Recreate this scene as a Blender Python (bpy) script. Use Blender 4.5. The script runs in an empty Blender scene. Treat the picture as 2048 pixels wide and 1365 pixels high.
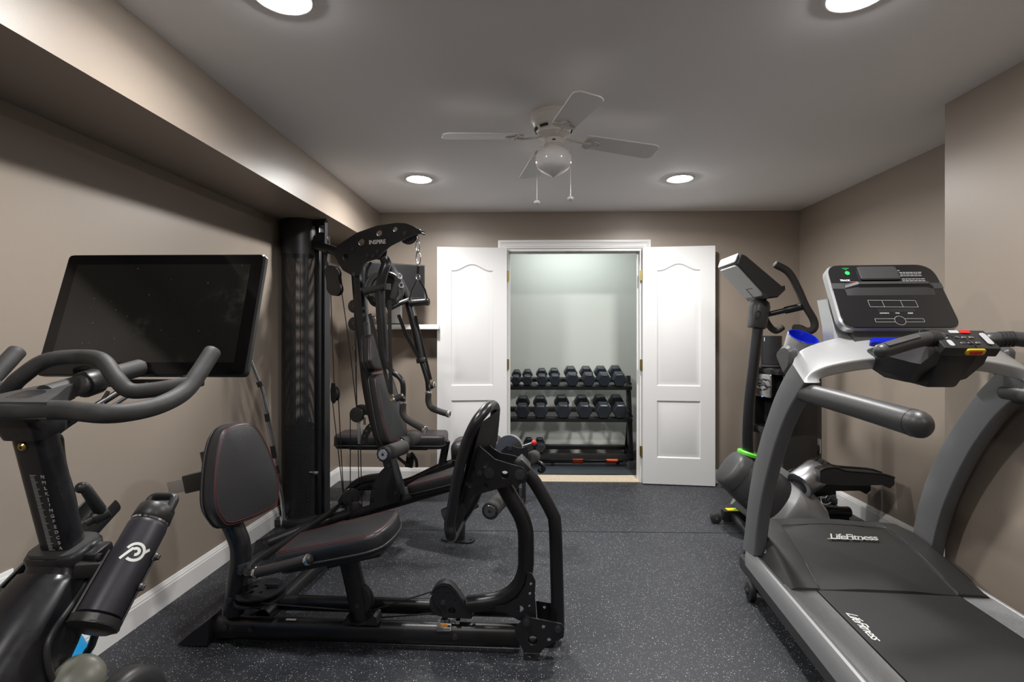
import bpy, bmesh, math, random
from mathutils import Vector, Matrix, geometry
V = Vector
PI = math.pi
random.seed(7)
SC = bpy.context.scene
COL = SC.collection

# ------------------------------------------------------------------ camera measurements
CXP, CYP, FP = 1037.0, 669.0, 1024.0      # principal point and focal length for the 2048x1365 frame
HC = 1.29                                  # camera height
YAW = math.atan(25.0 / 1024.0)
CAM = V((0, 0, HC))
CY_, SY_ = math.cos(YAW), math.sin(YAW)

def ray(px, py):
    x = (px - CXP) / FP
    z = -(py - CYP) / FP
    return V((x * CY_ - SY_, x * SY_ + CY_, z))

def onplane(px, py, p0, n):
    r = ray(px, py); n = V(n)
    return CAM + r * ((V(p0) - CAM).dot(n) / r.dot(n))

def PY(px, py, Y): return onplane(px, py, (0, Y, 0), (0, 1, 0))
def PX(px, py, X): return onplane(px, py, (X, 0, 0), (1, 0, 0))
def PZ(px, py, Z): return onplane(px, py, (0, 0, Z), (0, 0, 1))
def PD(px, py, d): return CAM + ray(px, py) * d

# ------------------------------------------------------------------ materials
def _nt(name):
    m = bpy.data.materials.new(name); m.use_nodes = True
    nt = m.node_tree
    return m, nt, nt.nodes, nt.links, nt.nodes['Principled BSDF']

def mat(name, col, rough=0.5, metal=0.0, bump=0.0, bscale=200.0, var=0.0, vscale=6.0, coat=0.0, spec=0.5, emit=None, estr=0.0, trans=0.0, rvar=0.0):
    m, nt, N, L, b = _nt(name)
    b.inputs['Base Color'].default_value = (*col, 1)
    b.inputs['Roughness'].default_value = rough
    b.inputs['Metallic'].default_value = metal
    b.inputs['Specular IOR Level'].default_value = spec
    if coat: b.inputs['Coat Weight'].default_value = coat; b.inputs['Coat Roughness'].default_value = 0.08
    if trans: b.inputs['Transmission Weight'].default_value = trans
    if emit:
        b.inputs['Emission Color'].default_value = (*emit, 1); b.inputs['Emission Strength'].default_value = estr
    tc = None
    if bump or var or rvar:
        tc = N.new('ShaderNodeTexCoord')
    if var or rvar:
        n = N.new('ShaderNodeTexNoise'); n.inputs['Scale'].default_value = vscale; n.inputs['Detail'].default_value = 5
        L.new(tc.outputs['Object'], n.inputs['Vector'])
        if var:
            r = N.new('ShaderNodeValToRGB')
            r.color_ramp.elements[0].color = (*[c * (1 - var) for c in col], 1)
            r.color_ramp.elements[1].color = (*[min(1, c * (1 + var)) for c in col], 1)
            r.color_ramp.elements[0].position = .3; r.color_ramp.elements[1].position = .7
            L.new(n.outputs['Fac'], r.inputs['Fac']); L.new(r.outputs['Color'], b.inputs['Base Color'])
        if rvar:
            mr = N.new('ShaderNodeMapRange')
            mr.inputs['To Min'].default_value = max(0.02, rough - rvar); mr.inputs['To Max'].default_value = min(1, rough + rvar)
            mr.inputs['From Min'].default_value = .3; mr.inputs['From Max'].default_value = .7
            L.new(n.outputs['Fac'], mr.inputs['Value']); L.new(mr.outputs['Result'], b.inputs['Roughness'])
    if bump:
        n2 = N.new('ShaderNodeTexNoise'); n2.inputs['Scale'].default_value = bscale; n2.inputs['Detail'].default_value = 3
        L.new(tc.outputs['Object'], n2.inputs['Vector'])
        bp = N.new('ShaderNodeBump'); bp.inputs['Strength'].default_value = bump; bp.inputs['Distance'].default_value = 0.002
        L.new(n2.outputs['Fac'], bp.inputs['Height']); L.new(bp.outputs['Normal'], b.inputs['Normal'])
    return m

M = {}
# --- setting paints
M['wall'] = mat('taupe_wall_paint', (.300, .252, .208), .42, bump=.08, bscale=180, var=.03, vscale=1.5)
M['ceiling'] = mat('ceiling_paint', (.93, .925, .93), .8, bump=.05, bscale=150)
M['trim'] = mat('white_trim_paint', (.80, .79, .78), .35)
M['door'] = mat('white_door_paint', (.66, .66, .66), .38, bump=.04, bscale=60)
M['closet_wall'] = mat('pale_closet_paint', (.55, .565, .535), .6, bump=.05, bscale=150)
M['carpet'] = mat('beige_carpet', (.55, .46, .34), .95, bump=.9, bscale=260, var=.25, vscale=150)

def floor_material(name, base, speck=True):
    m, nt, N, L, b = _nt(name)
    tc = N.new('ShaderNodeTexCoord')
    n = N.new('ShaderNodeTexNoise'); n.inputs['Scale'].default_value = 1.6; n.inputs['Detail'].default_value = 8; n.inputs['Roughness'].default_value = .65
    L.new(tc.outputs['Object'], n.inputs['Vector'])
    r = N.new('ShaderNodeValToRGB')
    r.color_ramp.elements[0].position = .35; r.color_ramp.elements[1].position = .7
    r.color_ramp.elements[0].color = (*[c * .8 for c in base], 1); r.color_ramp.elements[1].color = (*[c * 1.3 for c in base], 1)
    L.new(n.outputs['Fac'], r.inputs['Fac'])
    # fine crumb grain
    g = N.new('ShaderNodeTexNoise'); g.inputs['Scale'].default_value = 420; g.inputs['Detail'].default_value = 2
    L.new(tc.outputs['Object'], g.inputs['Vector'])
    gm = N.new('ShaderNodeMapRange'); gm.inputs['From Min'].default_value = .35; gm.inputs['From Max'].default_value = .7
    gm.inputs['To Min'].default_value = .75; gm.inputs['To Max'].default_value = 1.3
    L.new(g.outputs['Fac'], gm.inputs['Value'])
    mx = N.new('ShaderNodeMixRGB'); mx.blend_type = 'MULTIPLY'; mx.inputs['Fac'].default_value = 1
    L.new(r.outputs['Color'], mx.inputs['Color1']); L.new(gm.outputs['Result'], mx.inputs['Color2'])
    col = mx.outputs['Color']
    if speck:
        # scattered light flecks in the rubber; each voronoi cell gets at most one tiny fleck
        for sc_, rad, thr in ((105, .16, .85), (210, .19, .87)):
            v = N.new('ShaderNodeTexVoronoi'); v.inputs['Scale'].default_value = sc_; v.voronoi_dimensions = '2D'
            L.new(tc.outputs['Object'], v.inputs['Vector'])
            lt = N.new('ShaderNodeMath'); lt.operation = 'LESS_THAN'; lt.inputs[1].default_value = rad
            L.new(v.outputs['Distance'], lt.inputs[0])
            sp = N.new('ShaderNodeSeparateColor'); L.new(v.outputs['Color'], sp.inputs['Color'])
            gt = N.new('ShaderNodeMath'); gt.operation = 'GREATER_THAN'; gt.inputs[1].default_value = thr
            L.new(sp.outputs['Red'], gt.inputs[0])
            mu = N.new('ShaderNodeMath'); mu.operation = 'MULTIPLY'
            L.new(lt.outputs[0], mu.inputs[0]); L.new(gt.outputs[0], mu.inputs[1])
            mu2 = N.new('ShaderNodeMath'); mu2.operation = 'MULTIPLY'
            L.new(mu.outputs[0], mu2.inputs[0]); L.new(sp.outputs['Green'], mu2.inputs[1])
            m2 = N.new('ShaderNodeMixRGB'); m2.inputs['Color2'].default_value = (.95, .92, .90, 1)
            L.new(mu2.outputs[0], m2.inputs['Fac']); L.new(col, m2.inputs['Color1'])
            col = m2.outputs['Color']
    L.new(col, b.inputs['Base Color'])
    mr = N.new('ShaderNodeMapRange'); mr.inputs['To Min'].default_value = .42; mr.inputs['To Max'].default_value = .62
    mr.inputs['From Min'].default_value = .3; mr.inputs['From Max'].default_value = .7
    L.new(n.outputs['Fac'], mr.inputs['Value']); L.new(mr.outputs['Result'], b.inputs['Roughness'])
    bp = N.new('ShaderNodeBump'); bp.inputs['Strength'].default_value = .2; bp.inputs['Distance'].default_value = .001
    L.new(g.outputs['Fac'], bp.inputs['Height']); L.new(bp.outputs['Normal'], b.inputs['Normal'])
    return m
M['rubber_floor'] = floor_material('flecked_rubber_floor', (.022, .0245, .031))
M['rubber_mat'] = floor_material('plain_rubber_mat', (.032, .040, .050), False)

# --- metals and plastics
M['black_metal'] = mat('black_powder_coat', (.010, .010, .0115), .33, bump=.06, bscale=300)
M['black_plate'] = mat('black_plate_steel', (.012, .0125, .015), .40, bump=.05, bscale=300)
M['vinyl'] = mat('black_vinyl', (.022, .022, .024), .36, bump=.25, bscale=260)
M['stitch'] = mat('red_thread', (.13, .008, .014), .6)
M['piping'] = mat('grey_piping', (.05, .05, .055), .35)
M['foam'] = mat('black_foam', (.028, .026, .025), .75, bump=.25, bscale=400)
M['plastic'] = mat('black_plastic', (.022, .022, .023), .4, bump=.08, bscale=350)
M['plastic_dark'] = mat('dark_grey_plastic', (.045, .045, .047), .42, bump=.08, bscale=350)
M['gloss_black'] = mat('glossy_black', (.008, .008, .009), .08, spec=.6)
M['rubber'] = mat('black_rubber', (.018, .018, .018), .7, bump=.1, bscale=300)
M['hex_rubber'] = mat('hex_head_rubber', (.016, .020, .027), .32, bump=.06, bscale=160)
M['chrome'] = mat('chrome', (.75, .75, .76), .12, 1.0)
M['steel'] = mat('brushed_steel', (.50, .50, .52), .33, 1.0)
M['zinc'] = mat('zinc_washer', (.42, .52, .62), .35, .6)
M['bolt'] = mat('dark_bolt_steel', (.09, .09, .10), .35, .8)
M['brass'] = mat('brass', (.55, .42, .16), .3, 1.0)
M['cable'] = mat('cable_jacket', (.012, .012, .013), .4)
M['silver'] = mat('silver_paint', (.52, .53, .54), .34, .55)
M['shaded_upright'] = mat('shaded_silver_paint', (.20, .205, .215), .42, .25)  # the crossbar's silver, with the uprights' shade put into the colour
M['light_grey'] = mat('light_grey_plastic', (.42, .43, .42), .45)
M['white_plastic'] = mat('white_plastic', (.80, .80, .78), .4)
M['white_print'] = mat('white_print', (.75, .75, .73), .6)
M['grey_print'] = mat('grey_print', (.38, .38, .38), .6)
M['red_print'] = mat('red_print', (.45, .03, .03), .6)
M['red'] = mat('red_plastic', (.62, .02, .02), .3)
M['yellow'] = mat('yellow_plastic', (.80, .52, .02), .35)
M['green'] = mat('green_plastic', (.13, .62, .05), .4)
M['green_print'] = mat('green_print', (.03, .55, .12), .4)
M['blue'] = mat('blue_plastic', (.004, .015, .42), .3, coat=.3)
M['ball_blue'] = mat('blue_ball_vinyl', (.0, .23, .52), .45)
M['orange'] = mat('orange_grip', (.80, .10, .02), .5)
M['label_white'] = mat('label_paper', (.75, .74, .70), .6)
M['label_orange'] = mat('label_orange', (.75, .28, .02), .6)
M['label_blue'] = mat('label_blue', (.05, .15, .50), .6)
M['label_yellow'] = mat('label_yellow', (.85, .72, .02), .6)
M['fan_white'] = mat('fan_white_enamel', (.74, .70, .65), .35)
M['blade'] = mat('fan_blade_white', (.84, .84, .83), .45)
M['globe'] = mat('opal_glass', (.80, .79, .78), .12, coat=.6)
M['screen'] = mat('dark_screen_glass', (.012, .012, .012), .05, spec=.7)
M['bezel'] = mat('screen_bezel_glass', (.006, .006, .007), .06, spec=.6)
M['screen_edge'] = mat('screen_frame', (.015, .015, .016), .3)
M['bike_paint'] = mat('bike_black_paint', (.016, .016, .019), .3, rvar=.06, vscale=30)
M['bar_rubber'] = mat('handlebar_rubber', (.048, .047, .046), .62, bump=.1, bscale=300, var=.25, vscale=25)
M['bottle'] = mat('bottle_matte_black', (.020, .019, .026), .42, bump=.05, bscale=300)
M['knob'] = mat('knob_grey', (.16, .16, .13), .4)
M['lens'] = mat('lit_lens', (1, 1, 1), .4, emit=(1, .98, .97), estr=190)
M['belt'] = mat('running_belt', (.030, .029, .031), .6, bump=.5, bscale=700)
M['hood'] = mat('hood_plastic', (.036, .036, .036), .5, bump=.35, bscale=450)
M['panel_gloss'] = mat('console_overlay', (.013, .013, .014), .22, spec=.5)
M['stainless'] = mat('stainless_panel', (.55, .55, .56), .22, 1.0)
M['glass_dark'] = mat('dark_glass', (.02, .022, .024), .08)
M['blue_led'] = mat('blue_led', (.05, .1, .9), .3, emit=(.1, .2, 1), estr=3)

# perforated shroud: real perforation pattern (holes let you look through), driven by object coordinates
def perforated(name):
    m, nt, N, L, b = _nt(name)
    b.inputs['Base Color'].default_value = (.016, .016, .018, 1); b.inputs['Roughness'].default_value = .35
    uv = N.new('ShaderNodeUVMap')
    v = N.new('ShaderNodeTexVoronoi'); v.voronoi_dimensions = '2D'; v.inputs['Scale'].default_value = 1.0; v.inputs['Randomness'].default_value = 0
    L.new(uv.outputs['UV'], v.inputs['Vector'])
    lt = N.new('ShaderNodeMath'); lt.operation = 'LESS_THAN'; lt.inputs[1].default_value = .285
    L.new(v.outputs['Distance'], lt.inputs[0])
    tr = N.new('ShaderNodeBsdfTransparent')
    mx = N.new('ShaderNodeMixShader')
    L.new(lt.outputs[0], mx.inputs[0]); L.new(b.outputs[0], mx.inputs[1]); L.new(tr.outputs[0], mx.inputs[2])
    L.new(mx.outputs[0], N['Material Output'].inputs['Surface'])
    return m
M['perf'] = perforated('perforated_sheet')

# ribbed aluminium rail (ridges across local x)
def ribbed(name):
    m, nt, N, L, b = _nt(name)
    b.inputs['Base Color'].default_value = (.46, .46, .45, 1); b.inputs['Metallic'].default_value = .6; b.inputs['Roughness'].default_value = .42
    uv = N.new('ShaderNodeUVMap')
    w = N.new('ShaderNodeTexWave'); w.inputs['Scale'].default_value = 6.0; w.bands_direction = 'X'; w.inputs['Distortion'].default_value = 0
    L.new(uv.outputs['UV'], w.inputs['Vector'])
    bp = N.new('ShaderNodeBump'); bp.inputs['Strength'].default_value = .7; bp.inputs['Distance'].default_value = .002
    L.new(w.outputs['Fac'], bp.inputs['Height']); L.new(bp.outputs['Normal'], b.inputs['Normal'])
    return m
M['ribbed'] = ribbed('ribbed_aluminium')

# dusty touch screen: smudges and dust are real dirt on the glass
def dusty(name):
    m, nt, N, L, b = _nt(name)
    tc = N.new('ShaderNodeTexCoord')
    n = N.new('ShaderNodeTexNoise'); n.inputs['Scale'].default_value = 7; n.inputs['Detail'].default_value = 7; n.inputs['Roughness'].default_value = .7
    L.new(tc.outputs['Object'], n.inputs['Vector'])
    r = N.new('ShaderNodeValToRGB'); r.color_ramp.elements[0].position = .56; r.color_ramp.elements[1].position = .72
    r.color_ramp.elements[0].color = (.016, .016, .015, 1); r.color_ramp.elements[1].color = (.050, .050, .047, 1)
    L.new(n.outputs['Fac'], r.inputs['Fac'])
    v = N.new('ShaderNodeTexVoronoi'); v.inputs['Scale'].default_value = 60
    L.new(tc.outputs['Object'], v.inputs['Vector'])
    lt = N.new('ShaderNodeMath'); lt.operation = 'LESS_THAN'; lt.inputs[1].default_value = .075
    L.new(v.outputs['Distance'], lt.inputs[0])
    sp = N.new('ShaderNodeSeparateColor'); L.new(v.outputs['Color'], sp.inputs['Color'])
    gt = N.new('ShaderNodeMath'); gt.operation = 'GREATER_THAN'; gt.inputs[1].default_value = .7
    L.new(sp.outputs['Red'], gt.inputs[0])
    mu = N.new('ShaderNodeMath'); mu.operation = 'MULTIPLY'; L.new(lt.outputs[0], mu.inputs[0]); L.new(gt.outputs[0], mu.inputs[1])
    mx = N.new('ShaderNodeMixRGB'); mx.inputs['Color2'].default_value = (.25, .25, .25, 1)
    L.new(mu.outputs[0], mx.inputs['Fac']); L.new(r.outputs['Color'], mx.inputs['Color1'])
    L.new(mx.outputs['Color'], b.inputs['Base Color'])
    mr = N.new('ShaderNodeMapRange'); mr.inputs['From Min'].default_value = .5; mr.inputs['From Max'].default_value = .7
    mr.inputs['To Min'].default_value = .05; mr.inputs['To Max'].default_value = .22
    L.new(n.outputs['Fac'], mr.inputs['Value']); L.new(mr.outputs['Result'], b.inputs['Roughness'])
    b.inputs['Specular IOR Level'].default_value = 1.0
    return m
M['dusty'] = dusty('dusty_touch_glass')

# ------------------------------------------------------------------ mesh building
def catmull(pts, n=8, closed=False):
    pts = [V(p) for p in pts]
    if len(pts) < 3: return pts
    out = []
    m = len(pts)
    rng = range(m) if closed else range(m - 1)
    for i in rng:
        p1, p2 = pts[i], pts[(i + 1) % m]
        p0 = pts[(i - 1) % m] if (closed or i > 0) else p1 * 2 - p2
        p3 = pts[(i + 2) % m] if (closed or i + 2 < m) else p2 * 2 - p1
        for k in range(n):
            t = k / n
            out.append(.5 * ((2 * p1) + (p2 - p0) * t + (2 * p0 - 5 * p1 + 4 * p2 - p3) * t * t + (3 * p1 - p0 - 3 * p2 + p3) * t ** 3))
    if not closed: out.append(pts[-1])
    return out

def fillet(pts, r, n=6):
    pts = [V(p) for p in pts]
    out = [pts[0]]
    for i in range(1, len(pts) - 1):
        a, b, c = pts[i - 1], pts[i], pts[i + 1]
        d1, d2 = (a - b), (c - b)
        rr = min(r[i] if isinstance(r, (list, tuple)) else r, d1.length * .49, d2.length * .49)
        p, q = b + d1.normalized() * rr, b + d2.normalized() * rr
        for k in range(n + 1):
            t = k / n
            out.append(p * (1 - t) ** 2 + b * 2 * t * (1 - t) + q * t * t)
    out.append(pts[-1])
    return out

def fillet2(pts, r, n=5):
    """rounded closed polygon in 2D"""
    out = []
    m = len(pts)
    for i in range(m):
        a, b, c = V(pts[i - 1]), V(pts[i]), V(pts[(i + 1) % m])
        rr = r[i] if isinstance(r, (list, tuple)) else r
        rr = min(rr, (a - b).length * .49, (c - b).length * .49)
        if rr < 1e-5: out.append(b); continue
        p, q = b + (a - b).normalized() * rr, b + (c - b).normalized() * rr
        for k in range(n + 1):
            t = k / n
            out.append(p * (1 - t) ** 2 + b * 2 * t * (1 - t) + q * t * t)
    return out

def frame_from(n, up=V((0, 0, 1))):
    n = V(n).normalized()
    if abs(n.dot(up)) > .98: up = V((0, 1, 0))
    a = up.cross(n).normalized(); b = n.cross(a)
    return a, b, n

class MB:
    def __init__(self): self.bm = bmesh.new(); self.uv = None
    def _new(self, vs): return [self.bm.verts.new(v) for v in vs]
    def _f(self, vs):
        try: return self.bm.faces.new(vs)
        except ValueError: return None
    def hexa(self, c8, bevel=0.0, seg=2):
        """box from 8 corners: bottom 4 (ccw) then top 4"""
        b2 = bmesh.new()
        v = [b2.verts.new(V(p)) for p in c8]
        for f in ((3, 2, 1, 0), (4, 5, 6, 7), (0, 1, 5, 4), (1, 2, 6, 5), (2, 3, 7, 6), (3, 0, 4, 7)): b2.faces.new([v[i] for i in f])
        bmesh.ops.recalc_face_normals(b2, faces=b2.faces)
        if bevel: bmesh.ops.bevel(b2, geom=list(b2.edges), offset=bevel, segments=seg, profile=.5, affect='EDGES', clamp_overlap=True)
        self._merge(b2); return self
    def _merge(self, b2):
        me = bpy.data.meshes.new('tmp'); b2.to_mesh(me); b2.free(); self.bm.from_mesh(me); bpy.data.meshes.remove(me)
    def box(self, c, s, rot=None, bevel=0.0, seg=2):
        c = V(c); h = V(s) * .5
        cs = [V((sx * h.x, sy * h.y, sz * h.z)) for sz in (-1, 1) for sx, sy in ((-1, -1), (1, -1), (1, 1), (-1, 1))]
        if rot is not None: cs = [rot @ p for p in cs]
        return self.hexa([c + p for p in cs], bevel, seg)
    def bar(self, p, q, w, h, up=V((0, 0, 1)), bevel=0.0):
        """rectangular bar from p to q; w across, h along up"""
        p, q = V(p), V(q); d = (q - p).normalized(); up = V(up)
        if abs(d.dot(up)) > .98: up = V((1, 0, 0))
        a = d.cross(up).normalized() * w * .5; b = a.cross(d).normalized() * h * .5
        return self.hexa([p - a - b, p + a - b, q + a - b, q - a - b, p - a + b, p + a + b, q + a + b, q - a + b], bevel)
    def cyl(self, p, q, r, r2=None, seg=20, caps=True, bev=0.0):
        p, q = V(p), V(q); r2 = r if r2 is None else r2
        a, b, n = frame_from(q - p)
        L = (q - p).length
        prof = [(0, r), (L, r2)]
        if bev: prof = [(0, r - bev), (bev * .3, r - bev * .3), (bev, r), (L - bev, r2), (L - bev * .3, r2 - bev * .3), (L, r2 - bev)]
        return self.lathe(prof, p, n, seg, caps, caps)
    def lathe(self, prof, o=(0, 0, 0), axis=(0, 0, 1), seg=24, cap0=True, cap1=True):
        """prof: (height, radius)"""
        o = V(o); a, b, n = frame_from(axis)
        rings = []
        for h, r in prof:
            if r < 1e-6: rings.append([self.bm.verts.new(o + n * h)])
            else: rings.append(self._new([o + n * h + (a * math.cos(2 * PI * k / seg) + b * math.sin(2 * PI * k / seg)) * r for k in range(seg)]))
        for i in range(len(rings) - 1):
            A, B = rings[i], rings[i + 1]
            for k in range(seg):
                k2 = (k + 1) % seg
                if len(A) == 1 and len(B) == 1: continue
                if len(A) == 1: self._f([A[0], B[k], B[k2]])
                elif len(B) == 1: self._f([A[k], A[k2], B[0]])
                else: self._f([A[k], A[k2], B[k2], B[k]])
        if cap0 and len(rings[0]) > 1: self._f(rings[0][::-1])
        if cap1 and len(rings[-1]) > 1: self._f(rings[-1])
        return self
    def tube(self, pts, r, seg=12, closed=False, caps=True, r_b=None, up=None, rend=None):
        """sweep an ellipse (r along side, r_b along up) on a path; r may be a list or a function of t"""
        pts = [V(p) for p in pts]
        cl = [pts[0]]
        for p in pts[1:]:
            if (p - cl[-1]).length > 1e-5: cl.append(p)
        pts = cl; m = len(pts)
        if closed and (pts[0] - pts[-1]).length < 1e-5: pts.pop(); m -= 1
        T = []
        for i in range(m):
            if closed: t = pts[(i + 1) % m] - pts[i - 1]
            else: t = pts[min(i + 1, m - 1)] - pts[max(i - 1, 0)]
            T.append(t.normalized())
        if up is None:
            up0 = V((0, 0, 1)) if abs(T[0].z) < .9 else V((0, 1, 0))
            nrm = (up0 - T[0] * up0.dot(T[0])).normalized()
        rings = []
        for i in range(m):
            if up is not None:
                u = V(up); nrm = u - T[i] * u.dot(T[i])
                nrm = nrm.normalized() if nrm.length > 1e-4 else V((1, 0, 0))
            elif i:
                ax = T[i - 1].cross(T[i])
                if ax.length > 1e-7:
                    nrm = Matrix.Rotation(T[i - 1].angle(T[i]), 3, ax.normalized()) @ nrm
                nrm = (nrm - T[i] * nrm.dot(T[i])).normalized()
            s = T[i].cross(nrm)
            t = i / max(1, m - 1)
            ra = r(t) if callable(r) else (r[i] if isinstance(r, (list, tuple)) else r)
            rb = ra if r_b is None else (r_b(t) if callable(r_b) else r_b)
            rings.append(self._new([pts[i] + s * math.cos(2 * PI * k / seg) * ra + nrm * math.sin(2 * PI * k / seg) * rb for k in range(seg)]))
        n = m if closed else m - 1
        for i in range(n):
            A, B = rings[i], rings[(i + 1) % m]
            for k in range(seg): self._f([A[k], A[(k + 1) % seg], B[(k + 1) % seg], B[k]])
        if caps and not closed:
            if rend:   # rounded ends
                for ring, p, t in ((rings[0], pts[0], -T[0]), (rings[-1], pts[-1], T[-1])):
                    prev = ring; c0 = sum((v.co for v in ring), V()) / seg
                    for j in range(1, 4):
                        an = j / 4 * PI / 2
                        nw = self._new([c0 + (v.co - c0) * math.cos(an) + t * rend * math.sin(an) for v in ring])
                        for k in range(seg): self._f([prev[k], prev[(k + 1) % seg], nw[(k + 1) % seg], nw[k]])
                        prev = nw
                    tip = self.bm.verts.new(c0 + t * rend)
                    for k in range(seg): self._f([prev[k], prev[(k + 1) % seg], tip])
            else:
                self._f(rings[0][::-1]); self._f(rings[-1])
        return self
    def sweep_rect(self, pts, w, h, up, rnd=.004, closed=False):
        """rounded-rectangle section swept along pts, w across, h along up (lists allowed)"""
        pts = [V(p) for p in pts]; m = len(pts); rings = []
        for i in range(m):
            if closed: t = pts[(i + 1) % m] - pts[i - 1]
            else: t = pts[min(i + 1, m - 1)] - pts[max(i - 1, 0)]
            t = t.normalized(); u = up[i] if isinstance(up, list) else V(up)
            u = (V(u) - t * V(u).dot(t)).normalized(); s = t.cross(u)
            ww = (w[i] if isinstance(w, list) else w) * .5; hh = (h[i] if isinstance(h, list) else h) * .5
            sec = fillet2([(-ww, -hh), (ww, -hh), (ww, hh), (-ww, hh)], rnd, 2)
            rings.append(self._new([pts[i] + s * q[0] + u * q[1] for q in sec]))
        k_ = len(rings[0])
        for i in range(m if closed else m - 1):
            A, B = rings[i], rings[(i + 1) % m]
            for k in range(k_): self._f([A[k], A[(k + 1) % k_], B[(k + 1) % k_], B[k]])
        if not closed: self._f(rings[0][::-1]); self._f(rings[-1])
        return self
    def prism(self, outline, O, A, B, t, holes=(), n=None, bev=0.0):
        """plate: outline (a,b) in frame O + a*A + b*B, thickness t along A x B (centred)"""
        O, A, B = V(O), V(A), V(B); Nn = A.cross(B).normalized() if n is None else V(n)
        loops = [[V((p[0], p[1])) for p in outline]] + [[V((p[0], p[1])) for p in h] for h in holes]
        if holes:
            flat = [p for l in loops for p in l]
            tris = geometry.tessellate_polygon([[V((p.x, p.y, 0)) for p in l] for l in loops])
        for side in (1, -1):
            pass
        top, bot = [], []
        for l in loops:
            top.append(self._new([O + A * p.x + B * p.y + Nn * t * .5 for p in l]))
            bot.append(self._new([O + A * p.x + B * p.y - Nn * t * .5 for p in l]))
        if holes:
            ft = [v for l in top for v in l]; fb = [v for l in bot for v in l]
            for tr in tris:
                self._f([ft[i] for i in tr]); self._f([fb[i] for i in reversed(tr)])
        else:
            if bev:
                # chamfered rim: inset ring
                c = sum((p for p in loops[0]), V((0, 0))) / len(loops[0])
                def ins(l, sgn):
                    res = []
                    m_ = len(l)
                    for i in range(m_):
                        e1 = (l[i] - l[i - 1]); e2 = (l[(i + 1) % m_] - l[i])
                        nn = V((-(e1.y + e2.y), e1.x + e2.x))
                        if nn.length < 1e-9: nn = c - l[i]
                        nn.normalize(); res.append(l[i] + nn * bev * sgn)
                    return res
                area = sum(loops[0][i - 1].x * loops[0][i].y - loops[0][i].x * loops[0][i - 1].y for i in range(len(loops[0])))
                inn = ins(loops[0], 1 if area > 0 else -1)
                for v, p in zip(top[0], loops[0]): v.co = O + A * p.x + B * p.y + Nn * (t * .5 - bev)
                for v, p in zip(bot[0], loops[0]): v.co = O + A * p.x + B * p.y - Nn * (t * .5 - bev)
                ti = self._new([O + A * p.x + B * p.y + Nn * t * .5 for p in inn]); bi = self._new([O + A * p.x + B * p.y - Nn * t * .5 for p in inn])
                k = len(ti)
                for i in range(k):
                    j = (i + 1) % k
                    self._f([top[0][i], top[0][j], ti[j], ti[i]]); self._f([bot[0][j], bot[0][i], bi[i], bi[j]])
                self._f(ti); self._f(bi[::-1])
            else:
                self._f(top[0]); self._f(bot[0][::-1])
        for lt, lb in zip(top, bot):
            k = len(lt)
            for i in range(k):
                j = (i + 1) % k
                self._f([lb[i], lb[j], lt[j], lt[i]])
        return self
    def sphere(self, c, r, seg=20, rings=12, sc=(1, 1, 1)):
        b2 = bmesh.new(); bmesh.ops.create_uvsphere(b2, u_segments=seg, v_segments=rings, radius=r)
        for v in b2.verts: v.co = V((v.co.x * sc[0], v.co.y * sc[1], v.co.z * sc[2])) + V(c)
        self._merge(b2); return self
    def loft(self, sections, caps=True, closed=False):
        """skin a list of equal-length point rings"""
        rings = [self._new([V(p) for p in s]) for s in sections]
        k_ = len(rings[0])
        n = len(rings)
        for i in range(n if closed else n - 1):
            A, B = rings[i], rings[(i + 1) % n]
            for k in range(k_): self._f([A[k], A[(k + 1) % k_], B[(k + 1) % k_], B[k]])
        if caps and not closed: self._f(rings[0][::-1]); self._f(rings[-1])
        return self
    def build(self, name, m, parent=None, smooth=35, label=None):
        bm = self.bm
        bmesh.ops.recalc_face_normals(bm, faces=bm.faces)
        if not bm.verts: raise RuntimeError('empty mesh ' + name)
        lo = V((min(v.co.x for v in bm.verts), min(v.co.y for v in bm.verts), min(v.co.z for v in bm.verts)))
        hi = V((max(v.co.x for v in bm.verts), max(v.co.y for v in bm.verts), max(v.co.z for v in bm.verts)))
        c = (lo + hi) * .5
        for v in bm.verts: v.co -= c
        me = bpy.data.meshes.new(name); bm.to_mesh(me); bm.free()
        o = bpy.data.objects.new(name, me); COL.objects.link(o)
        me.materials.append(M[m] if isinstance(m, str) else m)
        if smooth:
            me.shade_smooth(); me.set_sharp_from_angle(angle=math.radians(smooth))
        place(o, c, parent)
        if label: o['label'] = label
        return o

WP = {}
def place(o, world, parent=None):
    WP[o.name] = V(world)
    if parent is not None:
        o.parent = parent; o.location = V(world) - WP[parent.name]
    else: o.location = V(world)

def thing(name, label, cat, loc, group=None):
    o = bpy.data.objects.new(name, None); COL.objects.link(o)
    o.empty_display_size = .05
    place(o, loc)
    o['label'] = label; o['category'] = cat
    if group: o['group'] = group
    return o

def tag(o, label, cat, group=None):
    o['label'] = label; o['category'] = cat
    if group: o['group'] = group
    return o

def struct(o): o['kind'] = 'structure'; return o

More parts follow.
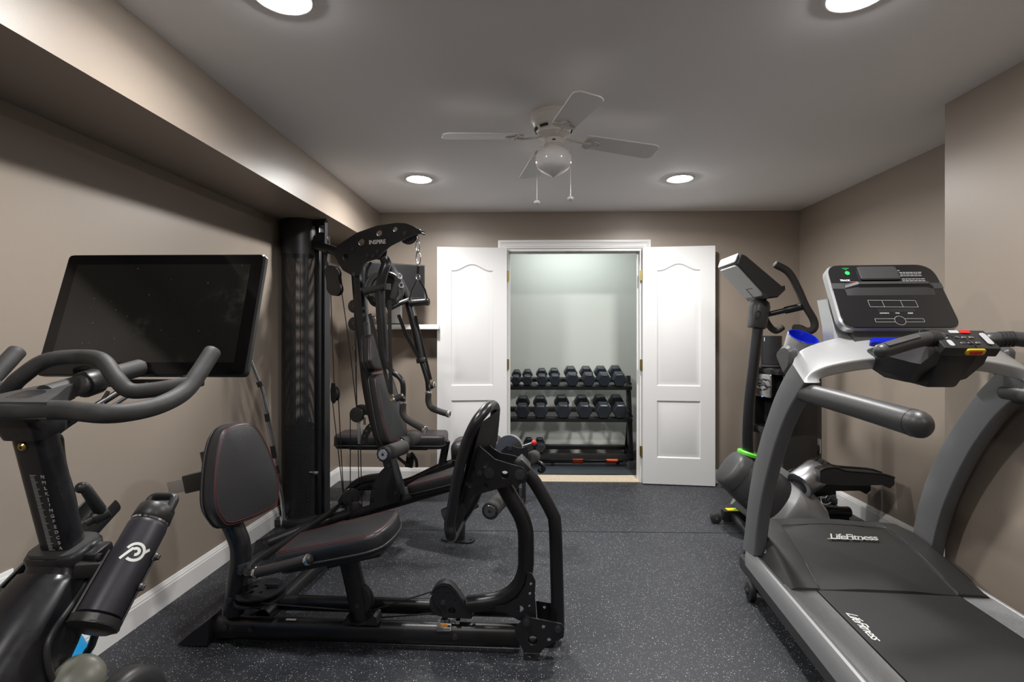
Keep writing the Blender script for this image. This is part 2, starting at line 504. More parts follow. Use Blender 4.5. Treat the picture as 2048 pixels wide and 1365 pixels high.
def text(s, name, m, size, O, A, B, parent=None, ext=.0006, shear=0.0, align='CENTER', spacing=1.0, bold=0.0, label=None):
    """flat lettering: baseline direction A, up direction B, centred at O"""
    cu = bpy.data.curves.new('txt', 'FONT'); cu.body = s; cu.size = size; cu.extrude = ext; cu.shear = shear
    cu.align_x = align; cu.align_y = 'CENTER'; cu.space_character = spacing; cu.offset = bold; cu.resolution_u = 3
    to = bpy.data.objects.new('txt', cu); COL.objects.link(to)
    dg = bpy.context.evaluated_depsgraph_get()
    me = bpy.data.meshes.new_from_object(to.evaluated_get(dg))
    bpy.data.objects.remove(to); bpy.data.curves.remove(cu)
    A = V(A).normalized(); B = V(B).normalized(); Nn = A.cross(B)
    O = V(O)
    for v in me.vertices: v.co = A * v.co.x + B * v.co.y + Nn * v.co.z
    me.materials.clear(); me.materials.append(M[m])
    me.name = name
    o = bpy.data.objects.new(name, me); COL.objects.link(o); place(o, O, parent)
    if label: o['label'] = label
    return o

def circ(cx, cy, r, n=16): return [(cx + r * math.cos(2 * PI * k / n), cy + r * math.sin(2 * PI * k / n)) for k in range(n)]

def bolt(mb, p, n, r=.009, h=.007):
    p, n = V(p), V(n).normalized()
    mb.cyl(p - n * .002, p + n * h * .4, r * 1.35, seg=14)
    mb.cyl(p + n * h * .3, p + n * h, r, seg=6)
    return mb

def pad(outline, O, A, B, t, dome=.012, edge=.02, name='pad', mat_='vinyl', parent=None, stitch=True, pipe=True, label=None, back=None):
    """upholstered cushion: rounded outline in frame (O,A,B), thickness t along N=AxB (top at +N)."""
    O, A, B = V(O), V(A).normalized(), V(B).normalized(); Nn = A.cross(B)
    ol = [V((p[0], p[1])) for p in outline]
    k = len(ol)
    area = sum(ol[i - 1].x * ol[i].y - ol[i].x * ol[i - 1].y for i in range(k))
    if area < 0: ol = ol[::-1]
    cx = sum((p for p in ol), V((0, 0))) / k
    def ring(inset, h):
        res = []
        for i in range(k):
            e = (ol[(i + 1) % k] - ol[i - 1]); nn = V((-e.y, e.x)); nn.normalize()
            p = ol[i] + nn * inset
            res.append(O + A * p.x + B * p.y + Nn * h)
        return res
    mb = MB()
    secs = [ring(.006, 0), ring(0, .006), ring(0, t - edge)]
    for j in range(1, 5):
        an = j / 4 * PI / 2
        secs.append(ring(edge * (1 - math.cos(an)), t - edge + edge * math.sin(an)))
    # dome by shrinking towards centre
    base = ring(edge, t)
    ctr = O + A * cx.x + B * cx.y + Nn * (t + dome)
    for f in (.75, .45, .15):
        hh = dome * (1 - f * f)
        secs.append([(p - Nn * 0) * f + (ctr - Nn * dome) * (1 - f) + Nn * hh for p in base])
    mb.loft(secs)
    o = mb.build(name, mat_, parent, 50, label)
    if stitch:
        for off in (edge * .35, edge * .75):
            an = math.acos(max(-1, min(1, 1 - off / edge)))
            path = ring(off - .0008, t - edge + edge * math.sin(an) + .0008)
            MB().tube(path, .0009, 5, closed=True).build('stitching', 'stitch', o, 60)
    if pipe:
        MB().tube(ring(-.001, .012), .0035, 6, closed=True).build('piping', 'piping', o, 60)
    if back is not None:
        MB().prism([(p.x, p.y) for p in [q + (cx - q).normalized() * .012 for q in ol]], O - Nn * back * .5, A, B, back).build('backing_board', 'black_plate', parent, 40)
    return o

def copy_tree(src, loc, label=None, group=None):
    r = src.copy(); COL.objects.link(r); r.location = loc
    if label: r['label'] = label
    if group: r['group'] = group
    def rec(a, b):
        for ch in list(a.children):
            c = ch.copy(); COL.objects.link(c); c.parent = b
            rec(ch, c)
    rec(src, r)
    return r
# ================================================================== SETTING
ZC = 2.36; YB = 4.48
XL0, XL1 = -1.755, -1.70      # left wall at Y=1.8 / Y=4.48 (not quite parallel)
XR, XJ, YJ = 2.318, 1.925, 2.43
YN = -1.9                      # room behind the camera
def xl(y): return XL0 + (y - 1.8) * (XL1 - XL0) / (YB - 1.8)

struct(MB().hexa([(-2.1, YN, -.1), (2.6, YN, -.1), (2.6, YB + .13, -.1), (-2.1, YB + .13, -.1), (-2.1, YN, 0), (2.6, YN, 0), (2.6, YB + .13, 0), (-2.1, YB + .13, 0)]).build('floor', 'rubber_floor', smooth=0))
struct(MB().hexa([(-2.1, YN - .1, ZC), (2.6, YN - .1, ZC), (2.6, YB + .13, ZC), (-2.1, YB + .13, ZC), (-2.1, YN - .1, ZC + .1), (2.6, YN - .1, ZC + .1), (2.6, YB + .13, ZC + .1), (-2.1, YB + .13, ZC + .1)]).build('ceiling', 'ceiling', smooth=0))
struct(MB().hexa([(xl(YN) - .12, YN, 0), (xl(YN), YN, 0), (xl(YB), YB, 0), (xl(YB) - .12, YB, 0), (xl(YN) - .12, YN, ZC), (xl(YN), YN, ZC), (xl(YB), YB, ZC), (xl(YB) - .12, YB, ZC)]).build('wall_left', 'wall', smooth=0))
struct(MB().hexa([(XR, YJ - .1, 0), (XR + .12, YJ - .1, 0), (XR + .12, YB, 0), (XR, YB, 0), (XR, YJ - .1, ZC), (XR + .12, YJ - .1, ZC), (XR + .12, YB, ZC), (XR, YB, ZC)]).build('wall_right', 'wall', smooth=0))
struct(MB().hexa([(XJ, YN, 0), (XR + .12, YN, 0), (XR + .12, YJ, 0), (XJ, YJ, 0), (XJ, YN, ZC), (XR + .12, YN, ZC), (XR + .12, YJ, ZC), (XJ, YJ, ZC)]).build('wall_right_projection', 'wall', smooth=0))
struct(MB().box((.1, YN - .05, ZC / 2), (4.6, .1, ZC)).build('wall_behind', 'wall', smooth=0))
# soffit along the left wall
XS, ZS = -1.33, 2.07
struct(MB().hexa([(xl(YN) - .05, YN, ZS), (XS, YN, ZS), (XS, YB, ZS), (xl(YB) - .05, YB, ZS), (xl(YN) - .05, YN, ZC), (XS, YN, ZC), (XS, YB, ZC), (xl(YB) - .05, YB, ZC)]).build('ceiling_soffit', 'wall', smooth=0))
# back wall with the closet opening
OL, OR, OT = PY(1013, 669, YB).x, PY(1284, 669, YB).x, 2.035
WT = .13
def bx(x0, x1, y0, y1, z0, z1, **k): return MB().box(((x0 + x1) / 2, (y0 + y1) / 2, (z0 + z1) / 2), (x1 - x0, y1 - y0, z1 - z0), **k)
mb = MB()
mb.box(((-2.1 + OL) / 2, YB + WT / 2, ZC / 2), (OL + 2.1, WT, ZC))
mb.box(((2.6 + OR) / 2, YB + WT / 2, ZC / 2), (2.6 - OR, WT, ZC))
mb.box(((OL + OR) / 2, YB + WT / 2, (OT + ZC) / 2), (OR - OL, WT, ZC - OT))
struct(mb.build('wall_back', 'wall', smooth=0))
# closet shell
CB = 5.36; CLX, CRX = OL - .55, OR + .22; CZ = 2.36
struct(bx(CLX - .1, CRX + .1, CB, CB + .1, 0, CZ).build('wall_closet_back', 'closet_wall', smooth=0))
struct(bx(CLX - .1, CLX, YB + WT, CB, 0, CZ).build('wall_closet_left', 'closet_wall', smooth=0))
struct(bx(CRX, CRX + .1, YB + WT, CB, 0, CZ).build('wall_closet_right', 'closet_wall', smooth=0))
struct(bx(CLX - .1, CRX + .1, YB + WT, CB + .1, CZ, CZ + .1).build('ceiling_closet', 'ceiling', smooth=0))
mb = MB(); mb.box(((CLX + CRX) / 2, (YB + .03 + CB) / 2, -.04), (CRX - CLX, CB - YB - .03, .1))
struct(mb.build('floor_closet', 'carpet', smooth=0))
# baseboards with a stepped moulded top
def baseboard(name, p, q, n):
    p, q, n = V(p), V(q), V(n).normalized()
    prof = [(0, 0), (.014, 0), (.014, .088), (.011, .094), (.011, .100), (.007, .106), (.004, .116), (0, .118)]
    mb = MB(); mb.loft([[b + n * a + V((0, 0, h)) for a, h in prof] for b in (p, q)])
    return struct(mb.build(name, 'trim', smooth=20))
baseboard('baseboard_left', (xl(YN), YN, 0), (xl(YB), YB, 0), (1, 0, 0))
cas = .072
baseboard('baseboard_back_left', (xl(YB), YB, 0), (OL - cas, YB, 0), (0, -1, 0))
baseboard('baseboard_back_right', (OR + cas, YB, 0), (XR, YB, 0), (0, -1, 0))
baseboard('baseboard_right', (XR, YB, 0), (XR, YJ, 0), (-1, 0, 0))
baseboard('baseboard_right_projection', (XJ, YJ, 0), (XJ, YN, 0), (-1, 0, 0))
baseboard('baseboard_return', (XJ, YJ, 0), (XR, YJ, 0), (0, 1, 0))
# door casing, mitred moulding profile (u across from the opening outward, depth)
cp = [(0, 0), (0, .008), (.006, .011), (.012, .010), (.018, .014), (.040, .013), (.050, .017), (.056, .021), (.066, .021), (cas, .019), (cas, 0)]
mb = MB()
def cring(x, z, ux, uz): return [V((x + ux * u, YB - d, z + uz * u)) for u, d in cp]
OTc = OT + .004
mb.loft([cring(OL, 0, -1, 0), cring(OL, OTc, -1, 1), cring(OR, OTc, 1, 1), cring(OR, 0, 1, 0)])
struct(mb.build('trim_1', 'trim', smooth=25))
# jamb lining and stops
mb = MB()
mb.box((OL + .009, YB + WT / 2, OT / 2), (.018, WT + .01, OT)); mb.box((OR - .009, YB + WT / 2, OT / 2), (.018, WT + .01, OT))
mb.box(((OL + OR) / 2, YB + WT / 2, OT - .009), (OR - OL - .036, WT + .01, .018))
mb.box((OL + .024, YB + .075, OT / 2), (.012, .035, OT - .02)); mb.box((OR - .024, YB + .075, OT / 2), (.012, .035, OT - .02))
mb.box(((OL + OR) / 2, YB + .075, OT - .024), (OR - OL - .05, .035, .012))
struct(mb.build('trim_2', 'trim', smooth=0))
mb = MB()   # ball-catch plates on the head jamb
mb.box(((OL + OR) / 2 - .05, YB + .03, OT - .019), (.06, .02, .003)); mb.box(((OL + OR) / 2 + .05, YB + .03, OT - .019), (.06, .02, .003))
mb.build('catch_plate', 'brass', bpy.data.objects['trim_2'])

# the two moulded leaves, swung open against the wall
def door_leaf(name, hinge, sgn, ang, width=.597, hgt=2.03, z0=.008):
    """sgn +1: leaf extends to +x from its hinge, -1: to -x; ang = swing away from the wall"""
    A = V((sgn * math.cos(ang), -math.sin(ang), 0)); B = V((0, 0, 1))
    front = V((-sgn * A.y, 0, 0)); 
    Nn = V((0, -1, 0)); Nn = (Nn - A * Nn.dot(A)).normalized()      # towards the room
    t = .035
    O = V(hinge) + V((0, 0, z0))
    mb = MB()
    # front face with two moulded panels: build as loops
    st = .118   # stile
    def arch(x0, x1, zb, zs, rise, ins):
        pts = [(x0 + ins, zb + ins), (x1 - ins, zb + ins)]
        n = 22
        for i in range(n + 1):
            u = i / n; x = (x1 - ins) + (x0 - x1 + 2 * ins) * u
            w = 2 * abs(u - .5)
            s = .5 * (1 + math.cos(PI * min(1, w * 1.12)))
            pts.append((x, zs + rise * s - ins * (1.0)))
        return pts
    def rect(x0, x1, zb, zt, ins): return [(x0 + ins, zb + ins), (x1 - ins, zb + ins), (x1 - ins, zt - ins), (x0 + ins, zt - ins)]
    x0, x1 = st, width - st
    panels = [lambda i: arch(x0, x1, .84, 1.83, .055, i), lambda i: rect(x0, x1, .225, .715, i)]
    def P(p, d): return O + A * p[0] + B * p[1] + Nn * d
    outer = [(0, 0), (width, 0), (width, hgt), (0, hgt)]
    loops = [outer] + [f(0) for f in panels]
    tris = geometry.tessellate_polygon([[V((p[0], p[1], 0)) for p in l] for l in loops])
    vs = [mb._new([P(p, t) for p in l]) for l in loops]
    flat = [v for l in vs for v in l]
    for tr in tris: mb._f([flat[i] for i in tr])
    for f, ring in zip(panels, vs[1:]):
        prev = ring
        for ins, d in ((.010, t - .010), (.018, t - .010), (.048, t - .002)):
            nw = mb._new([P(p, d) for p in f(ins)])
            k = len(nw)
            for i in range(k): mb._f([prev[i], prev[(i + 1) % k], nw[(i + 1) % k], nw[i]])
            prev = nw
        c = mb.bm.verts.new(sum((v.co for v in prev), V()) / len(prev))
        tr2 = geometry.tessellate_polygon([[V((p[0], p[1], 0)) for p in f(.048)]])
        mb.bm.verts.remove(c)
        for tr in tr2: mb._f([prev[i] for i in tr])
    bk = mb._new([P(p, 0) for p in outer])
    for i in range(4): mb._f([vs[0][i], vs[0][(i + 1) % 4], bk[(i + 1) % 4], bk[i]])
    mb._f(bk[::-1])
    d = struct(mb.build(name, 'door', smooth=25))
    for hz in (.27, 1.02, 1.79):
        h = MB(); p = O + V((0, 0, hz)) + V((-sgn * .006, 0, 0)) + Nn * .012
        h.cyl(p - V((0, 0, .045)), p + V((0, 0, .045)), .0065, seg=10)
        h.box(p + V((-sgn * .008, .012, 0)), (.012, .022, .088))
        h.build('hinge', 'brass', d)
    return d
door_leaf('door_1', (OL + .002, YB - .0230, 0), -1, math.radians(6.5))
door_leaf('door_2', (OR - .002, YB - .0230, 0), 1, math.radians(6.5))

# carpet strip in the doorway and its edge
# (the beige carpet of the closet shows between the floor rubber and the closet mat)
struct(MB().box(((OL + OR) / 2, YB + .012, .004), (OR - OL - .04, .04, .010), bevel=.003).build('trim_3', 'carpet', smooth=30))

# rolled-rubber seams in the floor
mb = MB()
for yy in (3.30, 3.08):
    pass
SEAM = mat('floor_seam', (.008, .008, .009), .8)
def seam(y, x0, x1):
    mb = MB(); mb.box(((x0 + x1) / 2, y, .0006), (x1 - x0, .006, .0012)); return struct(mb.build('trim_floor_seam', SEAM, smooth=0))
seam(PZ(820, 1061, 0).y, xl(3.3), XR); 

# ================================================================== CAMERA
cam = bpy.data.cameras.new('camera'); co = bpy.data.objects.new('camera', cam); COL.objects.link(co)
co.location = CAM; co.rotation_euler = (PI / 2, 0, YAW)
cam.sensor_fit = 'HORIZONTAL'; cam.sensor_width = 36; cam.lens = 36 * FP / 2048
cam.shift_x = -(CXP - 1024) / 2048; cam.shift_y = (CYP - 682.5) / 2048
cam.clip_start = .02
SC.camera = co

# ================================================================== LIGHTS
SPREAD = 164
def downlight(x, y, label, energy=42.0, z=ZC):
    t = thing('recessed_ceiling_light', label, 'ceiling light', (x, y, z), 'recessed lights in the ceiling')
    mb = MB(); mb.lathe([(0, .098), (-.004, .097), (-.007, .090), (-.005, .078), (-.002, .074), (0, .074)], (x, y, z), (0, 0, 1), 40, False, False)
    mb.build('trim_ring', 'white_plastic', t)
    mb = MB(); mb.lathe([(-.016, 0), (-.0155, .030), (-.013, .055), (-.009, .068), (-.002, .074)], (x, y, z), (0, 0, 1), 32, False, False)
    mb.build('lens', 'lens', t)
    l = bpy.data.lights.new('lamp', 'AREA'); l.shape = 'DISK'; l.size = .14; l.energy = energy; l.color = (1, .975, .945)
    l.spread = math.radians(SPREAD)
    lo = bpy.data.objects.new('downlight_lamp', l); COL.objects.link(lo); place(lo, (x, y, z - .019), t)
    return t
LP = [PZ(838, 358, ZC), PZ(1360, 357, ZC), PZ(565, -8, ZC), PZ(1716, -14, ZC)]
EN = 27; ENF = 15; ENR = 15
downlight(LP[0].x, LP[0].y, 'round recessed ceiling light above the tall cable tower, back left of the fan', EN)
downlight(LP[1].x, LP[1].y, 'round recessed ceiling light back right of the fan, above the open right door', EN)
downlight(LP[2].x, LP[2].y, 'round recessed ceiling light cut by the top edge, near the left soffit', ENF)
downlight(LP[3].x, LP[3].y, 'round recessed ceiling light cut by the top edge, in front of the treadmill side', ENF)
sp = LP[0].y - LP[2].y
for xx in (LP[2].x, LP[3].x):
    l = bpy.data.lights.new('lamp', 'AREA'); l.shape = 'DISK'; l.size = .14; l.energy = ENR; l.color = (1, .975, .945); l.spread = math.radians(SPREAD)
    lo = bpy.data.objects.new('rear_downlight_lamp', l); COL.objects.link(lo); lo.location = (xx, LP[2].y - sp, ZC - .012)
# closet lamp just behind the header
l = bpy.data.lights.new('closet_lamp', 'AREA'); l.shape = 'RECTANGLE'; l.size = .9; l.size_y = .10; l.energy = 11.5; l.color = (.92, 1.0, .985)
lo = bpy.data.objects.new('closet_lamp', l); COL.objects.link(lo); lo.location = ((OL + OR) / 2, YB + WT + .33, CZ - .03)

w = bpy.data.worlds.new('world'); SC.world = w; w.use_nodes = True
w.node_tree.nodes['Background'].inputs[0].default_value = (.02, .02, .02, 1)

SC.view_settings.view_transform = 'Standard'; SC.view_settings.look = 'None'
SC.view_settings.gamma = 1; SC.view_settings.use_curve_mapping = False
SC.view_settings.exposure = 0.0
SC.cycles.use_denoising = True
SC.cycles.max_bounces = 10; SC.cycles.diffuse_bounces = 6; SC.cycles.glossy_bounces = 4; SC.cycles.transparent_max_bounces = 16
SC.cycles.sample_clamp_indirect = 6
SC.cycles.caustics_reflective = False; SC.cycles.caustics_refractive = False
# ================================================================== EXERCISE BIKE (left foreground)
Xb = -.99
bike = thing('exercise_bike', 'black spin bike with large dusty touchscreen and rubber handlebars by the left wall', 'exercise bike', (Xb, .85, 0))
def mir(p): return V((2 * Xb - p.x, p.y, p.z))
# ---- handlebar
c0 = V((Xb, .945, 1.146))
right = [PX(120, 829, Xb + .10), PX(205, 828, Xb + .178), PX(262, 824, Xb + .207), PX(318, 811, Xb + .222), PX(366, 786, Xb + .232), PX(394, 752, Xb + .235), PX(425, 704, Xb + .237)]
right[0] = V((Xb + .10, .950, 1.146))
outer = [mir(p) for p in reversed(right)] + [c0] + right
hb = MB(); hb.tube(catmull(outer, 8), .0185, 18, rend=.008)
# raised inner loop that runs from side to side in front of the flat bar
jr = PX(378, 768, Xb + .231); jr2 = PX(345, 774, Xb + .203)
inner_r = [jr, jr2, PX(300, 781, Xb + .165), PX(258, 781, Xb + .132), PX(232, 757, Xb + .105), PX(205, 722, Xb + .062), V((Xb, 1.105, 1.240))]
inner = inner_r[:-1] + [inner_r[-1]] + [mir(p) for p in reversed(inner_r[:-1])]
hb.tube(catmull(inner, 8), .0165, 16)
# webs joining the stem to the flat bar
hb.loft([[V((Xb + s * w, y, z + dz)) for s, dz in ((-1, -.016), (1, -.016), (1, .016), (-1, .016))] for y, w, z in ((.935, .085, 1.147), (.985, .060, 1.156), (1.03, .036, 1.166), (1.06, .026, 1.170))])
hb.build('handlebar', 'bar_rubber', bike, 60)
# ---- forward stem tube, collar, screen bracket
st0, st1 = V((Xb, 1.02, 1.165)), V((Xb, 1.27, 1.205))
s = MB(); s.tube([st0, V((Xb, 1.10, 1.178)), V((Xb, 1.19, 1.193)), st1], .022, 16); stem = s.build('stem', 'bar_rubber', bike, 50)
s = MB(); s.cyl(V((Xb, 1.105, 1.177)), V((Xb, 1.145, 1.184)), .029, seg=24, bev=.004); s.build('collar', 'plastic', stem)
# ---- touchscreen
TLb, TRb = V((Xb - .272, 1.268, 1.186)), V((Xb + .272, 1.268, 1.186))
up = V((0, .098, .322)).normalized(); Hs = .338
Ns = V((1, 0, 0)).cross(up)
oc = (TLb + TRb) / 2 + up * Hs / 2
scr = MB(); scr.prism(fillet2([(-.272, -Hs / 2), (.272, -Hs / 2), (.272, Hs / 2), (-.272, Hs / 2)], .014, 5), oc - Ns * .014, (1, 0, 0), up, .022, bev=.005)
ts = scr.build('touchscreen', 'screen_edge', bike, 40)
g = MB(); g.prism(fillet2([(-.268, -Hs / 2 + .004), (.268, -Hs / 2 + .004), (.268, Hs / 2 - .004), (-.268, Hs / 2 - .004)], .011, 5), oc - Ns * .0022, (1, 0, 0), up, .0016)
gl = g.build('bezel', 'bezel', ts, 30)
g = MB(); g.prism([(-.238, -.135), (.238, -.135), (.238, .137), (-.238, .137)], oc - Ns * .001, (1, 0, 0), up, .001)
g.build('display', 'dusty', ts, 0)
g = MB(); g.box(oc - Ns * .045, (.30, .05, .20), Matrix((V((1, 0, 0)), Ns, up)).transposed(), .012); g.box(oc - Ns * .07 - up * .06, (.10, .05, .12), Matrix((V((1, 0, 0)), Ns, up)).transposed(), .012)
g.build('rear_housing', 'plastic', ts)
br = MB()
br.tube(fillet([st1 - V((0, .02, .003)), V((Xb, 1.34, 1.215)), oc - Ns * .085 - up * .04], .04), .017, 14)
for sx in (-.075, .135):
    br.box(V((Xb + sx, 1.275, 1.172)), (.045, .03, .03), bevel=.005)
br.bar(V((Xb - .075, 1.285, 1.168)), V((Xb + .135, 1.285, 1.168)), .02, .014)
br.build('screen_bracket', 'plastic', bike)
# ---- handlebar post with its ruler
p1 = PX(72, 872, Xb); p0 = PX(128, 1095, Xb); pd = (p1 - p0).normalized()
pw, pt = .068, .050
pn = V((1, 0, 0)).cross(pd)            # towards the rider
if pn.y > 0: pn = -pn
def post_ring(c, w, t, r=.018): return [c + V((q[0], 0, 0)) + pn * q[1] for q in fillet2([(-w / 2, -t / 2), (w / 2, -t / 2), (w / 2, t / 2), (-w / 2, t / 2)], r, 4)]
mb = MB(); mb.loft([post_ring(p0 - pd * .10, pw, pt), post_ring(p1 + pd * .03, pw, pt)])
post = mb.build('handlebar_post', 'bike_paint', bike, 40)
mb = MB(); mb.loft([post_ring(p1 + pd * .004, pw + .018, pt + .016), post_ring(p1 + pd * .026, pw + .026, pt + .024), post_ring(p1 + pd * .06, pw + .008, pt + .03), post_ring(p1 + pd * .088, .05, .05)])
mb.build('stem_clamp', 'bike_paint', bike, 40)
bm_ = MB(); bp_ = PX(67, 886, Xb); bp_ = bp_ + pn * (pt / 2 - (bp_ - p1).dot(pn)) + V((-.004, 0, 0))
bm_.lathe([(0, .0085), (.003, .0085), (.006, .006), (.006, .003), (.002, .003), (.002, 0)], bp_, pn, 16, True, False)
bm_.build('post_bolt', 'brass', post)
rl = MB(); L_ = (p1 - p0).length
face0 = p0 + pn * (pt / 2 + .0005)
for i in range(56):
    u = .012 + i * .0031
    if u > L_ - .055: break
    w = .013 if i % 5 == 0 else .0085
    rl.box(face0 + pd * u + V((.006 + w / 2 - .012, 0, 0)), (w, .0006, .0009), Matrix((V((1, 0, 0)), pn, pd)).transposed())
rl.build('ruler_marks', 'grey_print', post, 0)
for i, ch in enumerate('ABCDEFGHIJKLMN'):
    u = .016 + i * .0125
    if u > L_ - .045: break
    text(ch, 'ruler_letter', 'grey_print', .0105, face0 + pd * u + V((.0195, 0, 0)), (1, 0, 0), pd, post)
# ---- clamp collar with lever
cc = p0 + pd * .004
tl = V((.0, -.0, 0))
ax = (pd + V((.0, .12, 0))).normalized()
mb = MB(); mb.loft([post_ring(cc - pd * .048, .116, .100, .044), post_ring(cc - pd * .006, .120, .106, .046), post_ring(cc, .112, .098, .042)])
mb.box(cc - pd * .026 + V((.066, .005, 0)), (.032, .05, .04), Matrix((V((1, 0, 0)), pn, pd)).transposed(), .006)
col_ = mb.build('post_clamp', 'bike_paint', bike, 40)
mb = MB(); mb.loft([post_ring(cc - pd * .001, .104, .086, .026), post_ring(cc + pd * .005, .100, .082, .024)]); mb.build('gasket', 'plastic_dark', col_, 40)
lv = MB(); a0 = PX(170, 1047, Xb + .082); a1 = PX(214, 1024, Xb + .105); a2 = PX(167, 972, Xb + .096)
lv.cyl(a0, a0.lerp(a1, .5), .010, seg=14); lv.cyl(a0.lerp(a1, .35), a1 + (a1 - a0) * .08, .014, seg=16, bev=.002)
lv.tube([a0.lerp(a1, .8), a0.lerp(a1, .8).lerp(a2, .85), a2], [.012, .010, .0085], 12, rend=.004); lv.sphere(a2 + V((-.004, 0, -.004)), .011)
lv.build('clamp_lever', 'plastic', bike)
# ---- main frame: swept fat body from the clamp back and down to the rear foot
def fr(pts, w, h):
    mb = MB()
    return mb
body = [V((Xb, p0.y - .0, p0.z - .02)), V((Xb, 1.055, .775)), V((Xb, .985, .70)), V((Xb, .90, .615)), V((Xb, .78, .50)), V((Xb, .62, .38)), V((Xb, .42, .20)), V((Xb, .30, .07))]
ws = [.105, .125, .15, .16, .15, .12, .10, .09]
hs = [.10, .14, .17, .19, .18, .14, .11, .09]
def oval(c, t, w, h, n=24):
    t = t.normalized(); s = V((1, 0, 0)); u = t.cross(s)
    return [c + s * (w / 2 * math.copysign(abs(math.cos(a)) ** .75, math.cos(a))) + u * (h / 2 * math.copysign(abs(math.sin(a)) ** .75, math.sin(a))) for a in [2 * PI * k / n for k in range(n)]]
bp_s = catmull(body, 4)
secs = []
for i, c in enumerate(bp_s):
    t = bp_s[min(i + 1, len(bp_s) - 1)] - bp_s[max(i - 1, 0)]
    f = i / (len(bp_s) - 1) * (len(ws) - 1); k = min(int(f), len(ws) - 2); u = f - k
    secs.append(oval(c, t, ws[k] * (1 - u) + ws[k + 1] * u, hs[k] * (1 - u) + hs[k + 1] * u))
mb = MB(); mb.loft(secs)
# neck below the clamp and the front fork legs round the flywheel
mb.loft([post_ring(cc - pd * .10, .112, .096, .03), post_ring(cc - pd * .045, .105, .090, .03)])
mb.tube(catmull([V((Xb, .86, .50)), V((Xb, 1.0, .36)), V((Xb, 1.18, .20)), V((Xb, 1.32, .06))], 6), .035, 14)
frame = mb.build('frame', 'bike_paint', bike, 50)
# rubber seam strips that outline the frame halves
sp_ = [PX(183, 1128, Xb + .060), PX(172, 1165, Xb + .062), PX(140, 1215, Xb + .068), PX(108, 1262, Xb + .074), PX(94, 1300, Xb + .078), PX(100, 1345, Xb + .080), PX(118, 1385, Xb + .080)]
MB().tube(catmull(sp_, 6), .006, 8).build('frame_seam', 'plastic_dark', frame, 60)
sp2 = [PX(76, 1138, Xb - .060), PX(50, 1185, Xb - .066), PX(20, 1235, Xb - .074), PX(-20, 1295, Xb - .078)]
MB().tube(catmull(sp2, 6), .006, 8).build('frame_seam', 'plastic_dark', frame, 60)
# right lobe of the frame beside the seam
mb = MB(); q = [PX(172, 1180, Xb + .055), PX(156, 1212, Xb + .06), PX(142, 1238, Xb + .062)]
mb.tube(catmull(q, 6), [.020 + .006 * i / 12 for i in range(13)], 16, rend=.02); mb.build('front_fairing', 'bike_paint', frame, 60)
# flywheel with its guard
fw = MB(); fw.lathe([(-.030, 0), (-.034, .10), (-.030, .128), (-.015, .142), (.015, .142), (.030, .128), (.034, .10), (.030, 0)], (Xb + .012, 1.19, .338), (1, 0, 0), 48, False, False)
fly = fw.build('flywheel_guard', 'plastic', bike, 50)
fw = MB(); fw.lathe([(-.012, 0), (-.012, .13), (.012, .13), (.012, 0)], (Xb + .012, 1.21, .19), (1, 0, 0), 40, False, False); fw.build('flywheel', 'steel', bike)
# belt guard, rounded black cover on the right side
bg = MB(); bg.tube([V((Xb + .085, 1.10, .28)), V((Xb + .085, .86, .30)), V((Xb + .085, .66, .31))], [.07, .085, .10], 24, r_b=[.02,.02,.02][0], up=(1, 0, 0), rend=.05)
bg.build('belt_guard', 'plastic', bike, 50)
# resistance knob with its red mark
kc = PX(152, 1366, Xb + .095); kax = V((.55, -.45, .72)).normalized()
mb = MB(); mb.lathe([(-.075, .030), (-.045, .034), (-.012, .0455), (.010, .0475), (.024, .043), (.034, .031), (.040, .014), (.041, 0)], kc, kax, 32, True, False)
kn = mb.build('resistance_knob', 'knob', bike, 60)
a_, b_, n_ = frame_from(kax)
cdir = (CAM - kc).normalized(); rdir = (cdir * .86 + V((.12, .0, -.30))).normalized()
mk = MB(); ra, rb_, rn_ = frame_from(rdir)
rows = []
for i_ in range(5):
    row = []
    for j_ in range(5):
        dd_ = (rdir + ra * (.20 * (i_ - 2) / 2) + rb_ * (.30 * (j_ - 2) / 2)).normalized()
        al = dd_.dot(kax); pr = dd_ - kax * al
        # distance to the lathe dome along this direction
        t_ = .030
        for _ in range(40):
            h_, q_ = al * t_, pr.length * t_
            prof_ = [(-.045, .034), (-.012, .0455), (.010, .0475), (.024, .043), (.034, .031), (.040, .014), (.041, 0)]
            rr_ = 0
            for (h0_, r0_), (h1_, r1_) in zip(prof_, prof_[1:]):
                if h0_ <= h_ <= h1_: rr_ = r0_ + (r1_ - r0_) * (h_ - h0_) / (h1_ - h0_)
            if h_ > .041 or q_ > rr_: break
            t_ += .0006
        row.append(kc + dd_ * (t_ + .0004))
    rows.append(row)
mk.loft(rows, caps=False)
mk.build('red_mark', 'red', kn, 60)
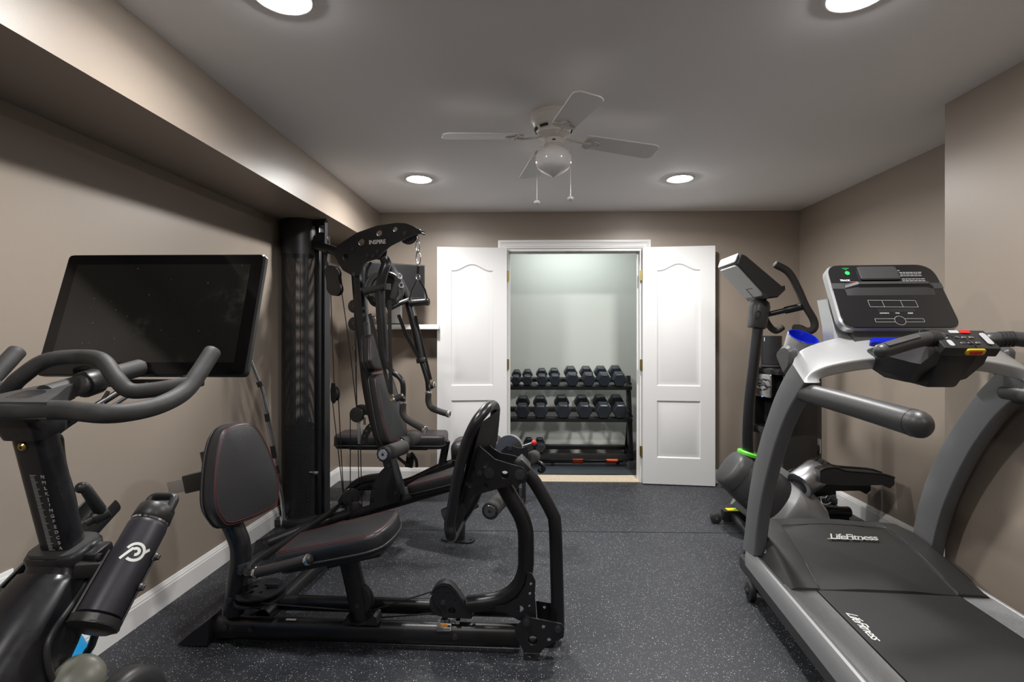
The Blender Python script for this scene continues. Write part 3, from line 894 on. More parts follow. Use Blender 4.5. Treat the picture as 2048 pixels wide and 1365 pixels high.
# seat assembly, cranks, feet
mb = MB(); mb.tube([V((Xb, .52, .30)), V((Xb, .40, .82))], .035, 16); mb.bar(V((Xb, .30, .84)), V((Xb, .50, .84)), .05, .04, bevel=.006); mb.build('seat_post', 'bike_paint', bike)
mb = MB(); mb.loft([[V((Xb + w * math.cos(a), y, .90 + .028 * math.sin(a) + dz)) for a in [2 * PI * k / 16 for k in range(16)]] for y, w, dz in ((.17, .05, 0), (.20, .078, .005), (.28, .075, .006), (.36, .045, 0), (.44, .022, -.004), (.47, .012, -.006))]); mb.build('saddle', 'vinyl', bike, 60)
mb = MB(); bb = V((Xb, .66, .31))
mb.cyl(bb - V((.10, 0, 0)), bb + V((.13, 0, 0)), .022, seg=16)
for sx, an in ((1, 1.1), (-1, 1.1 + PI)):
    e = bb + V((sx * .12, math.cos(an) * .17, math.sin(an) * -.17)); mb.bar(bb + V((sx * .12, 0, 0)), e, .014, .028, up=(1, 0, 0), bevel=.004)
    mb.box(e + V((sx * .05, 0, 0)), (.085, .09, .022), bevel=.006)
mb.build('crank', 'plastic', bike)
for y_ in (.27, 1.33):
    mb = MB(); mb.cyl((Xb - .26, y_, .045), (Xb + .26, y_, .045), .03, seg=16, bev=.006); st_ = mb.build('stabilizer', 'bike_paint', bike)
    for x_ in (-.22, .22): MB().cyl((Xb + x_, y_, 0), (Xb + x_, y_, .03), .022, seg=14).build('levelling_foot', 'rubber', st_)
# cable from the screen down into the neck
cb = [V((Xb + .035, 1.20, 1.17)), PX(122, 858, Xb + .02), PX(119, 880, Xb + .02), PX(126, 935, Xb + .02), PX(141, 985, Xb + .02), PX(150, 1030, Xb + .02)]
MB().tube(catmull(cb, 6), .0075, 10).build('screen_cable', 'cable', bike, 60)
cb = [st0 + V((.03, .12, -.005)), PX(205, 806, Xb + .03), PX(225, 812, Xb + .05), V((Xb + .02, 1.28, 1.17))]
MB().tube(catmull(cb, 6), .004, 8).build('screen_cable', 'cable', bike, 60)
# ---- bottle cages either side of the frame
def cage(lo, hi, out, R=.041, frac=.62, op=1.75):
    """open scoop cage along lo->hi"""
    d = (hi - lo).normalized(); o = (V(out) - d * V(out).dot(d)).normalized(); s = d.cross(o)
    mb = MB(); L = (hi - lo).length
    def arc(c, a0, a1, r, n=14): return [c + (o * math.cos(a0 + (a1 - a0) * k / n) + s * math.sin(a0 + (a1 - a0) * k / n)) * r for k in range(n + 1)]
    # lower cup
    def shell(h0, h1, a0, a1):
        secs = []
        for h in (h0, h1):
            c = lo + d * h
            secs.append(arc(c, a0, a1, R) + arc(c, a1, a0, R + .004))
        mb.loft(secs)
    shell(0, L * frac, op, 2 * PI - op)
    shell(-.004, .012, 0, 2 * PI)
    mb.lathe([(-.012, 0), (-.010, R * .8), (-.002, R + .004), (.0, R + .004), (.004, 0)], lo, d, 28, False, False)
    mb.bar(lo + d * L * .1 - o * (R + .004), hi - o * (R + .004), .03, .008, up=o, bevel=.002)
    return mb, d, o, s
b_hi = PX(318, 1012, Xb + .150); b_lo = PX(192, 1243, Xb + .150)
cg, bd, bo, bs = cage(b_lo - (b_hi - b_lo).normalized() * .008, b_lo.lerp(b_hi, .9), CAM - b_lo)
cage1 = cg.build('bottle_cage', 'plastic', bike, 40)
for f in (.30, .56):
    sd = bd.cross((CAM - b_lo).normalized()); sd = sd if sd.x > 0 else -sd; sd = (sd + (CAM - b_lo).normalized() * .25).normalized()
    p = b_lo.lerp(b_hi, f) + sd * .044; mb = MB(); bolt(mb, p, sd, .006); mb.build('cage_screw', 'plastic_dark', cage1)
h2 = PX(214, 1002, Xb - .125); l2 = PX(18, 1208, Xb - .150)
cg, _, _, _ = cage(l2, h2, (.3, -.6, .8), .036, .98, .9); cg.build('bottle_cage', 'plastic', bike, 40)
for a_, b_ in ((PX(150, 1140, Xb + .05), b_lo.lerp(b_hi, .45) + (b_lo - CAM).normalized() * .04), (V((Xb - .05, 1.10, .78)), l2.lerp(h2, .5))):
    mb = MB(); mb.bar(a_, b_, .03, .03, bevel=.004); mb.build('cage_bracket', 'plastic', bike)
lk = PX(186, 1115, Xb + .07)
mb = MB(); mb.cyl(lk + V((-.02, 0, 0)), lk + V((.02, 0, 0)), .008, seg=12); mb.tube(catmull([lk + V((.015, 0, 0)), PX(186, 1130, Xb + .075), PX(181, 1148, Xb + .07)], 5), .004, 8); mb.build('cable_clip', 'bolt', bike)
# floor cable of the bike
cb = [PX(193, 1225, Xb + .09), PX(192, 1262, Xb + .08), PX(183, 1292, Xb + .06), PX(173, 1325, Xb + .04), V((Xb + .04, 1.12, .44)), V((Xb, 1.1, .3))]
MB().tube(catmull(cb, 6), .0075, 10).build('power_cable', 'cable', bike, 60)
# ---- water bottle in the right cage
axb = (b_hi - b_lo).normalized(); Lb = (b_hi - b_lo).length
bt = thing('water_bottle', 'matte black water bottle with pale round emblem in the bike cage', 'water bottle', b_lo)
R = .0385
mb = MB(); mb.lathe([(0, 0), (.001, R - .006), (.006, R), (Lb - .056, R), (Lb - .050, R - .001), (Lb - .046, R - .003), (Lb - .036, R - .004)], b_lo + axb * .004, axb, 40, False, True)
mb.build('body', 'bottle', bt, 50)
mb = MB(); mb.lathe([(Lb - .047, R - .005), (Lb - .046, R - .0015), (Lb - .041, R - .0015), (Lb - .040, R - .005)], b_lo + axb * .004, axb, 40); mb.build('neck_ring', 'chrome', bt, 40)
cp0 = b_lo + axb * (Lb - .034)
mb = MB(); mb.lathe([(-.004, R - .002), (-.002, R), (.026, R - .002), (.030, R - .005), (.031, 0)], cp0, axb, 40, True, False)
ca = V((1, 0, 0)) - axb * axb.x; ca.normalize()
lp = [cp0 + axb * .020 - ca * (R - .010), cp0 + axb * .056 - ca * (R - .013), cp0 + axb * .056 + ca * (R - .010), cp0 + axb * .020 + ca * (R - .009)]
mb.tube(fillet(lp, .012, 5), .0085, 12, r_b=.011, up=axb.cross(ca)); mb.build('lid', 'plastic', bt, 50)
# emblem: looped p-shaped mark printed on the wall of the bottle
vdir = (CAM - (b_lo + axb * Lb * .5)); vdir = (vdir - axb * vdir.dot(axb)).normalized(); sdir = axb.cross(vdir)
if sdir.x < 0: sdir = -sdir
emh = .118
def onb(u, v, off=.0004):
    th = u / R
    return b_lo + axb * (emh + v) + (vdir * math.cos(th) + sdir * math.sin(th)) * (R + off)
rot = -.55
def ev(x, y): return (x * math.cos(rot) - y * math.sin(rot), x * math.sin(rot) + y * math.cos(rot))
def stroke(mb, pts, w):
    L, Rr = [], []
    for i, p in enumerate(pts):
        a = V(pts[max(i - 1, 0)]); b = V(pts[min(i + 1, len(pts) - 1)]); t = (b - a).normalized(); n = V((-t.y, t.x))
        p = V(p); L.append(p + n * w / 2); Rr.append(p - n * w / 2)
    rows = [[onb(*(Rr[i] * (1 - k / 3) + L[i] * (k / 3))) for k in range(4)] for i in range(len(pts))]
    mb.loft(rows, caps=False)
e = MB()
k_ = 1.0
A1 = [ev(.0165 * math.cos(a), .0165 * math.sin(a) + .004) for a in [math.radians(195 - 285 * i / 26) for i in range(27)]]
A2 = [ev(.0062 * math.cos(a), .0062 * math.sin(a) + .005) for a in [math.radians(180 - 235 * i / 18) for i in range(19)]]
S1 = [ev(-.0085, -.021 + .028 * i / 6) for i in range(7)]
S2 = [ev(.0125 + .002 * i / 4, .016 + .012 * i / 4) for i in range(5)]
for pts in (A1, A2, S1, S2): stroke(e, pts, .0056)
e.build('emblem', 'white_print', bt, 0)
# ---- big blue ball behind the bike
R_ = .305
ball = MB(); ball.sphere((xl(1.25) + R_ + .012, 1.21, R_), R_, 48, 32)
tag(ball.build('exercise_ball', 'ball_blue', None, 60), 'big blue exercise ball on the floor between spin bike and left wall', 'exercise ball')
bo_ = bpy.data.objects['exercise_ball']
for z_ in (.18, .25, .39, .46):
    r_ = math.sqrt(R_ ** 2 - (z_ - R_) ** 2)
    MB().tube([V((xl(1.25) + R_ + .012 + r_ * math.cos(a), 1.21 + r_ * math.sin(a), z_)) for a in [2 * PI * k / 64 for k in range(64)]], .002, 6, closed=True).build('moulded_ridge', 'ball_blue', bo_, 60)
# ================================================================== TREADMILL (right foreground)
TT = math.atan((1130 - 1062) / 1024.0)
TUd = V((math.cos(TT), -math.sin(TT), 0)); TVd = V((math.sin(TT), math.cos(TT), 0)); ZU = V((0, 0, 1))
uc = 1.302
KU, KV = 1.0134, 1.059
def T(u, v, w): return TUd * (u * KU) + TVd * (v * (KV + (u - uc) * .02)) + ZU * w
def TM(p): # mirror about the machine's mid plane
    d = p.dot(TUd); return p + TUd * (2 * (uc * KU - d)) + TVd * ((uc * KU - d) * .0)
def TPu(px, py, u): return onplane(px, py, TUd * (u * KU), TUd)
def TPv(px, py, v): return onplane(px, py, TVd * v, TVd)
M['wing_grey'] = mat('dark_grey_shell', (.075, .076, .08), .35)
tm = thing('treadmill', 'silver and black treadmill with a tilted console and wide running belt, right foreground', 'treadmill', T(uc, 1.7, 0))
# ---- uprights: wide curved blades that lean back to the user
UO = .885
far = [(1485, 1098), (1489, 1060), (1495, 1003), (1504.5, 944), (1518, 887), (1532, 841), (1549, 793), (1568, 753), (1584, 727)]
near = [(1507, 1112), (1512, 1062), (1519, 1013), (1529, 964), (1541, 917), (1554, 875), (1573, 827), (1595, 788), (1609, 766)]
Fp = [TPu(x, y, UO) for x, y in far]; Np = [TPu(x, y, UO) for x, y in near]
th = .058
def blade_ring(F, N, inw, t=th, r=.009):
    A = (N - F); L = A.length; A.normalize(); B = (inw - A * inw.dot(A)).normalized()
    return [F + A * q[0] + B * q[1] for q in fillet2([(0, 0), (L, 0), (L, t), (0, t)], r, 3)]
def smooth_list(P, n=4): return catmull(P, n)
Fs, Ns_ = smooth_list(Fp), smooth_list(Np)
for side in (0, 1):
    secs = []
    for f, n in zip(Fs, Ns_):
        ring = blade_ring(f, n, TUd)
        if side: ring = [TM(p) for p in ring]
        secs.append(ring)
    mb = MB(); mb.loft(secs); up_ = mb.build('upright', 'shaded_upright', tm, 50)
# ---- arched crossbar over the uprights
vF = lambda p: p.dot(TVd)
topF, topN = Fp[-1], Np[-1]
cf = [topF, TPv(1590, 713, 2.152), TPv(1603, 699, 2.16), TPv(1640, 684, 2.17), TPv(1700, 670, 2.18), TPv(1755, 662, 2.19), T(uc, 2.07, 1.306)]
cn = [topN, TPv(1612, 757, 2.025), TPv(1624, 745, 2.03), TPv(1652, 733, 2.03), TPv(1704, 722, 2.03), TPv(1760, 716, 2.03), T(uc, 1.917, 1.203)]
ci = [TUd, (TUd - ZU * .25), (TUd - ZU * .9), (TUd * .4 - ZU), (TUd * .2 - ZU), (TUd * .1 - ZU), -ZU]
cF, cN, cI = catmull(cf, 5), catmull(cn, 5), catmull(ci, 5)
half = [blade_ring(f, n, i.normalized(), .050) for f, n, i in zip(cF, cN, cI)]
full = half[:-1] + [half[-1]] + [[TM(p) for p in r] for r in reversed(half[:-1])]
mb = MB(); mb.loft(full); xb_ = mb.build('crossbar', 'silver', tm, 50)
# dark lower lip of the crossbar
mb = MB(); mb.sweep_rect([T(uc - .22, 2.03, 1.182), T(uc, 2.03, 1.192), T(uc + .22, 2.03, 1.182)], .10, .05, ZU, .012); mb.build('crossbar_cover', 'plastic_dark', tm)
# ---- padded hand rails
for s in (0, 1):
    pts = [T(.918, 2.04, 1.064), T(.918, 1.90, 1.063), T(.918, 1.60, 1.058), T(.918, 1.372, 1.052)]
    if s: pts = [TM(p) for p in pts]
    mb = MB(); mb.tube(catmull(pts, 5), .033, 22, r_b=.037, up=ZU, rend=.036); hr = mb.build('hand_rail', 'plastic_dark', tm, 60)
    e = T(.918, 1.390, 1.0525); e = TM(e) if s else e
    mb = MB(); mb.tube([e, e - TVd * .0015], .0338, 24, r_b=.0378, up=ZU); mb.build('end_seam', 'plastic', hr)
# ---- rocker: deck frame, rails, belt
W0 = .228
for s in (0, 1):
    f = (lambda p: TM(p)) if s else (lambda p: p)
    sec = []
    prof = [(.885, .105), (.882, .170), (.884, .195), (.887, .212), (.893, .224), (.901, .2285), (.908, .226), (.9125, .2215), (1.026, .2215), (1.026, .150), (.93, .105)]
    for v in (.66, .70, 1.4, 2.2, 2.52): sec.append([f(T(u, v, w - (.03 if v < .68 else 0))) for u, w in prof])
    mb = MB(); mb.loft(sec); mb.build('side_rail', 'silver', tm, 30)
    # ribbed step surface
    mb = MB()
    uvl = mb.bm.loops.layers.uv.new('UVMap')
    nr = 20
    prof2 = []
    for i in range(nr):
        u0 = .914 + i * (1.024 - .914) / nr; d = (1.024 - .914) / nr
        prof2 += [(u0, .2248), (u0 + d * .30, .2272), (u0 + d * .62, .2272), (u0 + d * .9, .2248)]
    prof2 += [(1.024, .2240), (.914, .2240)]
    mb.loft([[f(T(u, v, w)) for u, w in prof2] for v in (.72, 2.16)])
    mb.build('step_tread', 'steel', tm, 20)
    # dark lower side panel
    mb = MB(); mb.loft([[f(T(u, v, w)) for u, w in ((.888, .085), (.8835, .100), (.8835, .150), (.90, .15), (.90, .085))] for v in (.72, 2.60)]); mb.build('lower_frame', 'plastic_dark', tm, 30)
    mb = MB(); p = f(T(.895, .80, .0)); mb.cyl(p, p + ZU * .10, .026, seg=18, bev=.004); mb.build('rear_foot', 'rubber', tm)
mb = MB(); mb.loft([[T(u, v, w) for u, w in ((1.030, .200), (1.030, W0 - .001), (1.034, W0), (1.570, W0), (1.574, W0 - .001), (1.574, .200))] for v in (.72, 2.2)]); mb.build('running_belt', 'belt', tm, 0)
mb = MB(); mb.box(T(uc, 1.6, .15), (.76, 1.7, .05), Matrix((TUd, TVd, ZU)).transposed(), .01); mb.cyl(T(uc - .40, .72, .17), T(uc + .40, .72, .17), .045, seg=24); mb.build('deck', 'plastic', tm)
# ---- motor hood
vs_ = [2.70, 2.66, 2.60, 2.545, 2.50, 2.42, 2.32, 2.22, 2.14, 2.115]
wt_ = [.24, .318, .336, .338, .335, .325, .303, .272, .245, .236]
secs = []
for v, w in zip(vs_, wt_):
    k = (2.60 - v) / .48; k = max(0, min(1, k))
    ue = .955 - .012 * k                       # flare edge
    ui = 1.058 - .022 * k
    dp = 0 if v > 2.53 else (.009 if v > 2.15 else .006)
    base = .215 if v < 2.56 else .17
    xo = .045 if v > 2.5 else 0
    hp = [(.900 + xo, base - .045), (.903 + xo, base), (.916 + xo * .9, base + .006), (ue - .012 + xo * .3, base + (w - base) * .80 if v < 2.68 else base + .02), (ue + xo * .3, w - .002), (ue + .012 + xo * .3, w), (ui - .006, w + .003), (ui, w + .002), (ui + .004, w - dp), (ui + .06, w - dp + .001), (uc - .1, w - dp + .006)]
    if v < 2.13: hp = [(u, min(ww, w)) for u, ww in hp]
    ring = [T(u, v, ww) for u, ww in hp]
    ring = ring + [TM(p) for p in reversed(ring)]
    secs.append(ring)
secs.insert(0, [T(p.dot(TUd) / KU, 2.73, max(.05, min(p.z, .10))) for p in secs[0]])
mb = MB(); mb.loft(secs); hood = mb.build('motor_hood', 'hood', tm, 38)
mb = MB()
# light edge line of the recessed panel
e1 = []
for v, w in zip(vs_[4:], wt_[4:]):
    k = max(0, min(1, (2.60 - v) / .48)); e1.append(T(1.058 - .022 * k, v, w + .003))
mb.tube(catmull(e1, 4), .0016, 6); mb.tube([TM(p) for p in catmull(e1, 4)], .0016, 6); mb.tube(catmull([e1[0], T(1.08, 2.525, .3385), T(uc, 2.535, .343), TM(T(1.08, 2.525, .3385)), TM(e1[0])], 5), .0016, 6)
mb.build('hood_edge', 'plastic_dark', hood, 60)
lg = T(1.335, 2.405, .328); upv = (T(0, 2.46, .330) - T(0, 2.36, .3125)).normalized()
text('LifeFitness', 'hood_lettering', 'white_print', .064, T(1.335, 2.412, .3285), TUd, upv, hood, .0012, .4, spacing=.84, bold=.0004)
mb = MB(); mb.box(T(1.295, 2.395, .3262), (.16, .0008, .003), Matrix((TUd, upv.cross(TUd), upv)).transposed())
mb.build('hood_underline', 'white_print', hood, 0)
text('LifeFitness', 'belt_lettering', 'white_print', .050, T(1.064, 1.868, W0 + .0008), -TVd, TUd, bpy.data.objects['running_belt'], .0004, .45, spacing=.86, bold=.0002)
sn = (T(.938, 2.42, .306) - T(.912, 2.42, .225)).normalized()
text('T5', 'side_lettering', 'white_print', .042, T(.9335, 2.40, .268) - TUd * .0035, -TVd, sn, hood, .0006)
# lift frame and transport wheels under the nose
for s in (0, 1):
    f = (lambda p: TM(p)) if s else (lambda p: p)
    a, b = f(T(.93, 2.45, .055)), f(T(.95, 2.0, .11))
    mb = MB(); mb.bar(a, b, .03, .045, bevel=.004); mb.cyl(f(T(.865, 2.45, .045)), f(T(.96, 2.45, .045)), .009, seg=12); lf = mb.build('lift_arm', 'plastic', tm)
    mb = MB(); mb.lathe([(-.016, 0), (-.016, .034), (-.012, .042), (.012, .042), (.016, .034), (.016, 0)], f(T(.885, 2.45, .0425)), TUd, 28, False, False); mb.lathe([(-.026, 0), (-.024, .010), (-.014, .016)], f(T(.885, 2.45, .0425)), TUd if not s else -TUd, 16, False, False); mb.build('transport_wheel', 'rubber', lf, 50)
mb = MB(); mb.bar(T(.93, 2.45, .06), T(1.67, 2.45, .06), .05, .05, bevel=.005); mb.box(T(uc, 2.42, .13), (.70, .5, .12), Matrix((TUd, TVd, ZU)).transposed(), .02); mb.build('motor_pan', 'plastic', tm)
# ---- console
cb0 = T(uc - .010, 2.0, 1.318); cup = (TVd * .155 + ZU * .265).normalized(); Hc_ = .312; cn_ = TUd.cross(cup)     # cn_ faces the user? flip below
if cn_.dot(TVd) > 0: cn_ = -cn_
wB, wT = .222, .214
ol = fillet2([(-wB, 0), (wB, 0), (wT, Hc_), (-wT, Hc_)], [.055, .045, .075, .05], 8)
mb = MB(); mb.prism(ol, cb0 - cn_ * .030, TUd, cup, .045, bev=.008); cons = mb.build('console', 'silver', tm, 40)
ol2 = [(a * .972, .006 + (b - .006) * .985) for a, b in ol]
mb = MB(); mb.prism(ol2, cb0 - cn_ * .006, TUd, cup, .006, bev=.002); cov = mb.build('console_overlay', 'panel_gloss', cons, 40)
def CP(px, py):
    p = onplane(px, py, cb0, cn_) - cb0; return p.dot(TUd), p.dot(cup)
def cpt(a, b, d=0.0): return cb0 + TUd * a + cup * b + cn_ * (d - .0028)
CR = Matrix((TUd, cup, cn_)).transposed()
# tablet rest, lower shelf
q = [CP(1719, 561), CP(1804, 566), CP(1787, 536), CP(1720, 535)]
a0, a1, b0, b1 = q[0][0] + .004, q[1][0], q[0][1], q[3][1]
mb = MB(); mb.prism(fillet2([(a0 + .002, b0), (a1, b0), (a1 - .004, b1), (a0, b1)], .010, 4), cpt(0, 0, .004), TUd, cup, .014, bev=.004); mb.build('tablet_rest', 'plastic_dark', cons, 40)
sb = CP(1780, 571)[1]; s_lo = CP(1780, 590)[1]
mb = MB()
prof = [(sb + .012, 0), (sb + .008, .018), (sb, .030), (sb - .012, .031), (sb - .018, .018), (s_lo, .0)]
mb.loft([[cpt(a, b, d * k) for b, d in prof] for a, k in ((-.165, .15), (-.125, 1), (.140, 1), (.172, .2))]); mb.build('accessory_shelf', 'plastic_dark', cons, 30)
mb = MB(); mb.prism([(-wB * .96, sb - .014), (wB * .955, sb - .016), (wB * .95, sb + .012), (-wB * .955, sb + .014)], cpt(0, 0, .0004), TUd, cup, .0012); mb.build('console_band', 'plastic_dark', cons, 0)
# printed outlines
def line(mb, p, q, w=.0013): 
    p, q = V(p), V(q); d = (q - p).normalized(); n = V((-d.y, d.x)) * w * .5
    mb._f(mb._new([cpt(*(p - n), .0012), cpt(*(q - n), .0012), cpt(*(q + n), .0012), cpt(*(p + n), .0012)]))
mb = MB()
r1 = [CP(1735.5, 600.5), CP(1831, 601), CP(1837, 614), CP(1741, 613.5)]
for i in range(4): line(mb, r1[i], r1[(i + 1) % 4])
for x0, x1 in ((1764, 1769.5), (1801, 1807)): line(mb, CP(x0, 601), CP(x1, 613.5))
c_ = CP(1801, 641); rc = .020
for i in range(40):
    a, b = 2 * PI * i / 40, 2 * PI * (i + 1) / 40; line(mb, (c_[0] + rc * math.cos(a), c_[1] + rc * math.sin(a)), (c_[0] + rc * math.cos(b), c_[1] + rc * math.sin(b)))
for sg, L in ((-1, .072), (1, .068)):
    x0, x1 = c_[0] + sg * rc * .95, c_[0] + sg * (rc + L)
    for h in (.0085, -.0065): line(mb, (x0, c_[1] + h), (x1, c_[1] + h))
    line(mb, (x1, c_[1] + .0085), (x1, c_[1] - .0065))
mb.build('console_outlines', 'grey_print', cons, 0)
for s_, x in (('DISTANCE', 1769), ('TIME', 1795), ('SPEED', 1821)):
    a, b = CP(x, 626.5); text(s_, 'display_caption', 'white_print', .0075, cpt(a, b, .0012), TUd, cup, cons, .0003, .2)
for (x0, x1) in ((1757, 1775), (1778, 1805), (1808, 1829)):
    a0, b0 = CP(x0, 624); a1, b1 = CP(x1, 617)
    mb = MB(); mb.prism([(a0, b0), (a1, b0), (a1, b1), (a0, b1)], cpt(0, 0, .0006), TUd, cup, .0006); mb.build('display_window', 'glass_dark', cons, 0)
a, b = CP(1695, 546); mb = MB(); mb.prism(circ(a, b, .0095, 24), cpt(0, 0, .0008), TUd, cup, .0012); mb.build('green_mark', 'green_print', cons, 0)
a, b = CP(1691, 536.5)
mb = MB()
for i, w in ((0, .028), (1, .012)): mb.prism([(a - w / 2, b - i * .006 - .0008), (a + w / 2, b - i * .006 - .0008), (a + w / 2, b - i * .006 + .0008), (a - w / 2, b - i * .006 + .0008)], cpt(0, 0, .0008), TUd, cup, .0006)
mb.build('green_caption', 'green_print', cons, 0)
a, b = CP(1683, 561); text('TRACK', 'series_lettering', 'white_print', .012, cpt(a + .014, b, .0012), TUd, cup, cons, .0003, .15, bold=.0004)
mb = MB(); mb.prism([(a + .032, b - .008), (a + .062, b - .008), (a + .062, b - .0055), (a + .032, b - .0055)], cpt(0, 0, .0008), TUd, cup, .0006); mb.build('red_caption', 'red_print', cons, 0)
# warning copy: rows of fine print
mb = MB(); random.seed(3)
rows = [(541, 1793, 1804), (545, 1797, 1846), (548, 1799, 1847), (551.5, 1799, 1848), (555, 1800, 1808), (558, 1802, 1851), (561.5, 1803, 1857), (564.5, 1804, 1860)]
for y, x0, x1 in rows:
    a0, b0 = CP(x0, y); a1, _ = CP(x1, y); a0 += .004
    a = a0
    while a < a1 - .012:
        w = random.uniform(.006, .016)
        mb.prism([(a, b0 - .0016), (a + w, b0 - .0016), (a + w, b0 + .0016), (a, b0 + .0016)], cpt(0, 0, .0008), TUd, cup, .0005); a += w + .0022
mb.build('warning_print', 'grey_print', cons, 0)
# neck between crossbar and console
mb = MB(); mb.loft([[cb0 + TUd * (u) + TVd * (.022 + v + dv) + ZU * (w) for u, v in ((-k, 0), (k, 0), (k, .06), (-k, .06))] for k, w, dv in ((.17, -.08, -.01), (.17, -.03, 0), (.165, .02, .02))]); mb.build('console_neck', 'plastic_dark', tm, 30)
mb = MB(); mb.loft([[cb0 + TUd * (u) + TVd * (.055 + v + dv) + ZU * w for u, v in ((-k, 0), (k, 0), (k, .09), (-k, .09))] for k, w, dv in ((.225, -.07, 0), (.222, .0, .02), (.21, .12, .09))]); mb.build('console_back', 'silver', tm, 30)
# ---- cup holders with blue liners
for s in (0, 1):
    f = (lambda p: TM(p)) if s else (lambda p: p)
    c = f(T(1.012, 2.20, 1.278)); ax = (ZU + (TUd * (.22 if not s else -.22)) - TVd * .52).normalized()
    mb = MB(); mb.lathe([(-.13, 0), (-.13, .046), (-.01, .063), (0, .062)], c, ax, 36, True, False); ch = mb.build('cup_holder', 'silver', tm, 50)
    mb = MB(); mb.lathe([(.001, .064), (.004, .062), (.003, .058), (-.10, .044), (-.11, 0)], c, ax, 36, False, False); mb.build('liner', 'blue', ch, 50)
    # shell wing in front of the upright
    wq = [TPu(x, y, .897) for x, y in ((1556, 714), (1558, 702), (1566, 693), (1577, 691), (1586, 698), (1584, 735), (1572, 752))]; wl = [(p_.dot(TVd), p_.z) for p_ in wq]
    mb = MB(); mb.prism([(v, w) for v, w in fillet2(wl, .02, 4)], f(T(.905, 0, 0)), TVd, ZU, .04, bev=.010); mb.build('console_wing', 'wing_grey', tm, 40)
mb = MB(); mb.prism(fillet2([(-.15, -.018), (.02, -.02), (.03, .012), (-.13, .016)], .016, 5), T(uc, 1.99, 1.262), TUd, (TVd * .8 + ZU * .45).normalized(), .02, bev=.004); mb.build('blue_tray', 'blue', tm, 40)
# ---- remote key unit on the ergo bar
r4 = [T(1.194, 1.660, 1.247), T(1.366, 1.660, 1.244), T(1.366, 1.729, 1.304), T(1.194, 1.729, 1.306)]
ru = (r4[3] - r4[0]).normalized(); rn = TUd.cross(ru); rn = rn if rn.z > 0 else -rn
mb = MB(); dn = -rn * .036
mb.hexa([r4[0] + dn, r4[1] + dn, r4[2] + dn, r4[3] + dn] + r4, .005); rem = mb.build('key_unit', 'plastic', tm)
L = (r4[3] - r4[0]).length; ro = (r4[0] + r4[1]) / 2
def rp(a, b, d=0): return ro + TUd * a + ru * b + rn * (d + .0006)
def key(name, a, b, w, h, m, r=None, th_=.003):
    mb = MB(); mb.prism(fillet2([(a - w / 2, b - h / 2), (a + w / 2, b - h / 2), (a + w / 2, b + h / 2), (a - w / 2, b + h / 2)], r or min(w, h) * .48, 4), rp(0, 0, th_ / 2), TUd, ru, th_, bev=.0006); return mb.build(name, m, rem, 40)
key('button', -.058, L * .66, .016, .030, 'light_grey'); key('button', -.056, L * .25, .016, .030, 'light_grey')
key('button', .064, L * .48, .018, .058, 'light_grey')
key('button', -.016, L * .86, .030, .015, 'light_grey', .005); key('stop_button', .018, L * .86, .030, .015, 'red', .004)
for j, b in enumerate((.56, .26)):
    for i in range(3): key('button', -.022 + i * .022 + j * .004, L * b, .015, .010, 'steel')
fo = (r4[0] + r4[1]) / 2 + dn * .5; fr_ = -ru
mb = MB(); mb.prism(fillet2([(-.030, -.012), (.030, -.012), (.030, .012), (-.030, .012)], .011, 5), fo + TUd * .010 - ru * .002 + rn * .004, TUd, rn, .008, n=-ru, bev=.002); sk = mb.build('safety_clip', 'yellow', rem, 40)
mb = MB(); mb.prism(fillet2([(-.018, -.006), (.018, -.006), (.018, .006), (-.018, .006)], .004, 4), fo + TUd * .010 - ru * .007 + rn * .004, TUd, rn, .004, n=-ru); mb.build('clip_key', 'red', sk)
cd = [fo + TUd * .010 - ru * .010, rp(.006, .012, .005), rp(-.045, L * .6, .006), rp(-.09, L * .85, .004), T(1.16, 1.72, 1.302), T(1.145, 1.70, 1.265), T(1.17, 1.69, 1.25)]
MB().tube(catmull(cd, 6), .0014, 6).build('safety_cord', 'cable', rem, 60)
# housing under the key unit back to the crossbar
mb = MB()
hs_ = [[T(1.19, 1.70, 1.235), T(1.37, 1.70, 1.235), T(1.37, 1.86, 1.275), T(1.19, 1.86, 1.275)],
       [T(1.16, 1.73, 1.19), T(1.375, 1.73, 1.19), T(1.41, 1.98, 1.23), T(1.13, 1.98, 1.23)],
       [T(1.175, 1.80, 1.136), T(1.375, 1.80, 1.136), T(1.40, 1.96, 1.16), T(1.14, 1.96, 1.16)],
       [T(1.20, 1.83, 1.118), T(1.345, 1.83, 1.118), T(1.36, 1.93, 1.13), T(1.17, 1.93, 1.13)]]
mb.loft([[r[0].lerp(r[1], .04), r[0].lerp(r[1], .96), r[1].lerp(r[2], .1), r[1].lerp(r[2], .9), r[2].lerp(r[3], .04), r[2].lerp(r[3], .96), r[3].lerp(r[0], .1), r[3].lerp(r[0], .9)] for r in hs_])
mb.hexa([T(1.225, 1.785, 1.105), T(1.325, 1.785, 1.105), T(1.325, 1.90, 1.115), T(1.225, 1.90, 1.115), T(1.215, 1.70, 1.225), T(1.335, 1.70, 1.225), T(1.335, 1.85, 1.22), T(1.215, 1.85, 1.22)], .012)
mb.build('key_unit_housing', 'plastic', tm, 30)
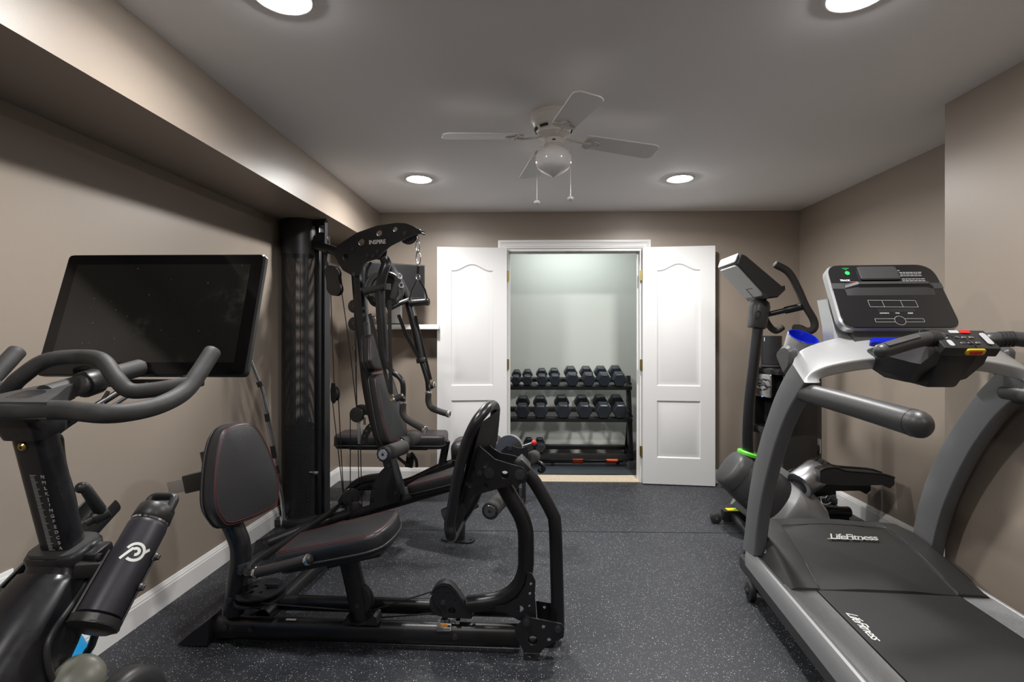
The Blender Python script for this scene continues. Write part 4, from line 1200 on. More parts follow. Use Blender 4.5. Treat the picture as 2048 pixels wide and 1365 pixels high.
# ergo bar grips
for s in (0, 1):
    f = (lambda p: TM(p)) if s else (lambda p: p)
    pts = [f(p) for p in (T(1.23, 1.72, 1.272), T(1.17, 1.705, 1.275), T(1.10, 1.685, 1.262), T(.998, 1.655, 1.236))]
    mb = MB(); mb.tube(catmull(pts, 6), .024, 18, rend=.022); gr = mb.build('grip', 'plastic_dark', tm, 60)
    a, b = pts[1].lerp(pts[2], .55), pts[3].lerp(pts[2], .12)
    mb = MB(); d = (b - a).normalized(); sd = d.cross(ZU).normalized(); upn = sd.cross(d); to = (CAM - a).normalized()
    nn = (upn * .8 - TVd * .6).normalized(); sd2 = d.cross(nn).normalized()
    mb.prism(fillet2([(0, -.010), ((b - a).length, -.010), ((b - a).length, .010), (0, .010)], .004, 3), a + nn * .0245, d, sd2, .004, n=nn, bev=.001); mb.build('pulse_sensor', 'bar_rubber', gr, 40)
    mb = MB()
    for k in range(4):
        p = pts[1] + (pts[0] - pts[1]).normalized() * (.004 + .010 * k); mb.tube([p, p + (pts[0] - pts[1]).normalized() * .006], .0262, 18)
    mb.build('grip_collar', 'plastic', gr, 50)
# ================================================================== CLOSET: mat, rack, dumbbells, bar
# curled rubber mat
mx0, mx1 = CLX + .12, CRX - .012
mb = MB(); secs = []
n1 = 26
def matz(x, y):
    z = .016
    if x > mx1 - .17: z += ((x - mx1 + .17) / .17) ** 2 * .13
    if y > CB - .04: z += ((y - CB + .04) / .03) ** 2 * .05
    return z
ys = [4.665, 4.70, 4.80, 5.0, 5.2, 5.31, 5.325, 5.335, 5.345]
xs = [mx0 + (mx1 - mx0) * i / n1 for i in range(n1 + 1)] + []
def front(x): return 0.020 * max(0, (x - .75)) * 2
top = [[V((x, y + (front(x) if y < 4.75 else 0), matz(x, y))) for x in xs] for y in ys]
mb.loft([r + [p - V((0, 0, .009)) for p in reversed(r)] for r in top])
tag(mb.build('rubber_mat', 'rubber_mat', None, 40), 'black rubber mat with curled up right edge on the closet floor', 'mat')
# rack
RX1 = PY(1261, 830, 5.0).x; RX0 = OL - .16
rk = thing('dumbbell_rack', 'black three tier steel rack full of hex dumbbells inside the closet', 'dumbbell rack', ((RX0 + RX1) / 2, 5.05, .016))
for x, s in ((RX0, 1), (RX1, -1)):
    mb = MB()
    mb.bar(V((x, 4.98, .05)), V((x, 5.13, .875)), .042, .06, up=(0, 1, 0), bevel=.004)
    mb.bar(V((x, 4.87, .050)), V((x, 5.28, .050)), .045, .045, bevel=.004)
    mb.bar(V((x, 5.26, .05)), V((x, 5.06, .50)), .035, .035, up=(0, 1, 0), bevel=.004)
    fr_ = mb.build('side_frame', 'black_metal', rk)
    for y in (4.885, 5.262):
        mb = MB(); mb.loft([[V((x + a * k, y + b * k2, z)) for a, b in ((-1, -1), (1, -1), (1, 1), (-1, 1))] for k, k2, z in ((.062, .035, .016), (.058, .032, .058), (.035, .024, .085))]); mb.build('rubber_foot', 'plastic_dark', fr_, 30)
    for z_, y_ in ((.80, 5.085), (.49, 5.03)):
        mb = MB(); bolt(mb, V((x - s * .022, y_, z_)), (-s, 0, 0), .008); mb.build('bolt', 'bolt', fr_)
tiers = [(4.955, .795, 5.20, .848), (4.93, .490, 5.20, .545), (4.92, .140, 5.20, .165)]
for yf, zf, yr, zr in tiers:
    for y, z in ((yf, zf), (yr, zr)):
        t_ = V((0, yr - yf, zr - zf)).normalized(); nn = V((0, -t_.z, t_.y))
        mb = MB()
        mb.bar(V((RX0, y, z)) - nn * .003, V((RX1, y, z)) - nn * .003, .060, .006, up=nn)
        mb.bar(V((RX0, y, z)) - t_ * .03 - nn * .016, V((RX1, y, z)) - t_ * .03 - nn * .016, .005, .036, up=nn)
        mb.build('shelf_rail', 'black_metal', rk, 0)
for y0, z0, y1, z1 in tiers:
    for x in (RX0 + .02, RX1 - .02):
        mb = MB(); mb.bar(V((x, y0, z0 - .02)), V((x, y1, z1 - .02)), .006, .04); mb.build('tier_bracket', 'black_metal', rk, 0)
# hex dumbbells
def hex_db(r, length, tilt, label, loc, group, yaw=0.0):
    t = thing('dumbbell', label, 'dumbbell', loc, group)
    Rm = Matrix.Rotation(yaw, 3, 'Z') @ Matrix.Rotation(tilt, 3, 'X')
    hl = length * .31
    for s in (-1, 1):
        mb = MB()
        prof = [(-hl / 2, r * .84), (-hl / 2 + hl * .12, r), (hl / 2 - hl * .12, r), (hl / 2, r * .84)]
        c = V((0, s * (length - hl) / 2, 0))
        secs = [[V(loc) + Rm @ (c + V((rr * math.cos(k * PI / 3), h, rr * math.sin(k * PI / 3)))) for k in range(6)] for h, rr in prof]
        mb.loft(secs); 
        bmesh.ops.bevel(mb.bm, geom=list(mb.bm.edges), offset=.0018, segments=2, profile=.5, affect='EDGES')
        mb.build('hex_head', 'hex_rubber', t, 14)
    mb = MB(); L = length - 2 * hl
    mb.lathe([(-L / 2 - .005, .014), (-L / 4, .0145), (0, .017), (L / 4, .0145), (L / 2 + .005, .014)], V(loc), Rm @ V((0, 1, 0)), 16); mb.build('handle', 'steel', t, 60)
    return t
lab_top = ['smallest hex dumbbell at the left end of the top rack shelf', 'small hex dumbbell second from left on the top rack shelf', 'hex dumbbell third from left on the top rack shelf', 'hex dumbbell fourth from left on the top rack shelf',
           'hex dumbbell fourth from right on the top rack shelf', 'hex dumbbell third from right on the top rack shelf', 'hex dumbbell second from right on the top rack shelf', 'hex dumbbell at the right end of the top rack shelf']
top_px = [(1032, 20.5), (1054.6, 21.5), (1084, 23.5), (1110, 24), (1144, 28), (1176.5, 28), (1207, 28.5), (1237.5, 29.5)]
def on_tier(k, px, r, L, lab, grp):
    yf, zf, yr, zr = tiers[k]
    ang = math.atan2(zr - zf, yr - yf)
    yc, zc = (yf + yr) / 2 - .012, (zf + zr) / 2
    p = PY(px, 760, yf); h = r * .866 + .003
    loc = V((p.x, yc - math.sin(ang) * h, zc + math.cos(ang) * h))
    return hex_db(r, L, ang, lab, loc, grp)
for (px, w), lab in zip(top_px, lab_top): on_tier(0, px, w / 2 * 4.93 / 1024 * 1.02, .27 + (w - 20) * .006, lab, 'hex dumbbells on the top rack shelf')
mid_px = [(1045, 30), (1081, 30), (1126, 32), (1168, 32), (1206, 33), (1240, 33)]
lab_mid = ['hex dumbbell at the left end of the middle rack shelf', 'hex dumbbell second from left on the middle rack shelf', 'hex dumbbell third from left on the middle rack shelf',
           'hex dumbbell third from right on the middle rack shelf', 'hex dumbbell second from right on the middle rack shelf', 'large hex dumbbell at the right end of the middle rack shelf']
for (px, w), lab in zip(mid_px, lab_mid): on_tier(1, px, w / 2 * 4.92 / 1024, .34, lab, 'hex dumbbells on the middle rack shelf')
for px, lab in ((1057, 'small hex dumbbell on the bottom rack shelf, left one behind the red knob'), (1080, 'small hex dumbbell on the bottom rack shelf, right one beside the red knob')):
    on_tier(2, px, .052, .25, lab, 'small hex dumbbells on the bottom rack shelf')
# bar with orange grips on the mat
b0, b1 = PY(1132, 916.5, 4.99), PY(1246, 918.5, 5.03); b0.z = b1.z = .052
b0.x -= .25
eb = thing('exercise_bar', 'black exercise bar with two orange grips on the mat under the rack', 'exercise bar', (b0 + b1) / 2)
MB().cyl(b0, b1, .016, seg=16, bev=.003).build('bar', 'black_metal', eb)
for a, b in ((1145, 1166), (1213, 1236)):
    pa, pb = PY(a, 917, 5.0).x, PY(b, 917, 5.0).x
    d = (b1 - b0).normalized(); qa = b0 + d * (pa - b0.x); qb = b0 + d * (pb - b0.x); L = (qb - qa).length
    mb = MB(); mb.lathe([(0, .017), (.001, .024), (.008, .024), (.011, .0205), (L - .011, .0205), (L - .008, .024), (L - .001, .024), (L, .017)], qa, d, 20); mb.build('grip', 'orange', eb, 40)
for q in (b0 + V((.12, 0, 0)), b1 - V((.05, 0, 0))):
    mb = MB(); mb.box(q - V((0, 0, .024)), (.03, .05, .028), bevel=.003); mb.build('bar_rest', 'rubber', eb)
# ================================================================== CEILING FAN
fc = PD(1107, 300, 2.50); fx, fy = fc.x, fc.y
fan = thing('ceiling_fan', 'white four blade ceiling fan with opal glass globe and two pull chains', 'ceiling fan', (fx, fy, ZC))
F = lambda x, y, z: V((fx + x, fy + y, z))
mb = MB(); mb.lathe([(2.36, .108), (2.352, .111), (2.345, .108), (2.338, .112), (2.330, .109), (2.322, .107), (2.310, .100), (2.298, .094), (2.297, .091), (2.270, .080), (2.268, .083), (2.262, .083), (2.256, .074), (2.246, .060), (2.240, .045)], F(0, 0, 0), (0, 0, 1), 48, True, True)
hs = mb.build('motor_housing', 'fan_white', fan, 40)
SLOT = mat('vent_slot_dark', (.03, .028, .026), .8)
for k in range(8):
    a = 2 * PI * k / 8 + .2
    mb = MB(); secs = []
    for da in (-.24, -.12, 0, .12, .24):
        d = V((math.cos(a + da), math.sin(a + da), 0)); secs.append([F(0, 0, 0) + d * (.0880) + V((0, 0, 2.279)), F(0, 0, 0) + d * .0905 + V((0, 0, 2.279)), F(0, 0, 0) + d * .0945 + V((0, 0, 2.290)), F(0, 0, 0) + d * .088 + V((0, 0, 2.290))])
    mb.loft(secs); mb.build('vent_slot', SLOT, hs, 0)
mb = MB(); mb.lathe([(2.25, .040), (2.246, .047), (2.20, .047), (2.196, .049), (2.19, .049), (2.188, .040)], F(0, 0, 0), (0, 0, 1), 40); ft = mb.build('light_fitter', 'fan_white', fan, 40)
mb = MB()
for row in (0, 1):
    for k in range(30):
        a = 2 * PI * k / 30 + row * .1; d = V((math.cos(a), math.sin(a), 0)); p = F(0, 0, 2.203 + row * .008) + d * .0465; mb.cyl(p, p + d * .001, .0018, seg=6)
mb.build('vent_perforation', SLOT, ft, 0)
mb = MB(); mb.lathe([(2.192, .048), (2.189, .062), (2.182, .074), (2.170, .083), (2.150, .089), (2.130, .089), (2.112, .085), (2.098, .076), (2.086, .060), (2.074, .038), (2.064, .018), (2.057, .004), (2.056, 0)], F(0, 0, 0), (0, 0, 1), 48, True, False)
mb.build('globe', 'globe', fan, 70)
th0 = math.radians(13)
for k in range(4):
    a = th0 + k * PI / 2; d = V((math.cos(a), math.sin(a), 0)); s = V((-math.sin(a), math.cos(a), 0)); up = V((0, 0, 1))
    dd = (d - up * .075).normalized(); sp = (s - up * .17).normalized(); nn = dd.cross(sp)
    O = F(0, 0, 2.245) + d * .155
    ol = fillet2([(0, -.052), (.02, -.056), (.36, -.066), (.385, -.045), (.385, .045), (.36, .066), (.02, .056), (0, .052)], [.01, .02, .02, .03, .03, .02, .02, .01], 4)
    mb = MB(); mb.prism(ol, O, dd, sp, .007, n=nn, bev=.002); mb.build('blade', 'blade', fan, 30)
    # blade iron: curved arm with scrolled plate under the blade
    mb = MB()
    mb.tube(catmull([F(0, 0, 2.252) + d * .055, F(0, 0, 2.243) + d * .095, O - nn * .012 + dd * .0, O - nn * .007 + dd * .04], 6), .009, 10, r_b=.005, up=up)
    pl = [(.0, -.018), (.012, -.046), (.030, -.054), (.040, -.040), (.048, -.020), (.075, -.012), (.082, 0), (.075, .012), (.048, .020), (.040, .040), (.030, .054), (.012, .046), (0, .018)]
    mb.prism([(p.x, p.y) for p in catmull([V((x, y)) for x, y in pl], 3, True)], O - nn * .0065, dd, sp, .005, n=nn)
    for q in (-.036, .036, 0):
        p = O + dd * (.03 if q else .062) + sp * q - nn * .009; mb.cyl(p, p - nn * .003, .004, seg=10)
    mb.build('blade_bracket', 'fan_white', fan, 40)
for px, y0, y1, dd_ in ((1074, 300, 400, .02), (1141, 280, 392, -.03)):
    top, bot = PD(px, y0, 2.5 + dd_), PD(px, y1, 2.5 + dd_)
    top.x = bot.x; top.y = bot.y
    q = F(0, 0, 2.235 if px > 1100 else 2.21); q += (V((top.x, top.y, q.z)) - q).normalized() * .047
    mb = MB(); mb.tube(fillet([q, q.lerp(V((top.x, top.y, q.z)), .9), V((top.x, top.y, q.z - .02 - .0)), bot], .012), .0007, 6)
    n = int((q.z - bot.z) / .012)
    for i in range(n): mb.sphere(V((top.x, top.y, bot.z + i * .012)), .0012, 6, 4)
    ch = mb.build('pull_chain', 'steel', fan, 60)
    mb = MB(); mb.lathe([(0, 0), (-.002, .006), (-.008, .0135), (-.014, .0145), (-.020, .011), (-.023, 0)], bot, (0, 0, 1), 20, False, False); mb.build('chain_knob', 'white_plastic', ch, 60)
mb = MB(); p = F(.0, -.0465, 2.225); mb.box(p, (.016, .006, .006), bevel=.001); mb.build('fan_switch', 'plastic', fan)
# ================================================================== ELLIPTICAL (back right)
EN_, EM, EF = 3.25, 3.42, 3.60          # near, middle and far planes across the machine
el = thing('elliptical_trainer', 'black and grey elliptical trainer with green ring at its column, behind the treadmill', 'elliptical trainer', (1.75, 3.45, 0))
q = lambda x, y, Y=EM: PY(x, y, Y)
# column
mb = MB(); pts = [q(1497, 925), q(1495, 870), q(1499, 800), q(1507, 730), q(1516, 650)]
mb.tube(catmull(pts, 6), .034, 20, r_b=.042); mb.build('column', 'black_metal', el, 60)
# head
hc0, hc1 = q(1513, 654), q(1521, 602)
ax = (hc1 - hc0).normalized(); sx = V((1, 0, 0)); sx = (sx - ax * sx.dot(ax)).normalized(); sy = V((0, 1, 0))
def ering(c, a, b, n=28): return [c + sx * (a * math.copysign(abs(math.cos(t)) ** .6, math.cos(t))) + sy * (b * math.copysign(abs(math.sin(t)) ** .6, math.sin(t))) for t in [2 * PI * k / n for k in range(n)]]
L = (hc1 - hc0).length
mb = MB(); mb.loft([ering(hc0 - ax * .01, .046, .052), ering(hc0, .052, .060), ering(hc0 + ax * L * .75, .058, .066), ering(hc0 + ax * L * .95, .050, .056), ering(hc0 + ax * L * 1.04, .030, .036)])
hd = mb.build('head', 'plastic_dark', el, 60)
mb = MB(); rc_ = hc0 + ax * L * .42 - sx * .030 - sy * .0665
mb.tube([rc_ + sx * (.016 * math.cos(a)) + ax * (.024 * math.sin(a)) for a in [2 * PI * k / 24 for k in range(24)]], .002, 6, closed=True); mb.build('head_emblem', 'plastic', hd, 60)
# console
prof = [(1473, 526), (1480, 506), (1489, 509), (1566, 574), (1572, 572), (1573, 580), (1557, 595), (1538, 597)]
A = [q(x, y, EN_) for x, y in prof]
mb = MB(); B = [p + V((0, .32, 0)) for p in A]; mid = sum(A, V()) / len(A)
mb.loft([[mid.lerp(p, .94) for p in A], [p + V((0, .012, 0)) for p in A], [p - V((0, .012, 0)) for p in B], [(mid + V((0, .32, 0))).lerp(p, .94) for p in B]])
cs = mb.build('console', 'plastic', el, 25)
bt0, bt1 = A[0], A[7]; bd_ = (bt1 - bt0).normalized(); bn = V((bd_.z, 0, -bd_.x)); bn = -bn if bn.x > 0 else bn
mb = MB(); Lb_ = (bt1 - bt0).length
mb.prism(fillet2([(.01, .02), (Lb_ - .03, .02), (Lb_ - .03, .30), (.01, .30)], .03, 4), bt0 + bn * .003, bd_, (0, 1, 0), .012, n=bn, bev=.004); bp_ = mb.build('back_cover', 'light_grey', cs, 40)
mb = MB()
for a, b in (((.20, .07), (.20, .16)), ((.20, .16), (.34, .16)), ((.34, .07), (.34, .16))): mb.bar(bt0 + bn * .010 + bd_ * a[0] + V((0, a[1], 0)), bt0 + bn * .010 + bd_ * b[0] + V((0, b[1], 0)), .004, .002, up=bn)
mb.build('battery_door_seam', 'plastic', bp_, 0)
tn = (A[1] - A[0]).normalized(); to_ = V((tn.z, 0, -tn.x)); to_ = -to_ if to_.z < 0 else to_
mb = MB(); mb.prism(fillet2([(.005, .012), ((A[1] - A[0]).length - .002, .012), ((A[1] - A[0]).length - .002, .308), (.005, .308)], .015, 4), A[0] + to_ * .004, tn, (0, 1, 0), .010, n=to_, bev=.003); mb.build('end_cap', 'silver', cs, 40)
mb = MB(); mb.loft([ering(hc1 + ax * .0, .022, .03), [p for p in ering(hc1 + ax * .03 + V((.01, -.03, 0)), .030, .04)]]); mb.build('console_neck', 'plastic', el, 50)
# handlebars
hb_ = [q(1551, 529, 3.20), q(1577, 545, 3.20), q(1596, 578, 3.20), q(1611, 612, 3.20), q(1627, 640, 3.20), q(1628, 657, 3.20), q(1615, 663, 3.22), q(1600, 657, 3.26), q(1590, 656, 3.30)]
mb = MB(); mb.tube(catmull(hb_, 6), .0225, 14, rend=.01); mb.build('handlebar', 'foam', el, 60)
hf = [q(1532, 560, 3.72), q(1526, 600, 3.72), q(1530, 635, 3.72), q(1540, 654, 3.72), q(1552, 662, 3.72), q(1565, 655, 3.70)]
mb = MB(); mb.tube(catmull(hf, 6), .0225, 14, rend=.012); mb.build('handlebar', 'foam', el, 60)
for Y, pa, pb in ((3.20, q(1524, 632, EM), q(1606, 613, 3.20)), (3.72, q(1522, 628, EM), q(1530, 632, 3.72))):
    mb = MB(); mb.tube([pa, pb], .0165, 14); m_ = pa.lerp(pb, .58); mb.cyl(m_, pb, .023, seg=16, bev=.003); mb.build('crossbar', 'black_metal', el, 60)
# drive housing: inclined rounded body
a0, a1 = q(1471, 944, EM - .02), q(1622, 1052, EM - .02)
dv = (a1 - a0).normalized(); nv = V((-dv.z, 0, dv.x)); nv = nv if nv.z > 0 else -nv
def hring(t, r, w, up=0, n=36): 
    c = a0 + dv * t + nv * up
    return [c + nv * (r * math.copysign(abs(math.cos(k)) ** .8, math.cos(k))) + V((0, 1, 0)) * (w * math.copysign(abs(math.sin(k)) ** .8, math.sin(k))) for k in [2 * PI * i / n for i in range(n)]]
mb = MB(); mb.loft([hring(-.070, .05, .04), hring(-.066, .100, .085), hring(-.055, .118, .105), hring(-.03, .128, .118), hring(.012, .137, .126), hring(.015, .131, .121), hring(.03, .138, .128), hring(.10, .152, .142), hring(.103, .148, .139), hring(.112, .153, .143), hring(.20, .162, .150), hring(.33, .160, .148), hring(.36, .150, .14)])
hg = mb.build('drive_housing', 'plastic_dark', el, 40)
mb = MB(); mb.loft([hring(.26, .15, .13), hring(.335, .186, .166), hring(.345, .192, .172), hring(.45, .185, .168), hring(.58, .15, .15), hring(.66, .09, .12)]); mb.build('lower_shell', 'silver', el, 40)
mb = MB(); mb.loft([hring(.10, .192, .030), hring(.22, .200, .034), hring(.36, .204, .034), hring(.46, .196, .030)]); mb.build('top_strip', 'light_grey', el, 40)
rim = [q(1447, 900, 3.62), q(1444, 930, 3.62), q(1455, 965, 3.60), q(1480, 995, 3.56), q(1505, 1015, 3.5)]
mb = MB(); mb.tube([a0 + dv * .01 + V((0, .06, 0)) + nv * (.137 * math.cos(k)) + V((0, 1, 0)) * (.126 * math.sin(k)) for k in [2 * PI * i / 36 for i in range(36)]], .006, 8, closed=True); mb.build('housing_seam', 'plastic', hg, 60)
# green collar where the column enters
gc = q(1500, 908, EM - .01)
mb = MB(); ga = (V((0, 0, 1)) + nv * .8).normalized(); mb.lathe([(-.02, .062), (-.012, .078), (.004, .080), (.012, .072), (.012, .046), (-.02, .046)], gc, ga, 32, False, False); mb.build('green_collar', 'green', el, 40)
# crank hub and arms
h0, h1 = q(1597, 972, 3.28), q(1634, 944, 3.34)
hx = (h1 - h0).normalized()
mb = MB(); Lh = (h1 - h0).length; mb.lathe([(0, .060), (.004, .080), (.012, .086), (Lh, .086), (Lh + .006, .080)], h0, hx, 36); hub = mb.build('crank_hub', 'steel', el, 40)
mb = MB(); mb.lathe([(-.004, 0), (-.003, .052), (.003, .060)], h0, hx, 30, False, False); mb.build('hub_cap', 'plastic', hub, 40)
mb = MB()
mb.lathe([(Lh, .080), (Lh + .05, .070), (Lh + .08, .045)], h0, hx, 24)
for k in range(12):
    a_, b_, n_ = frame_from(hx); d_ = a_ * math.cos(2 * PI * k / 12) + b_ * math.sin(2 * PI * k / 12); p = h0 + hx * (Lh + .02) + d_ * .076; mb.bar(p - hx * .018, p + hx * .018, .014, .012, up=d_)
mb.build('pivot_joint', 'plastic', el, 40)
def pedal(Y, o, name='pedal'):
    mb = MB(); W = .085
    side = [(1640, 938), (1652, 934), (1675, 933), (1692, 940), (1760, 945), (1789, 953), (1789, 966), (1780, 974), (1768, 967), (1700, 968), (1655, 966), (1640, 962)]
    P_ = [q(x, y, Y) + V(o) for x, y in side]
    mb.loft([[p + V((0, w, 0)) for p in P_] for w in (-W * .0, W * 1.35)])
    pd_ = mb.build(name, 'plastic', el, 25)
    top = [q(x, y, Y) + V(o) + V((0, 0, .003)) for x, y in ((1655, 937), (1676, 936), (1692, 942), (1760, 947), (1786, 953))]
    mb = MB(); mb.loft([[p + V((0, w, 0)) for p in top] + [p + V((0, w, -.004)) for p in reversed(top)] for w in (.012, W * 1.35 - .012)]); mb.build('tread_pad', 'rubber', pd_, 20)
    rimp = [q(x, y, Y) + V(o) for x, y in ((1640, 938), (1652, 933), (1675, 931.5), (1692, 938), (1760, 944), (1789, 952))]
    mb = MB(); mb.tube(catmull(rimp, 4), .006, 8); mb.build('pedal_lip', 'plastic', pd_, 60)
    mb = MB(); mb.tube(catmull([p + V((0, W * 1.35, 0)) for p in rimp], 4), .006, 8); mb.build('pedal_lip', 'plastic', pd_, 60)
    return pd_
pedal(3.20, (0, 0, -.012)); pedal(3.46, (-.155, 0, -.052))
for pa, pb in ((q(1640, 950, 3.29), q(1660, 955, 3.27)), (q(1612, 985, 3.6), q(1668, 978, 3.6))):
    mb = MB(); mb.bar(pa, pb, .05, .07, bevel=.008); mb.build('pedal_arm', 'black_metal', el)
# floor frame
wz = PZ(1430, 1047, 0); 
sp0 = V((wz.x + .05, wz.y, .055)); sp1 = V((2.16, 3.56, .055))
mb = MB(); mb.bar(sp0, sp1, .07, .075, bevel=.008); mb.build('floor_frame', 'black_metal', el)
lb_ = sp0.lerp(sp1, .10); mb = MB(); mb.box(lb_ + V((0, 0, .0385)), (.115, .055, .002), Matrix.Rotation(math.atan2(sp1.y - sp0.y, sp1.x - sp0.x), 3, 'Z')); lbl = mb.build('warning_label', 'label_yellow', el, 0)
mb = MB(); mb.box(lb_ + V((.012, 0, .0398)), (.04, .03, .0008), Matrix.Rotation(math.atan2(sp1.y - sp0.y, sp1.x - sp0.x), 3, 'Z')); mb.build('warning_print', 'green_print', lbl, 0)
mb = MB(); s0 = V((wz.x + .12, wz.y - .02, .05)); s1 = PZ(1500, 1088, 0); s1.z = .05; mb.tube([s0, s1], .03, 16, rend=.01); mb.build('front_stabilizer', 'black_metal', el, 60)
mb = MB(); wc = V((wz.x + .005, wz.y, .036)); mb.lathe([(-.018, 0), (-.018, .030), (-.013, .036), (.013, .036), (.018, .030), (.018, 0)], wc, (.2, 1, 0), 24, False, False); wh = mb.build('transport_wheel', 'rubber', el, 50)
mb = MB(); mb.cyl(wc - V((0, .024, 0)), wc - V((0, .018, 0)), .008, seg=12); mb.build('axle', 'steel', wh)
r0, r1 = PD(1632, 1021, 3.50), PD(1697, 1019, 3.50); r0.z = r1.z = .075
mb = MB(); mb.tube([r0, r1], .036, 18, rend=.015); mb.build('rear_stabilizer', 'black_metal', el, 60)
mb = MB(); mb.cyl(V((r1.x - .05, r1.y, 0)), V((r1.x - .05, r1.y, .045)), .022, .018, seg=16); mb.build('levelling_foot', 'rubber', el)
# ================================================================== HOME GYM (leg press in front, press tower behind)
gym = thing('home_gym', 'black multi station home gym with leg press, seat pads and mesh covered cable tower', 'home gym', (-.75, 2.9, 0))
LN = V((.0333, 1, 0)).normalized(); LA = V((LN.y, -LN.x, 0)); LO = V((.026, 2.085, 0))
def L(px, py, off=0.0): return onplane(px, py, LO + LN * off, LN)
def plate(name, pts, off, t=.006, holes=(), pl=None, m='black_plate', parent=None, rnd=.006, N=None):
    """flat plate cut to pts on the plane at off; holes are (px, py, radius)"""
    pl = pl or L; N = N or LN
    P = [pl(x, y, off) for x, y in pts]; O = sum(P, V()) / len(P)
    A = V((N.y, -N.x, 0)); B = V((0, 0, 1))
    o2 = [((p - O).dot(A), (p - O).dot(B)) for p in P]
    o2 = [(q.x, q.y) for q in fillet2(o2, rnd, 3)]
    hs = []
    for x, y, r in holes:
        p = pl(x, y, off) - O; hs.append(circ(p.dot(A), p.dot(B), r, 18))
    mb = MB(); mb.prism(o2, O, A, B, t, holes=hs); return mb.build(name, m, parent or gym, 30)
def bolts(pts, off, parent, pl=None, N=None, r=.009, name='bolt', m='bolt'):
    pl = pl or L; N = N or LN
    for x, y in pts:
        mb = MB(); bolt(mb, pl(x, y, off), -N, r, r * .8); mb.build(name, m, parent, 30)
# ---------- leg press base
e0, e1 = L(424, 1254), L(1040, 1272)
mb = MB(); mb.tube([e0, e1], .034, 24, r_b=.046, up=(0, 0, 1)); base = mb.build('base_tube', 'black_metal', gym, 60)
bolts([(449, 1257), (501, 1259), (910, 1275)], -.036, base)
f0, f1 = L(508, 1226, .17), L(1040, 1243, .17)
f0.z = f1.z = .075
mb = MB(); mb.tube([f0, f1], .026, 20, r_b=.034, up=(0, 0, 1)); mb.build('base_tube', 'black_metal', gym, 60)
mb = MB(); mb.bar(e0 + V((.02, 0, -.01)), L(508, 1226, .17) + V((0, .02, -.03)), .08, .06, bevel=.006); mb.build('cross_member', 'black_metal', gym)
ftl = [(428, 1231), (430, 1262), (426, 1281), (400, 1281), (368, 1279), (400, 1252)]
mb = MB()
for off in (-.05, .05): pass
P = [L(x, y, -.02) for x, y in ftl]
for p in P: p.z = max(p.z, .002)
mb.loft([[p + LN * w for p in P] for w in (-.04, .05)]); mb.build('end_foot', 'black_plate', gym, 25)
mb = MB(); p = L(857, 1257, -.0352); mb.box(L(892, 1257, -.034) + V((0, 0, .004)), (.042, .002, .026), Matrix.Rotation(-.033, 3, 'Z')); lb = mb.build('caution_label', 'label_white', base, 0)
mb = MB(); mb.box(L(889, 1254.5, -.0352) + V((-.002, 0, .006)), (.026, .0014, .011), Matrix.Rotation(-.033, 3, 'Z')); mb.build('caution_print', 'label_orange', lb, 0)
mb = MB(); mb.box(L(896, 1261, -.0355) + V((-.006, 0, .004)), (.030, .0012, .003), Matrix.Rotation(-.033, 3, 'Z')); mb.box(L(898, 1257, -.0355) + V((.0, 0, .008)), (.012, .0012, .007), Matrix.Rotation(-.033, 3, 'Z')); mb.build('caution_print', 'plastic_dark', lb, 0)
mb = MB(); mb.box(L(582, 1239, -.018) + V((0, 0, -.002)), (.042, .012, .0012), Matrix.Rotation(-.033, 3, 'Z')); mb.build('maker_label', 'grey_print', base, 0)
# pivot bracket at the right end
br = [(1030, 1255), (1053, 1234), (1123, 1248), (1129, 1257), (1127, 1275), (1090, 1295), (1080, 1307), (1048, 1305), (1030, 1270)]
hl = [(1065.5, 1281, .019), (1087, 1254, .008), (1098, 1280, .009)]
bk = plate('pivot_bracket', br, -.062, .007, hl); plate('pivot_bracket', br, .075, .007, hl)
bolts([(1053, 1245), (1116, 1258)], -.066, bk, r=.011)
mb = MB(); mb.cyl(L(1053, 1245, -.06), L(1053, 1245, .10), .016, seg=16); mb.cyl(L(1116, 1258, -.06), L(1116, 1258, .10), .016, seg=16); mb.build('pivot_pin', 'bolt', bk)
p0_, p1_ = L(1048, 1305, -.062), L(1080, 1307, -.062)
mb = MB(); mb.hexa([V((p0_.x, p0_.y, .0)), V((p1_.x, p1_.y, .0)), V((p1_.x, p1_.y + .14, .0)), V((p0_.x, p0_.y + .14, .0)), V((p0_.x, p0_.y, .008)), V((p1_.x, p1_.y, .008)), V((p1_.x, p1_.y + .14, .008)), V((p0_.x, p0_.y + .14, .008))], .002); mb.build('foot_plate', 'black_plate', gym)
# outer link tube
ol = [L(1046, 938, -.01), L(1070, 966, -.01), L(1103, 1024, -.01), L(1110, 1052, -.01), L(1113, 1135, .0), L(1116, 1252, .0)]
mb = MB(); mb.tube(catmull(ol, 7), .027, 18); lk = mb.build('link_tube', 'black_metal', gym, 60)
mb = MB(); q_ = ol[0]; mb.box(q_ + V((-.006, 0, .012)), (.055, .10, .055), Matrix.Rotation(-.75, 3, 'Y'), .004); mb.build('link_block', 'black_plate', lk)
plate('link_gusset', [(1072, 1202), (1104, 1207), (1106, 1246), (1075, 1240)], .03, .006, [(1089, 1215, .006)])
